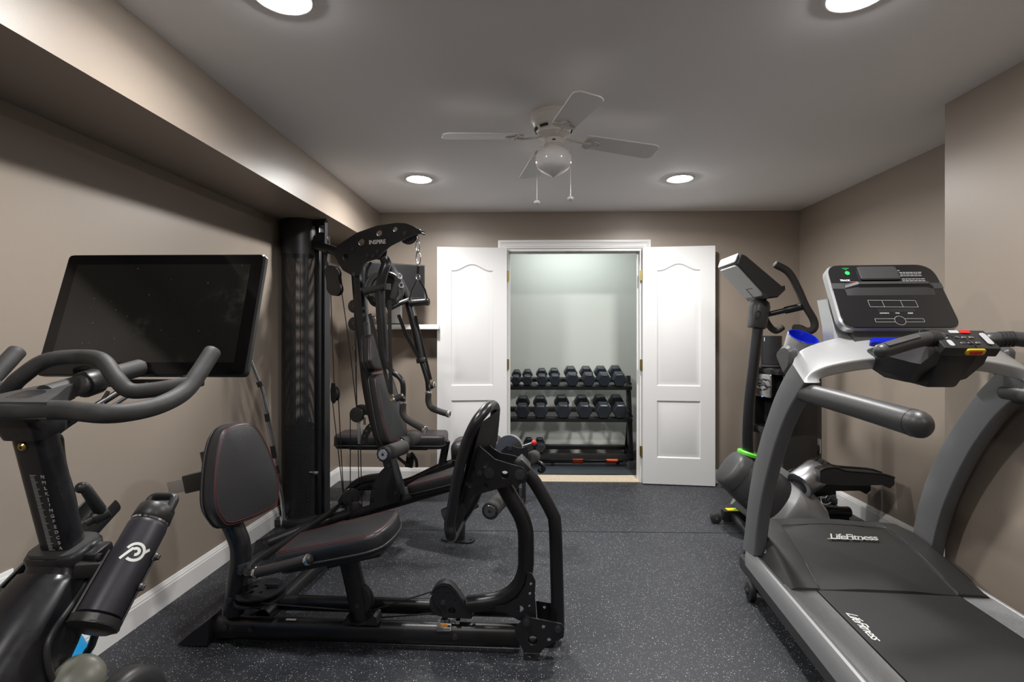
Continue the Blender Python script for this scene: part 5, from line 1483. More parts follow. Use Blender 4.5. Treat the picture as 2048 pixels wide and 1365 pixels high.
# inner swing arm
ia = [L(1006, 968, .0), L(1024, 1000, 0), L(1042, 1032, 0), L(1051, 1064, 0), L(1052, 1105, 0), L(1051, 1138, 0), L(1041, 1167, 0), L(1020, 1190, 0), L(990, 1202, 0), L(935, 1209, 0)]
mb = MB(); mb.tube(catmull(ia, 6), .033, 20); arm = mb.build('swing_arm', 'black_metal', gym, 60)
gs = [(990, 1213), (1012, 1210), (1034, 1197), (1050, 1172), (1055, 1150), (1051, 1141), (1064, 1148), (1071, 1162), (1070, 1190), (1073, 1236), (1053, 1246), (1036, 1240), (1010, 1226), (992, 1223)]
gh = [(1062, 1168, .006), (1060, 1187.5, .006), (1059, 1212, .005), (1041, 1218, .013)]
plate('arm_gusset', gs, -.036, .006, gh); plate('arm_gusset', gs, .036, .006, gh)
# pulley with guard
def pulley(c, ax, r, w=.022, name='pulley', parent=None):
    mb = MB(); mb.lathe([(-w / 2, .008), (-w / 2, r * .80), (-w * .40, r * .98), (-w * .30, r), (-w * .08, r * .84), (w * .08, r * .84), (w * .30, r), (w * .40, r * .98), (w / 2, r * .80), (w / 2, .008)], c, ax, 32)
    o = mb.build(name, 'plastic', parent or gym, 40)
    mb = MB(); axn = V(ax).normalized(); bolt(mb, V(c) + axn * (w / 2), axn, .007, .006); bolt(mb, V(c) - axn * (w / 2), -axn, .007, .006); mb.build('axle_bolt', 'bolt', o, 30)
    return o
pc = L(886, 1206, 0)
pulley(pc, LN, .055)
gd = [(864, 1184), (874, 1171), (888, 1166), (901, 1169), (913, 1182), (930, 1208), (946, 1230), (943, 1238), (886, 1236), (884, 1222), (872, 1212), (866, 1198)]
for off in (-.024, .024):
    g_ = plate('pulley_guard', gd, off, .005, [(904, 1222, .015), (936, 1231, .004), (911, 1201, .003), (896, 1186, .003), (877, 1186, .003)])
    bolts([(886, 1206)], off - .003, g_, r=.008)
tops = [L(x, y, 0) for x, y in ((864, 1184), (874, 1171), (888, 1165.5), (901, 1168.5), (914, 1182), (930, 1206), (946, 1229))]
mb = MB(); mb.sweep_rect(catmull(tops, 5), .056, .004, LN.cross(V((1, 0, 0))), .001); mb.build('pulley_guard_cover', 'black_plate', gym, 50)
mb = MB(); mb.cyl(L(891, 1236, 0), L(891, 1246, 0), .020, seg=18); mb.box(L(890, 1250, 0), (.06, .07, .02), bevel=.003); mb.build('guard_stop', 'steel', gym)
mb = MB(); mb.cyl(L(916, 1240, -.02), L(916, 1247, -.02), .010, seg=12); mb.build('stop_bolt', 'chrome', gym)
# ---------- leg press seat
s0, s1 = L(693, 1098, 0), L(727, 1242, 0)
mb = MB(); mb.tube([s0, s1], .040, 24); sp_ = mb.build('seat_post', 'black_metal', gym, 60)
pulley(L(721, 1197, 0), LN * .94 + LA * .34, .062, .03)
plate('seat_gusset', [(688, 1241), (700, 1224), (708, 1240), (736, 1241), (750, 1224), (757, 1228), (760, 1244)], -.02, .06)
bolts([(716, 1211)], -.040, sp_)
sA = (V((LA.x, LA.y, 0)) + V((0, 0, .245))).normalized()
so = L(687, 1072, 0) + V((0, 0, -.052))
out = [(-.232, -.085), (-.215, -.112), (-.15, -.124), (.10, -.150), (.20, -.135), (.232, -.06), (.232, .06), (.20, .135), (.10, .150), (-.15, .124), (-.215, .112), (-.232, .085)]
sol = [(p.x, p.y) for p in catmull([V(p) for p in out], 4, True)]
pad(sol, so, sA, LN, .074, dome=.008, edge=.020, name='seat', parent=gym, back=.014)
mb = MB(); n_ = sA.cross(LN); mb.hexa([so + sA * a + LN * b + n_ * h for h in (-.05, -.014) for a, b in ((-.06, -.06), (.17, -.06), (.17, .06), (-.06, .06))], .006); mb.build('seat_bracket', 'black_plate', gym)
# ---------- leg press back
bB = (V((0, 0, 1)) - LA * .235).normalized()
bo_ = L(487, 1040, 0) + V((-.022, .02, -.005))
bout = [(-.10, .0), (.10, .0), (.155, .045), (.172, .125), (.140, .27), (.095, .37), (.045, .402), (-.045, .402), (-.095, .37), (-.140, .27), (-.172, .125), (-.155, .045)]
bA = (LN * math.cos(.27) + LA * math.sin(.27)); bN0 = bA.cross(V((0, 0, 1)))
bB = (V((0, 0, 1)) - bN0 * .20).normalized()
bol = [(p.x, p.y) for p in catmull([V(p) for p in bout], 4, True)]
pad(bol, bo_, bA, bB, .072, dome=.010, edge=.022, name='backrest', parent=gym, back=.014)
bp = [L(421, 900, 0), L(432, 950, 0), L(447, 1010, 0), L(470, 1062, 0), L(480, 1090, 0), L(481, 1122, 0), L(474, 1165, 0), L(468, 1226, 0)]
mb = MB(); mb.tube(catmull(bp, 6), .040, 22); bpo = mb.build('backrest_post', 'black_metal', gym, 60)
bolts([(458, 1202)], -.042, bpo)
mb = MB(); mb.bar(L(424, 957, .0), L(376, 968, .02), .05, .075, bevel=.004); mb.build('adjuster_sleeve', 'black_metal', gym)
mb = MB(); mb.bar(L(380, 967, .02), L(343, 976, .035), .038, .055, bevel=.003); mb.build('adjuster_tube', 'steel', gym)
# cam discs and handle arm
cd_ = L(520, 1180, .02)
mb = MB(); mb.cyl(V((cd_.x - .075, cd_.y, cd_.z - .045)), V((cd_.x - .075, cd_.y, cd_.z + .03)), .038, seg=24); mb.build('cam_hub', 'black_metal', gym)
for k, (z_, r_) in enumerate(((.0, .098), (-.026, .104))):
    hs_ = [circ(.035 * math.cos(a), .035 * math.sin(a), .008 if i % 2 else .012, 14) for i, a in enumerate((.2, 1.3, 2.6, -1.0, -2.2))] if not k else []
    mb = MB(); mb.prism([(r_ * math.cos(a) * (1 - .22 * max(0, math.cos(a - 2.6))), r_ * math.sin(a)) for a in [2 * PI * i / 40 for i in range(40)]], V((cd_.x, cd_.y, cd_.z + z_)), (1, 0, 0), (0, 1, 0), .007, holes=hs_); mb.build('cable_cam', 'black_plate', gym, 30)
mb = MB(); mb.box(V((cd_.x + .05, cd_.y + .02, cd_.z + .012)), (.05, .035, .02), bevel=.003); mb.build('cam_stop', 'black_plate', gym)
ha = [PD(690, 1003, 3.55), PD(645, 1036, 3.1), PD(600, 1064, 2.75), PD(563, 1089, 2.48), PD(530, 1107, 2.30), PD(508, 1122, 2.18), PD(495, 1138, 2.11), PD(499, 1148, 2.08), PD(516, 1146, 2.06)]
mb = MB(); mb.tube(catmull(ha, 6), .0165, 14); hnd = mb.build('row_arm', 'black_metal', gym, 60)
g0, g1 = PD(513, 1146, 2.06), PD(616, 1120, 1.99); gd_ = (g1 - g0).normalized()
MB().cyl(g0, g1, .0205, seg=20).build('grip', 'foam', hnd, 50)
for p in (g0, g1):
    MB().cyl(p - gd_ * .007, p + gd_ * .007, .0225, seg=24, bev=.002).build('grip_ring', 'chrome', hnd, 40)
MB().lathe([(0, .018), (.006, .017), (.011, .010), (.011, 0)], g1 + gd_ * .006, gd_, 20, False, False).build('grip_cap', 'plastic', hnd)
mb = MB(); bolt(mb, L(483, 1143, -.045), -LN, .012, .012); mb.bar(L(478, 1140, -.04), L(499, 1133, -.03), .02, .035, bevel=.003); mb.build('arm_pivot', 'bolt', hnd)
# cables of the leg press
def cable(pts, r=.0032, name='cable'): return MB().tube(pts, r, 8).build(name, 'cable', gym, 60)
cable([L(864, 1184, 0), L(738, 1224, .0)])
cable([L(705, 1222, .0), V((cd_.x + .05, cd_.y - .085, cd_.z - .013))])
cable([L(866, 1228, .0), L(745, 1237, .05)])
# ---------- foot plate carriage
lowN, lowF = -.15, .17
near = [L(902, 1070, lowN), L(899, 1050, lowN), L(905, 1012, lowN), L(914, 960, lowN), L(924, 915, lowN), L(936, 878, lowN), L(952, 845, lowN), L(967, 825, lowN + .03)]
top_ = [L(978, 814, -.06), L(986, 811, .04)]
farp = [L(990.5, 818, lowF - .03), L(989, 840, lowF), L(985, 880, lowF), L(972, 930, lowF), L(955, 985, lowF), L(938, 1018, lowF), L(922, 1042, lowF)]
bot_ = [L(908, 1068, .03), L(903, 1075, -.08)]
loop = near + top_ + farp + bot_
mb = MB(); mb.tube(catmull(loop, 6, True), .021, 16, closed=True); fp = mb.build('foot_plate_frame', 'black_metal', gym, 60)
mb = MB(); inner = [p + V((.022, 0, 0)) for p in loop]
mb.loft([[inner[i] for i in (2, 3, 4, 5, 6)] , [inner[i].lerp(inner[j], .5) for i, j in ((2, 14), (3, 13), (4, 12), (5, 11), (6, 10))], [inner[j] for j in (14, 13, 12, 11, 10)]], caps=False)
bmesh.ops.solidify(mb.bm, geom=list(mb.bm.faces), thickness=.005); mb.build('foot_plate', 'black_plate', gym, 40)
flange = [(958, 856), (959, 892), (962, 895), (973, 904), (990, 919), (1016, 927), (1046, 935), (1056, 948), (1052, 966), (1024, 970), (982, 982), (946, 992), (925, 1044), (912, 1068), (908, 1050), (921, 985), (932, 930), (940, 895)]
fh = [(948, 903, .009), (944, 937, .012), (942, 971, .010), (972, 931, .011), (972, 971, .010), (1009.6, 950, .016), (925, 1003, .006)]
pf1 = plate('carriage_plate', flange, -.085, .007, fh)
bolts([(978, 947), (1040, 950)], -.090, pf1, r=.016); bolts([(959, 947)], -.090, pf1, r=.008)
far_fl = [(961, 872), (975, 886), (986, 897), (1000, 906), (1029, 912), (1054, 922), (1060, 934), (1056, 950), (1026, 958), (985, 972), (955, 980), (950, 960), (952, 900)]
plate('carriage_plate', far_fl, .085, .007, [(974, 930, .010), (1010, 942, .014)])
mb = MB(); mb.tube([L(978, 947, -.09), L(978, 942, .09)], .020, 16); mb.tube([L(1040, 950, -.09), L(1040, 944, .09)], .020, 16); mb.build('carriage_axle', 'bolt', gym)

# =================================================================== press tower
cx_ = V((CY_, SY_, 0)); cf_ = V((-SY_, CY_, 0))
PN = (cx_ * .27 + cf_).normalized(); PA = V((PN.y, -PN.x, 0)); PO = cf_ * 3.107
def Q(px, py, off=0.0): return onplane(px, py, PO + PN * off, PN)
def qplate(name, pts, off, t=.006, holes=(), rnd=.006, m='black_plate', parent=None): return plate(name, pts, off, t, holes, Q, m, parent, rnd, PN)
# ---- weight tower
tc = Q(601, 900, .02); tc.z = 0
TR, TZ = .122, 2.075
mb = MB(); uvl = mb.bm.loops.layers.uv.new('UVMap')
na = 40; a0_, a1_ = -PI, PI
def tp(a, z): return tc + PA * (TR * math.cos(a)) + PN * (TR * .95 * math.sin(a)) + V((0, 0, z))
nz = 12
grid = [[mb.bm.verts.new(tp(a0_ + (a1_ - a0_) * i / na, .06 + (TZ - .30) * j / nz)) for i in range(na + 1)] for j in range(nz + 1)]
for j in range(nz):
    for i in range(na):
        f = mb.bm.faces.new([grid[j][i], grid[j][i + 1], grid[j + 1][i + 1], grid[j + 1][i]])
        for lp_, (ii, jj) in zip(f.loops, ((i, j), (i + 1, j), (i + 1, j + 1), (i, j + 1))):
            lp_[uvl].uv = (ii / na * TR * (a1_ - a0_) / .0055, jj / nz * (TZ - .30) / .0055)
mb.build('perforated_shroud', 'perf', gym, 80)
def arc_band(z0, z1, r, a0=a0_, a1=a1_, t=.004):
    secs = []
    for i in range(na + 1):
        a = a0 + (a1 - a0) * i / na; d = PA * math.cos(a) + PN * (.95 * math.sin(a))
        secs.append([tc + d * r + V((0, 0, z0)), tc + d * (r + t) + V((0, 0, z0)), tc + d * (r + t) + V((0, 0, z1)), tc + d * r + V((0, 0, z1))])
    m_ = MB(); m_.loft(secs); return m_
arc_band(TZ - .245, TZ - .02, TR - .001).build('shroud_top_band', 'vinyl', gym, 40)
arc_band(TZ - .045, TZ, TR + .002, t=.006).build('shroud_rim', 'black_plate', gym, 40)
mb = MB(); mb.prism([(TR * math.cos(a), TR * .95 * math.sin(a)) for a in [2 * PI * i / 40 for i in range(40)]], tc + V((0, 0, TZ - .012)), PA, PN, .012); mb.build('shroud_cap', 'black_plate', gym, 40)
arc_band(.012, .065, TR - .001).build('shroud_base_band', 'black_plate', gym, 40)
# rear channel and frame post
ch0 = tc + PA * .128 + PN * .03
mb = MB(); mb.bar(ch0 + V((0, 0, .05)), ch0 + V((0, 0, TZ - .04)), .045, .060, up=PN, bevel=.004); mb.build('tower_post', 'black_metal', gym)
ch1 = tc + PA * .168 + PN * .06
mb = MB(); mb.bar(ch1 + V((0, 0, .05)), ch1 + V((0, 0, TZ - .10)), .006, .06, up=PN); mb.build('rear_channel', 'black_plate', gym)
mb = MB(); b0_ = tc + PA * .12 - PN * .02 + V((0, 0, TZ - .025)); mb.bar(b0_ - PA * .05, b0_ + PA * .10, .006, .05, up=(0, 0, 1)); mb.bar(b0_ + PA * .095 - V((0, 0, .30)), b0_ + PA * .095 + V((0, 0, .01)), .008, .03, up=PN); bolt(mb, b0_ + PA * .02 - PN * .004, -PN); bolt(mb, b0_ + PA * .085 - PN * .004, -PN); mb.build('top_bracket', 'black_plate', gym, 30)
pulley(b0_ + PA * .05 + PN * .02 - V((0, 0, .12)), PN, .055)
# weight stack seen through the mesh
stk = MB(); w_, d_ = .082, .058
z_ = .075
while z_ < .62:
    stk.box(tc + V((0, 0, z_ + .011)), (w_ * 2, d_ * 2, .0215), Matrix((PA, PN, V((0, 0, 1)))).transposed(), .003); z_ += .0245
ws_ = stk.build('weight_stack', 'plastic', gym, 30)
mb = MB(); mb.box(tc + V((0, 0, z_ + .02)), (w_ * 1.7, d_ * 1.9, .035), Matrix((PA, PN, V((0, 0, 1)))).transposed(), .008); mb.cyl(tc + V((0, 0, z_ + .03)), tc + V((0, 0, z_ + .075)), .030, .020, seg=18); mb.build('stack_cap', 'black_plate', ws_)
for s in (-1, 1): MB().cyl(tc + PA * (.05 * s) + V((0, 0, .05)), tc + PA * (.05 * s) + V((0, 0, TZ - .06)), .010, seg=12).build('guide_rod', 'chrome', gym)
MB().cyl(tc + V((0, 0, .64)), tc + V((0, 0, TZ - .06)), .004, seg=8).build('stack_cable', 'cable', gym)
mb = MB(); st0_ = tc + PA * .098 - PN * .045
mb.bar(st0_ + V((0, 0, .08)), st0_ + V((0, 0, .70)), .026, .004, up=-PN)
sel = mb.build('selector_strip', 'plastic', gym)
mb = MB()
for i in range(25):
    p = st0_ + V((0, 0, .095 + i * .0245)) - PN * .0025; mb.cyl(p, p - PN * .001, .0045, seg=8)
mb.build('selector_holes', 'steel', sel, 30)
mb = MB(); p = tc + PA * .115 - PN * .055 + V((0, 0, .36)); mb.cyl(p, p + PA * .045, .006, seg=10); mb.cyl(p + PA * .04, p + PA * .06, .011, seg=14, bev=.002); mb.build('selector_pin', 'chrome', gym)
mb = MB(); mb.box(tc + V((0, 0, .03)), (.36, .30, .05), Matrix((PA, PN, V((0, 0, 1)))).transposed(), .005); mb.build('tower_base', 'black_plate', gym)
# base leg towards the camera and link to the leg press
l0, l1 = PZ(523, 1090, .075), Q(702, 998, .0)
l1.z = .10
mb = MB(); mb.tube([l0, l0.lerp(l1, .5) + V((0, 0, .01)), l1], .031, 18); mb.build('base_leg', 'black_metal', gym, 60)
mb = MB(); mb.hexa([V((l0.x - .04, l0.y - .03, 0)), V((l0.x + .05, l0.y - .03, 0)), V((l0.x + .05, l0.y + .10, 0)), V((l0.x - .04, l0.y + .10, 0)), V((l0.x - .03, l0.y - .012, .10)), V((l0.x + .034, l0.y - .012, .10)), V((l0.x + .034, l0.y + .02, .10)), V((l0.x - .03, l0.y + .02, .10))], .004); mb.build('end_foot', 'black_plate', gym)
d0, d1 = PZ(556, 1206, .06), PZ(712, 1060, .06)
mb = MB(); mb.tube([d0 + (d0 - d1).normalized() * .12, d1 + (d1 - d0).normalized() * .15], .033, 18); mb.build('link_beam', 'black_metal', gym, 60)
# lower pulley block
blk = Q(702, 1004, .0)
for dx, dz, r_ in ((.0, .03, .058), (.025, -.045, .05)): pulley(blk + PA * dx + V((0, 0, dz)), (PN * .75 - PA * .66), r_, .03)
mb = MB()
for o_ in (-.03, .035): mb.box(blk + PN * o_ + V((0, 0, -.03)), (.055, .006, .17), Matrix((PA, PN, V((0, 0, 1)))).transposed(), .002)
mb.build('pulley_bracket', 'black_plate', gym)
mb = MB(); mb.box(V((blk.x, blk.y, .012)), (.32, .16, .012), Matrix((PA, PN, V((0, 0, 1)))).transposed(), .003); mb.build('pulley_base_plate', 'black_plate', gym)
cvt = [Q(684, 1006, .04), Q(697, 985, .04), Q(712, 969, .05), Q(732, 960, .05), Q(765, 955, .05)]
mb = MB(); mb.tube(catmull(cvt, 6), .030, 16); mb.build('base_bow', 'black_metal', gym, 60)
# inclined seat beam, support post
bm0, bm1 = Q(700, 1032, 0), Q(992, 946, 0)
bm0.z = max(bm0.z, .05)
mb = MB(); mb.tube([bm0, bm1], .034, 20); mb.build('seat_beam', 'black_metal', gym, 60)
pp1, pp0 = Q(918, 975, 0), Q(914, 1078, 0)
mb = MB(); mb.tube([V((pp0.x, pp0.y, .01)), V((pp0.x + .01, pp0.y, pp1.z))], .050, 22); po_ = mb.build('support_post', 'black_metal', gym, 60)
mb = MB(); mb.prism(fillet2([(-.10, -.05), (.115, -.05), (.115, .05), (-.10, .05)], .045, 5), V((pp0.x, pp0.y, .006)), PA, PN, .010, holes=[circ(.09, 0, .008)]); mb.build('post_flange', 'black_plate', gym)
r0_, r1_ = Q(889, 1034, -.02), Q(951, 1001, .06)
mb = MB(); mb.tube([r0_, r1_], .048, 20, rend=.010); mb.build('foam_roller', 'foam', gym, 60)
# ---- press seat
qA = (PA + V((0, 0, .33))).normalized()
qo = Q(905, 958, 0) + V((0, 0, -.02))
pad([(p.x, p.y) for p in catmull([V(p) for p in [(-.27, -.06), (-.25, -.10), (-.16, -.125), (.12, -.15), (.24, -.13), (.27, -.05), (.27, .05), (.24, .13), (.12, .15), (-.16, .125), (-.25, .10), (-.27, .06)]], 4, True)], qo, qA, PN, .066, dome=.006, edge=.016, name='seat', parent=gym, back=.012)
mb = MB(); mb.tube([Q(823, 985, -.06), Q(858, 973, -.06), Q(922, 951, -.06)], [.018, .018, .011], 14); mb.build('seat_adjuster', 'black_metal', gym, 50)
# ---- main column
cl = [Q(716, 535, 0), Q(720, 590, 0), Q(725.5, 650, 0), Q(731, 705, 0), Q(738.5, 770, 0), Q(749, 826, 0), Q(761, 870, 0), Q(779, 920, 0), Q(802, 1000, 0)]
mb = MB(); mb.sweep_rect(catmull(cl, 5), .072, .085, PN, .022); colm = mb.build('column', 'black_metal', gym, 50)
bolts([(723, 579), (728, 617), (733, 648)], -.044, colm, Q, PN, .008)
for y in ((712, 696), (717, 730)):
    mb = MB(); bolt(mb, Q(y[0] + 1, y[1], 0) - PA * .02, -PA, .008); mb.build('bolt', 'bolt', colm, 30)
la, lb2 = Q(739, 770, -.0445), Q(750, 826, -.0445)
mb = MB(); mb.bar(la, lb2, .026, .0016, up=PN); sl = mb.build('instruction_label', 'label_white', colm, 0)
mb = MB(); mb.bar(la - (lb2 - la) * .05, la + (lb2 - la) * .06, .027, .0024, up=PN); mb.build('label_head', 'label_blue', sl, 0)
mb = MB()
for i in range(26):
    p = la.lerp(lb2, .1 + .034 * i); mb.bar(p - PA * .009 + PN * -.001, p + PA * .008 + PN * -.001, .0016, .0008, up=PN)
mb.build('label_print', 'plastic_dark', sl, 0)
qplate('column_gusset', [(778, 926), (784, 924), (801, 1003), (770, 1012), (739, 1020), (741, 990), (746, 970), (760, 945)], -.048, .007, [(748, 978, .012), (745, 1003, .014)])
qplate('column_gusset', [(778, 926), (784, 924), (801, 1003), (739, 1020), (741, 990), (760, 945)], .048, .007)
g_ = bpy.data.objects['column_gusset']; bolts([(778, 932), (791, 987)], -.053, g_, Q, PN, .008)
# ---- back pads on the column
bq = (V((0, 0, 1)) - PA * .26).normalized()
def bpad(px, py, w0, w1, h, lab=None):
    o_ = Q(px, py, 0)
    ol_ = [(-w0 * .7, 0), (w0 * .7, 0), (w0, .045), (w0 * 1.02, h * .35), (w1, h - .05), (w1 * .65, h), (-w1 * .65, h), (-w1, h - .05), (-w0 * 1.02, h * .35), (-w0, .045)]
    return pad([(p.x, p.y) for p in catmull([V(p) for p in ol_], 4, True)], o_, PN, bq, .066, dome=.008, edge=.018, name='back_pad', parent=gym, back=.012)
bpad(781, 884, .138, .115, .44); bpad(748, 742, .12, .085, .23)
# ---- seat-back pulley arm and range selector
pulley(Q(714, 830, -.03), PN, .050, .026)
mb = MB(); mb.bar(Q(717, 819, .0), Q(752, 822, 0), .05, .06, bevel=.004); mb.build('pulley_arm', 'black_plate', gym)
arcp = []
for i in range(13):
    a = i / 12; arcp.append(a)
outer_ = [(757, 838), (744, 843), (733, 853), (725, 868), (721, 886)]; inner_ = [(733, 890), (736, 874), (742, 863), (750, 855), (757, 852)]
qplate('range_selector', outer_ + inner_, -.035, .008, [(748, 846.5, .006), (740, 853, .006), (733, 862, .006), (729, 872, .006), (727, 882, .006)], rnd=.003)
mb = MB(); mb.bar(Q(718, 845, .0), Q(721, 888, 0), .018, .03, bevel=.003); mb.cyl(Q(729, 836, -.01), Q(729, 850, -.01), .009, seg=12); mb.build('selector_plunger', 'steel', gym)
# ---- foam rollers at the column foot
def roller(p, q, r=.045, cap='zinc', hole=True):
    p, q = V(p), V(q); ax = (q - p).normalized()
    mb = MB(); mb.tube([p, p.lerp(q, .5), q], r, 24); o = mb.build('foam_roller', 'foam', gym, 50)
    mb = MB(); mb.lathe([(-.010, 0), (-.010, r * .90), (-.006, r * 1.02), (.006, r * 1.02), (.010, r * .96)], p, ax, 28, False, False)
    for k in range(12):
        a_, b_, n_ = frame_from(ax); d_ = a_ * math.cos(2 * PI * k / 12) + b_ * math.sin(2 * PI * k / 12); mb.bar(p + d_ * r * .62 - ax * .0115, p + d_ * r * .95 - ax * .0115, .007, .004, up=ax)
    cp_ = mb.build('end_cap', 'plastic', o, 40)
    mb = MB(); mb.lathe([(-.014, .009), (-.015, r * .66), (-.011, r * .70)], p, ax, 28, False, False); mb.build('washer', cap, o, 40)
    mb = MB(); mb.lathe([(-.016, 0), (-.012, .009)], p, ax, 16, False, False); mb.build('bolt', 'plastic', o)
    return o
rd = PN
c1 = Q(768, 909, -.30); c2 = c1 + PN * .20 + PA * .02
roller(c1, c2)
c3 = Q(803, 888, .03); roller(c3, c3 + PN * .20, .045)
mb = MB(); mb.cyl(c1, c3 + PN * .15, .012, seg=12); mb.build('roller_rod', 'chrome', gym)
c4 = Q(981, 1022, -.27); roller(c4, c4 + PN * .24, .048, 'steel')
# ---- leg developer
lc = Q(1020, 897, 0)
mb = MB(); rr_ = .082
op = [(rr_ * math.cos(a), rr_ * math.sin(a)) for a in [math.radians(-5 + 200 * i / 24) for i in range(25)]] + [(-.12, -.01), (-.10, -.03), (-.04, -.06), (.06, -.05)]
mb.prism(op, lc, PA, V((0, 0, 1)), .035); cam_ = mb.build('developer_cam', 'steel', gym, 40)
qplate('developer_plate', [(998, 910), (1004, 901), (1014, 892), (1024, 892), (1034, 896), (1044, 897), (1056, 893), (1057, 915), (1040, 930), (1010, 925)], -.10, .007, [])
mb = MB(); bolt(mb, Q(1020, 898, -.105), -PN, .012); mb.build('bolt', 'bolt', cam_, 30)
mb = MB(); mb.tube(catmull([Q(1030, 905, 0), Q(1045, 925, 0), Q(1030, 970, -.02), Q(990, 1005, -.03)], 6), .026, 16); mb.build('developer_arm', 'black_metal', gym, 60)
mb = MB(); mb.tube([Q(1046, 893, -.02), Q(1064, 887, -.02)], .006, 10); kn_ = mb.build('pull_pin', 'steel', gym, 60)
MB().sphere(Q(1068, 886, -.02), .0165, 24, 16).build('ball_knob', 'red', kn_, 80)
t0_, t1_ = Q(1063, 917, -.06), Q(1069, 913, .13); mb = MB(); mb.tube([t0_, t1_], .038, 20, rend=.008); mb.build('foam_roller', 'foam', gym, 60)
hk = [Q(1066, 926, 0), Q(1077, 926, 0), Q(1085, 931, 0), Q(1087, 939, 0), Q(1082, 943, 0), Q(1078, 940, 0)]
mb = MB(); mb.tube(catmull(hk, 5), .014, 14, rend=.008); mb.build('bar_hook', 'black_metal', gym, 60)
# ---- head plates with lettering
hp_ = [(668, 509), (673, 495), (685, 485), (715, 465.5), (754, 452), (793, 446), (812, 447), (828, 453), (842, 461), (844, 468), (828, 470), (801, 483), (781, 493), (766, 506), (758, 517), (734, 524), (727, 532), (724, 543), (719, 552), (707, 553), (686, 541)]
hh = [(723.5, 485, .023), (759, 466.6, .020), (791, 459, .016), (692, 514.5, .022)]
h1_ = qplate('head_plate', hp_, -.055, .007, hh, rnd=.012); qplate('head_plate', hp_, .055, .007, hh, rnd=.012)
bolts([(756, 503), (736, 511), (747, 512), (706, 499), (709, 549), (810, 467)], -.059, h1_, Q, PN, .011)
tO = Q(754.5, 484.5, -.0595)
text('INSPIRE', 'plate_lettering', 'white_print', .037, tO, PA, (0, 0, 1), h1_, .0008, spacing=.98, bold=.0006)
mb = MB(); mb.bar(Q(632, 490, .0), Q(680, 506, 0), .05, .06, bevel=.004); mb.build('tie_bar', 'black_metal', gym)
pulley(Q(817, 470, 0), PN, .062); pulley(Q(700, 515, 0), PN, .055); pulley(Q(758, 503, 0), PN, .055)
mb = MB()
for s in (-1, 1): mb.bar(Q(838, 465, .02 * s), Q(849, 461 + (3 if s > 0 else 8), .05 * s), .008, .010)
mb.bar(Q(822, 458, 0), Q(846, 465, 0), .06, .02, bevel=.003); mb.build('cable_guide', 'black_plate', gym)
# ---- press arms
na_ = [Q(770, 520, -.14), Q(772, 530, -.16), Q(766, 548, -.17), Q(761, 575, -.17), Q(761, 610, -.17), Q(764, 650, -.17), Q(768, 700, -.17), Q(777, 737, -.17)]
mb = MB(); mb.tube(catmull(na_, 6), .030, 18); a1 = mb.build('press_arm', 'black_metal', gym, 60)
nl_ = [Q(774, 728, -.17), Q(786, 745, -.17), Q(799, 755, -.17), Q(806, 770, -.17), Q(806, 803, -.17)]
mb = MB(); mb.tube(catmull(nl_, 6), .0165, 14); mb.build('press_handle', 'black_metal', a1, 60)
ng_ = [Q(806, 806, -.17), Q(806, 826, -.17), Q(813, 838, -.18), Q(828, 848, -.19), Q(850, 860, -.21)]
mb = MB(); mb.tube(catmull(ng_, 6), .0205, 16); mb.build('grip', 'foam', a1, 60)
for p, d in ((ng_[0], (0, 0, 1)), (ng_[-1], ng_[-1] - ng_[-2])):
    d = V(d).normalized(); MB().cyl(p - d * .007, p + d * .007, .0225, seg=20, bev=.002).build('grip_ring', 'chrome', a1, 40)
fa_ = [Q(762, 508, .10), Q(772, 522, .13), Q(784, 541, .16), Q(800, 566, .17), Q(815, 600, .17), Q(830, 655, .17), Q(843, 720, .17)]
mb = MB(); mb.tube(catmull(fa_, 6), .029, 18); a2 = mb.build('press_arm', 'black_metal', gym, 60)
mb = MB(); d = (fa_[-1] - fa_[-2]).normalized(); mb.cyl(fa_[-1] - d * .012, fa_[-1] + d * .020, .036, seg=22, bev=.004); mb.build('arm_collar', 'plastic', a2)
fl_ = [Q(843, 722, .17), Q(850, 744, .17), Q(855, 762, .17), Q(857, 782, .17)]
mb = MB(); mb.tube(catmull(fl_, 6), .0175, 14); mb.build('press_handle', 'black_metal', a2, 60)
fg_ = [Q(857, 786, .17), Q(857, 804, .17), Q(863, 816, .16), Q(878, 823, .15), Q(897, 829, .14)]
mb = MB(); mb.tube(catmull(fg_, 6), .0205, 16); mb.build('grip', 'foam', a2, 60)
for p, d in ((fg_[0], (0, 0, 1)), (fg_[-1], fg_[-1] - fg_[-2])):
    d = V(d).normalized(); MB().cyl(p - d * .007, p + d * .007, .0225, seg=20, bev=.002).build('grip_ring', 'chrome', a2, 40)
# upper cross grips
def cross_grip(p, q, arm_, name='cross_grip', r=.021):
    d = (q - p).normalized(); mb = MB(); mb.lathe([(0, r * .9), (.006, r * 1.15), (.014, r * 1.05), (.03, r), ((q - p).length - .02, r), ((q - p).length - .008, r * 1.25), ((q - p).length, r * 1.2)], p, d, 20); return mb.build(name, 'foam', arm_, 50)
cross_grip(Q(774, 573, -.19), Q(729, 583, -.19), a1)
mb = MB(); mb.cyl(Q(775, 568, -.20), Q(775, 580, -.20), .02, seg=14); mb.build('grip_mount', 'bolt', a1)
cross_grip(Q(819, 607, .15), Q(857, 604, .15), a2)
mb = MB(); mb.tube([Q(775, 620, .0), Q(800, 607, .05), Q(818, 600, .14)], .016, 12); mb.build('grip_link', 'black_metal', a2, 60)
sg0, sg1 = Q(789, 800, -.20), Q(806, 792, -.18)
MB().cyl(sg0, sg1, .019, seg=18).build('spacer_grip', 'foam', a1, 50)
for p in (sg0, sg1): MB().cyl(p - (sg1 - sg0).normalized() * .006, p + (sg1 - sg0).normalized() * .006, .022, seg=18, bev=.002).build('grip_ring', 'chrome', a1, 40)
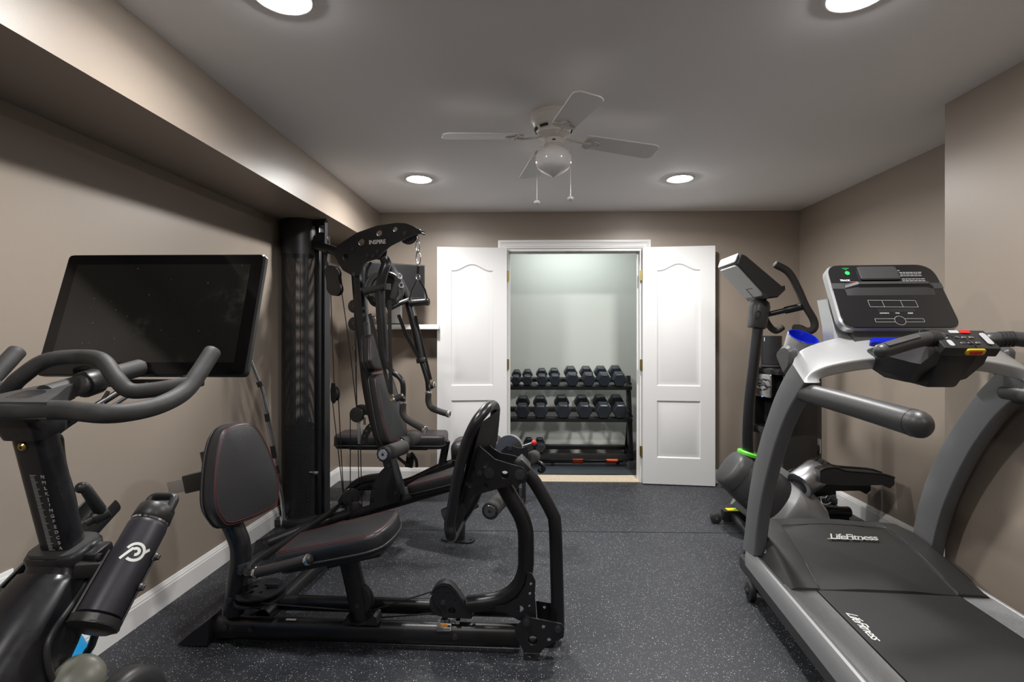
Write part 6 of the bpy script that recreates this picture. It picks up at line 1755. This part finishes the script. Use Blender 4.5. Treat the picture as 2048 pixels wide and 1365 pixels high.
sg0, sg1 = Q(861, 774, .15), Q(868, 770, .15)
MB().cyl(sg0, sg1, .019, seg=18).build('spacer_grip', 'foam', a2, 50)
for p in (sg0, sg1): MB().cyl(p - PA * .005, p + PA * .005, .021, seg=18, bev=.002).build('grip_ring', 'chrome', a2, 40)
# arm cam between the arms
cc_ = Q(764, 580, .0)
mb = MB(); mb.lathe([(-.06, 0), (-.06, .105), (-.055, .11), (-.02, .11), (-.012, .095), (.012, .095), (.02, .11), (.055, .11), (.06, .105), (.06, 0)], cc_, PN * .9 - PA * .43, 40, False, False); am = mb.build('arm_cam', 'plastic', gym, 40)
mb = MB(); mb.lathe([(-.064, .09), (-.066, .108), (-.058, .116), (-.04, .118), (-.036, .112)], cc_ + PA * .03, PN * .9 - PA * .43, 40, False, False); mb.build('cam_rim', 'plastic_dark', am, 40)
mb = MB(); mb.tube(catmull([Q(742, 525, -.05), Q(733, 545, -.05), Q(733, 580, -.05), Q(742, 605, -.05), Q(752, 612, -.05)], 5), .010, 10); mb.build('cam_arm', 'black_plate', am, 60)
mb = MB()
for px, py in ((799, 553), (802, 571)):
    mb.lathe([(-.004, .010), (-.005, .018), (0, .020), (.004, .018)], Q(px, py, -.02), PN * .6 - PA * .8, 20, False, False)
mb.build('cam_rivet', 'steel', am, 40)
# ---- straps with clips
def strap(pts, w=.025, name='strap'):
    mb = MB(); mb.sweep_rect([V(p) for p in pts], w, .0022, PN, .0005); return mb.build(name, 'vinyl', gym, 30)
strap([Q(779, 600, -.21), Q(780, 700, -.21), Q(782, 790, -.20)]); strap([Q(739, 628, -.10), Q(760, 705, -.12), Q(780, 785, -.18)])
strap([Q(797, 630, .05), Q(812, 670, .1), Q(841, 722, .14)]); strap([Q(831, 632, .13), Q(838, 665, .16), Q(862, 760, .17)], .02)
mb = MB(); p = Q(784, 796, -.205)
mb.tube([p + PA * (.012 * math.cos(a)) + V((0, 0, .018 * math.sin(a))) for a in [2 * PI * k / 20 for k in range(20)]], .004, 8, closed=True); mb.build('strap_clip', 'brass', gym, 60)
mb = MB(); p = Q(747, 640, -.08)
mb.tube([p + PA * (.014 * math.cos(a)) + V((0, 0, .022 * math.sin(a))) for a in [2 * PI * k / 20 for k in range(20)]], .004, 8, closed=True); mb.build('strap_clip', 'chrome', gym, 60)
# ---- cables and floating pulleys of the tower
fo1, fo2 = Q(666, 547, -.08), Q(670, 577, -.08)
fh_ = []
for i in range(40):
    a = 2 * PI * i / 40
    fh_.append(a)
R1 = .052
def fig8():
    pts = []
    c1, c2 = V((0, (fo1.z - fo2.z) / 2)), V((0, -(fo1.z - fo2.z) / 2))
    for i in range(15): a = math.radians(-25 + 230 * i / 14); pts.append((c1.x + R1 * math.cos(a), c1.y + R1 * math.sin(a)))
    for i in range(15): a = math.radians(155 + 230 * i / 14); pts.append((c2.x + R1 * math.cos(a), c2.y + R1 * math.sin(a)))
    return pts
cen = (fo1 + fo2) / 2
for off in (-.016, .016):
    mb = MB(); mb.prism(fillet2(fig8(), .012, 3), cen + PN * off, PA, (fo1 - fo2 - PA * (fo1 - fo2).dot(PA) * 0).normalized(), .005); mb.build('floating_pulley_plate', 'black_plate', gym, 30)
pulley(fo1, PN, .047, .024); pulley(fo2, PN, .047, .024)
fb = Q(671, 788, -.08)
pulley(fb, PN * .85 + PA * .5, .046, .024)
mb = MB(); mb.prism([(-.025, .07), (.025, .07), (.040, .02), (.034, -.045), (.012, -.062), (-.012, -.062), (-.034, -.045), (-.040, .02)], fb - (PN * .85 + PA * .5).normalized() * .014, (PA * .85 - PN * .5).normalized(), (0, 0, 1), .005); mb.build('floating_pulley_plate', 'black_plate', gym)
cable([Q(653, 500, -.02), Q(656, 530, -.08), fo1 - PA * .046]); cable([Q(661.6, 590, -.08), Q(668, 768, -.08)]); cable([Q(684, 588, -.08), Q(700, 700, -.05), Q(713, 816, -.02)])
cable([Q(664.5, 800, -.08), Q(686, 985, -.02)]); cable([Q(677, 800, -.08), Q(682, 900, -.05), Q(687, 985, -.02)])
cable([Q(700.5, 832, -.03), Q(700.5, 980, -.02)]); cable([Q(712, 650, .05), Q(713, 780, .05), Q(716, 880, .02), Q(717.5, 965, 0)]); cable([Q(721, 890, -.02), Q(722.5, 960, 0), Q(724, 1018, 0)])
cable([Q(708, 600, .05), Q(711, 720, .05), Q(713, 820, .03)])
for x, y in ((709, 613), (709, 648)): pulley(Q(x, y, .05), PN, .045, .022)
# ================================================================== carabiner, stirrup handle
sh = thing('stirrup_handle', 'black strap stirrup handle hanging on a chrome snap hook from the gym head plate', 'cable handle', Q(837, 560, 0))
mb = MB()
def link(c, rx, rz, r=.004, ax=PA): mb.tube([V(c) + ax * (rx * math.cos(a)) + V((0, 0, rz * math.sin(a))) for a in [2 * PI * k / 24 for k in range(24)]], r, 8, closed=True)
link(Q(836, 478, 0), .012, .020, ax=PN); link(Q(836, 493, 0), .013, .042); link(Q(837, 516, 0), .015, .046, .0045)
mb.build('snap_hook', 'chrome', sh, 60)
mb = MB(); link(Q(837, 529, 0), .010, .014, ax=PN); link(Q(836, 555, 0), .013, .018); mb.build('strap_ring', 'chrome', sh, 60)
mb = MB(); mb.sweep_rect([Q(837, 532, 0), Q(836, 552, 0)], .020, .003, PN, .0006); mb.sweep_rect([Q(835, 559, 0), Q(824, 582, -.02), Q(818, 603, -.03)], .012, .003, PN, .0006); mb.sweep_rect([Q(838, 559, 0), Q(850, 580, .02), Q(855, 600, .03)], .012, .003, PN, .0006); mb.build('webbing', 'vinyl', sh, 30)
mb = MB(); mb.cyl(Q(817, 606, -.03), Q(857, 603, .03), .017, seg=16, bev=.003); mb.build('handle_tube', 'plastic', sh, 50)
# ================================================================== WEIGHT BENCH behind the gym
BY = 3.98
wb = thing('weight_bench', 'black padded weight bench with red seams standing along the back wall', 'weight bench', (PY(800, 900, BY).x, BY, 0))
b = lambda x, y, o=0: PY(x, y, BY + o)
X0, X1 = b(677, 880).x, b(893, 880).x; zt = b(785, 871, -.13).z
out = [(-.435, -.11), (-.415, -.13), (.415, -.13), (.435, -.11), (.435, .11), (.415, .13), (-.415, .13), (-.435, .11)]
pad([(p.x, p.y) for p in fillet2([(X0 - (X0 + X1) / 2, -.13), (X1 - (X0 + X1) / 2, -.13), (X1 - (X0 + X1) / 2, .13), (X0 - (X0 + X1) / 2, .13)], .05, 6)], V(((X0 + X1) / 2, BY, zt - .095)), (1, 0, 0), (0, 1, 0), .09, dome=.004, edge=.022, name='back_cushion', parent=wb, back=.012)
mb = MB(); mb.box(V(((X0 + X1) / 2 - .02, BY, zt - .118)), ((X1 - X0) * .72, .09, .03), bevel=.004); mb.build('cushion_rail', 'black_metal', wb)
# seat cushion beyond the gap, tipped up towards its far end
sx0, sx1 = b(906, 900).x, b(1006, 880).x
sA_ = V((1, 0, .06)).normalized()
pad([(p.x, p.y) for p in fillet2([(0, -.13), (sx1 - sx0, -.13), (sx1 - sx0, .13), (0, .13)], .06, 6)], V((sx0, BY, b(905, 925, -.12).z)), sA_, (0, 1, 0), .15, dome=.01, edge=.06, name='seat_cushion', parent=wb, back=.012)
mb = MB(); mb.tube([b(893, 882), b(884, 930), b(880, 945)], .030, 14); mb.build('hinge_post', 'black_metal', wb, 50)
mb = MB(); mb.tube(fillet([b(705, 975), b(812, 968), b(890, 930), b(1012, 905)], .1, 6), .032, 16); mb.build('bench_frame', 'black_metal', wb, 60)
for x in (1034, 1048):
    t_, f_ = b(x, 920), b(x, 1003); f_.z = .01
    mb = MB(); mb.bar(V((f_.x, f_.y + (.06 if x < 1040 else -.06), f_.z)), V((f_.x, BY, t_.z)), .04, .03, up=(1, 0, 0), bevel=.004); mb.build('leg', 'black_metal', wb)
mb = MB(); f_ = b(1042, 1000); mb.bar(V((f_.x, BY - .18, .02)), V((f_.x, BY + .18, .02)), .05, .04, bevel=.006); mb.build('foot_bar', 'black_metal', wb)
mb = MB(); mb.bar(b(1000, 905), b(1046, 925), .05, .05, bevel=.005); mb.build('front_beam', 'black_metal', wb)
mb = MB(); f_ = b(707, 982); mb.bar(V((f_.x, BY - .22, .03)), V((f_.x, BY + .22, .03)), .05, .05, bevel=.006); mb.build('foot_bar', 'black_metal', wb)
mb = MB(); mb.bar(V((f_.x, BY, .04)), b(707, 970), .05, .05, bevel=.004); mb.build('leg', 'black_metal', wb)
mb = MB(); mb.bar(b(822, 908), b(818, 935), .03, .06, bevel=.003); mb.tube(catmull([b(822, 906, -.03), b(832, 920, -.03), b(834, 935, -.03)], 5), .012, 10); mb.tube([b(795, 915, -.04), b(816, 932, -.04)], .012, 10); mb.build('incline_bracket', 'black_plate', wb)
mb = MB(); bolt(mb, b(818, 911, -.035), (0, -1, 0), .012); mb.build('bolt', 'chrome', wb)

# ================================================================== SMALL TV, SHELF, ROUTER on the back wall
tvc, tvw = V((0, 0, 0)), 0
tr, br_ = PD(850, 531, 4.18), PD(849, 599, 4.18)
aT = V((.86, .51, 0)).normalized(); hgt = tr.z - br_.z
tv = thing('television', 'small black television angled on the back wall behind the gym arms', 'television', tr - aT * .25)
oc = tr - aT * .25 - V((0, 0, hgt / 2)); nT = V((aT.y, -aT.x, 0))
mb = MB(); mb.prism(fillet2([(-.25, -hgt / 2), (.25, -hgt / 2), (.25, hgt / 2), (-.25, hgt / 2)], .006, 3), oc - nT * .015, aT, (0, 0, 1), .03, bev=.004); mb.build('housing', 'plastic', tv, 40)
mb = MB(); mb.prism([(-.24, -hgt / 2 + .014), (.24, -hgt / 2 + .014), (.24, hgt / 2 - .010), (-.24, hgt / 2 - .010)], oc + nT * .0005, aT, (0, 0, 1), .001); mb.build('screen', 'panel_gloss', tv, 0)
wl_ = V((oc.x + .02, YB, oc.z)); mb = MB(); mb.box(wl_ - V((0, .012, 0)), (.10, .024, .20), bevel=.004); mb.bar(wl_, oc - nT * .03, .04, .04, bevel=.004); mb.build('wall_arm', 'black_metal', tv)
# shelf
s0_, s1_ = PY(772, 652, YB - .20), PY(877, 652, YB - .20)
shf = MB(); zs_ = PY(820, 650, YB - .20).z
shf.box(V(((s0_.x + s1_.x) / 2 - .05, YB - .101, zs_ - .018)), (s1_.x - s0_.x + .1, .20, .040), bevel=.003)
tag(shf.build('wall_shelf', 'trim', None, 30), 'white floating shelf on the back wall left of the open door', 'shelf')
rt = thing('router', 'white upright router box standing on the white wall shelf', 'router', V((PY(791, 640, YB - .12).x, YB - .12, zs_ + .002)))
rp0 = rt.location.copy(); mb = MB(); mb.box(rp0 + V((0, 0, .105)), (.105, .05, .205), bevel=.008); mb.build('case', 'white_plastic', rt, 30)
mb = MB(); mb.box(rp0 + V((.0, -.02, .006)), (.135, .07, .012), bevel=.003); mb.build('stand', 'plastic_dark', rt, 30)

# ================================================================== CHROME LAT BAR between the bike and the tower
lbp = [PX(497, 712, -1.55), PX(508, 740, -1.555), PX(523, 785, -1.56), PX(536, 850, -1.565), PX(549, 920, -1.57), PX(561, 985, -1.575), PX(568, 1046, -1.58)]
base_d = PD(568, 1046, 3.42)
lbp = [PD(x, y, 3.42 - (1046 - y) * .00135) for x, y in ((488, 690), (500, 722), (511, 750), (526, 790), (537, 850), (549, 915), (560, 975), (567, 1020), (568, 1048))]
lat = thing('lat_bar', 'bent chrome lat bar with painted dark reflections leaning between the left wall and the tower', 'lat bar', lbp[-1])
cp_ = catmull(lbp, 8)
MB().tube(cp_, .0145, 16).build('bar', 'chrome', lat, 60)
n = len(cp_)
for a, b2 in ((.30, .335), (.455, .475), (.575, .63), (.655, .675)):  # dark reflections in the chrome, laid on as thin black sleeves
    seg = cp_[int(a * n):max(int(b2 * n), int(a * n) + 2) + 1]
    MB().tube(seg, .0150, 16).build('dark_reflection_band', 'plastic', lat, 60)
e = lbp[-1]; MB().cyl(e + V((0, 0, -.03)), e + V((0, 0, .055)), .027, seg=24, bev=.003).build('sleeve', 'chrome', lat, 40)
mb = MB()
for dz in (-.012, .022): 
    for dx in (-.052, -.033): mb.tube([e + V((dx, -.01, dz)) + V((.009 * math.cos(a), 0, .011 * math.sin(a))) for a in [2 * PI * k / 14 for k in range(14)]], .003, 6, closed=True)
mb.build('chain_links', 'chrome', lat, 60)
mb = MB(); mb.cyl(V((e.x, e.y, 0)), e + V((0, 0, -.02)), .022, seg=18); mb.build('bar_end', 'rubber', lat)

# ================================================================== WATER COOLER in the right corner
wN = V((1.948, 4.00, 0)); e1 = V((.937, .347, 0)); e2 = V((-.347, .937, 0)); WD, WW = .35, .315
def W(a, b, z): return wN + e1 * a + e2 * b + V((0, 0, z))
WR = Matrix((e1, e2, V((0, 0, 1)))).transposed()
ztop = 1.29 - (735 - 669) * 4.15 / 1024
wc_ = thing('water_cooler', 'black freestanding water cooler with shiny dispensing front in the right back corner', 'water cooler', W(WD / 2, WW / 2, 0))
def wbx(a0, a1, b0, b1, z0, z1, name, m, bev=.008, par=None):
    mb = MB(); mb.box(W((a0 + a1) / 2, (b0 + b1) / 2, (z0 + z1) / 2), (a1 - a0, b1 - b0, z1 - z0), WR, bev); return mb.build(name, m, par or wc_, 30)
wbx(0, WD, 0, WW, .012, .50, 'cabinet', 'plastic')
wbx(.12, WD, .0, WW, .49, ztop - .05, 'back_panel', 'plastic')
wbx(-.01, WD, 0, WW, ztop - .055, ztop, 'top_cover', 'gloss_black', .014)
for b0, b1 in ((0, .018), (WW - .018, WW)): wbx(.01, WD - .02, b0, b1, .49, ztop - .04, 'side_cheek', 'gloss_black', .004)
wbx(-.012, .125, .11, WW - .02, ztop - .24, ztop - .05, 'tap_panel', 'stainless', .012)
for k, b in enumerate((.16, .22, .27)):
    mb = MB(); p = W(-.012, b, ztop - .10 - .03 * (k % 2)); mb.tube(catmull([p, p - e1 * .035 + V((0, 0, .008)), p - e1 * .06 - e2 * .02 + V((0, 0, -.015)), p - e1 * .055 - e2 * .05 + V((0, 0, -.04)), p - e1 * .01 - e2 * .02 + V((0, 0, -.055))], 5), .007, 10); mb.build('tap', 'plastic', wc_, 60)
mb = MB(); mb.sphere(W(-.013, .20, ztop - .235), .005, 10, 8); mb.build('indicator_light', 'blue_led', wc_)
wbx(.10, .125, .03, WW - .02, .56, ztop - .24, 'alcove_panel', 'glass_dark', .004)
wbx(-.05, .12, .02, WW - .02, .495, .555, 'drip_tray', 'gloss_black', .006)
wbx(-.006, .01, .01, WW - .01, .03, .49, 'front_door', 'stainless', .004)
q0 = W(.08, .20, 0)
cz0 = ztop + .002; czt = 1.29 - (672 - 669) * 4.15 / 1024
cn = thing('canister', 'black cylindrical canister standing on the water cooler', 'canister', q0 + V((0, 0, cz0)))
MB().lathe([(cz0 + .022, .070), (cz0 + .026, .078), (czt - .004, .080), (czt, .076), (czt, 0)], q0, (0, 0, 1), 40, True, False).build('body', 'vinyl', cn, 40)
MB().lathe([(cz0, .070), (cz0 + .004, .082), (cz0 + .018, .082), (cz0 + .022, .072)], q0, (0, 0, 1), 40).build('base_ring', 'plastic_dark', cn, 40)
vd = (CAM - q0); vd.z = 0; vd.normalize()
vd = Matrix.Rotation(-.65, 3, 'Z') @ vd
mb = MB(); mb.box(q0 + vd * .0795 + V((0, 0, czt - .028)), (.006, .004, .030), Matrix((V((-vd.y, vd.x, 0)), vd, V((0, 0, 1)))).transposed()); mb.build('canister_mark', 'white_print', cn, 0)
# ================================================================== OUTLETS, ADAPTERS, CABLES
def outlet(name, label, c, n):
    n = V(n); s = V((0, 0, 1)).cross(n); R3 = Matrix((s, n, V((0, 0, 1)))).transposed()
    t = thing(name, label, 'outlet', c)
    mb = MB(); mb.box(V(c) + n * .003, (.072, .006, .116), R3, .002); mb.build('cover_plate', 'white_plastic', t, 30)
    for dz in (-.026, .026):
        mb = MB(); mb.box(V(c) + n * .0065 + V((0, 0, dz)), (.034, .003, .034), R3, .008); mb.build('socket', 'white_plastic', t, 30)
    return t
oc_ = PX(1637, 892, XR); outlet('wall_outlet', 'white wall outlet with plugged in adapters on the right wall', (XR, oc_.y, oc_.z), (-1, 0, 0))
ol_ = PX(3, 1182, xl(1.7)); outlet('wall_outlet', 'white outlet plate on left wall beside the spin bike', (xl(ol_.y), ol_.y, ol_.z), (1, 0, 0))
random.seed(11)
pb = thing('power_adapters', 'bundle of black power adapters and looped cords plugged in the right outlet', 'power adapter', (XR - .06, oc_.y, oc_.z))
for k, (dx, dy, dz) in enumerate(((-.045, .03, .02), (-.05, -.035, -.01), (-.075, 0, .035), (-.05, .01, -.045))):
    mb = MB(); mb.box(V((XR + dx, oc_.y + dy, oc_.z + dz)), (.055, .05, .045), Matrix.Rotation(.3 * k, 3, 'Z'), .006); mb.build('adapter', 'plastic', pb)
mb = MB()
for k in range(7):
    c = V((XR - .085 + random.uniform(-.02, .02), oc_.y + random.uniform(-.05, .05), oc_.z + random.uniform(-.05, .03))); r_ = random.uniform(.03, .055); a0 = random.uniform(0, 6)
    mb.tube([c + V((r_ * .5 * math.cos(a + a0), r_ * math.sin(a), r_ * math.cos(a))) for a in [2 * PI * i / 20 for i in range(20)]], .004, 6, closed=True)
mb.build('cord_loops', 'cable', pb, 60)
mb = MB(); mb.box(V((XR - .105, oc_.y - .01, oc_.z + .01)), (.004, .016, .012)); mb.build('adapter_label', 'label_yellow', pb, 0)
cdp = [V((XR - .08, oc_.y - .03, oc_.z - .05)), V((XR - .06, oc_.y - .06, .20)), V((XR - .075, oc_.y - .075, .10))]
MB().tube(catmull(cdp, 6), .0035, 6).build('hanging_cord', 'cable', pb, 60)
ps = PZ(1665, 1004, .02)
pw = thing('power_strip', 'black power strip with tangled cords on the floor behind the trainer', 'power strip', ps)
mb = MB(); mb.box(ps + V((0, 0, .012)), (.22, .055, .04), Matrix.Rotation(-.25, 3, 'Z'), .006); mb.build('strip', 'plastic', pw)
mb = MB(); mb.box(ps + V((-.02, 0, .055)), (.06, .045, .05), Matrix.Rotation(.2, 3, 'Z'), .006); mb.build('adapter', 'plastic_dark', pw)
for k in range(8):
    c = ps + V((random.uniform(-.10, .14), random.uniform(-.04, .10), .03 + random.uniform(0, .05))); r_ = random.uniform(.04, .075); a0 = random.uniform(0, 3)
    pts = [c + V((r_ * math.cos(a), r_ * .6 * math.sin(a + a0), .035 * math.sin(a * 1.3 + k))) for a in [4.6 * i / 18 for i in range(19)]]
    for p_ in pts: p_.z = max(.006, p_.z)
    MB().tube(pts, .0032, 6).build('cord', 'cable' if k % 3 else 'grey_print', pw, 60)
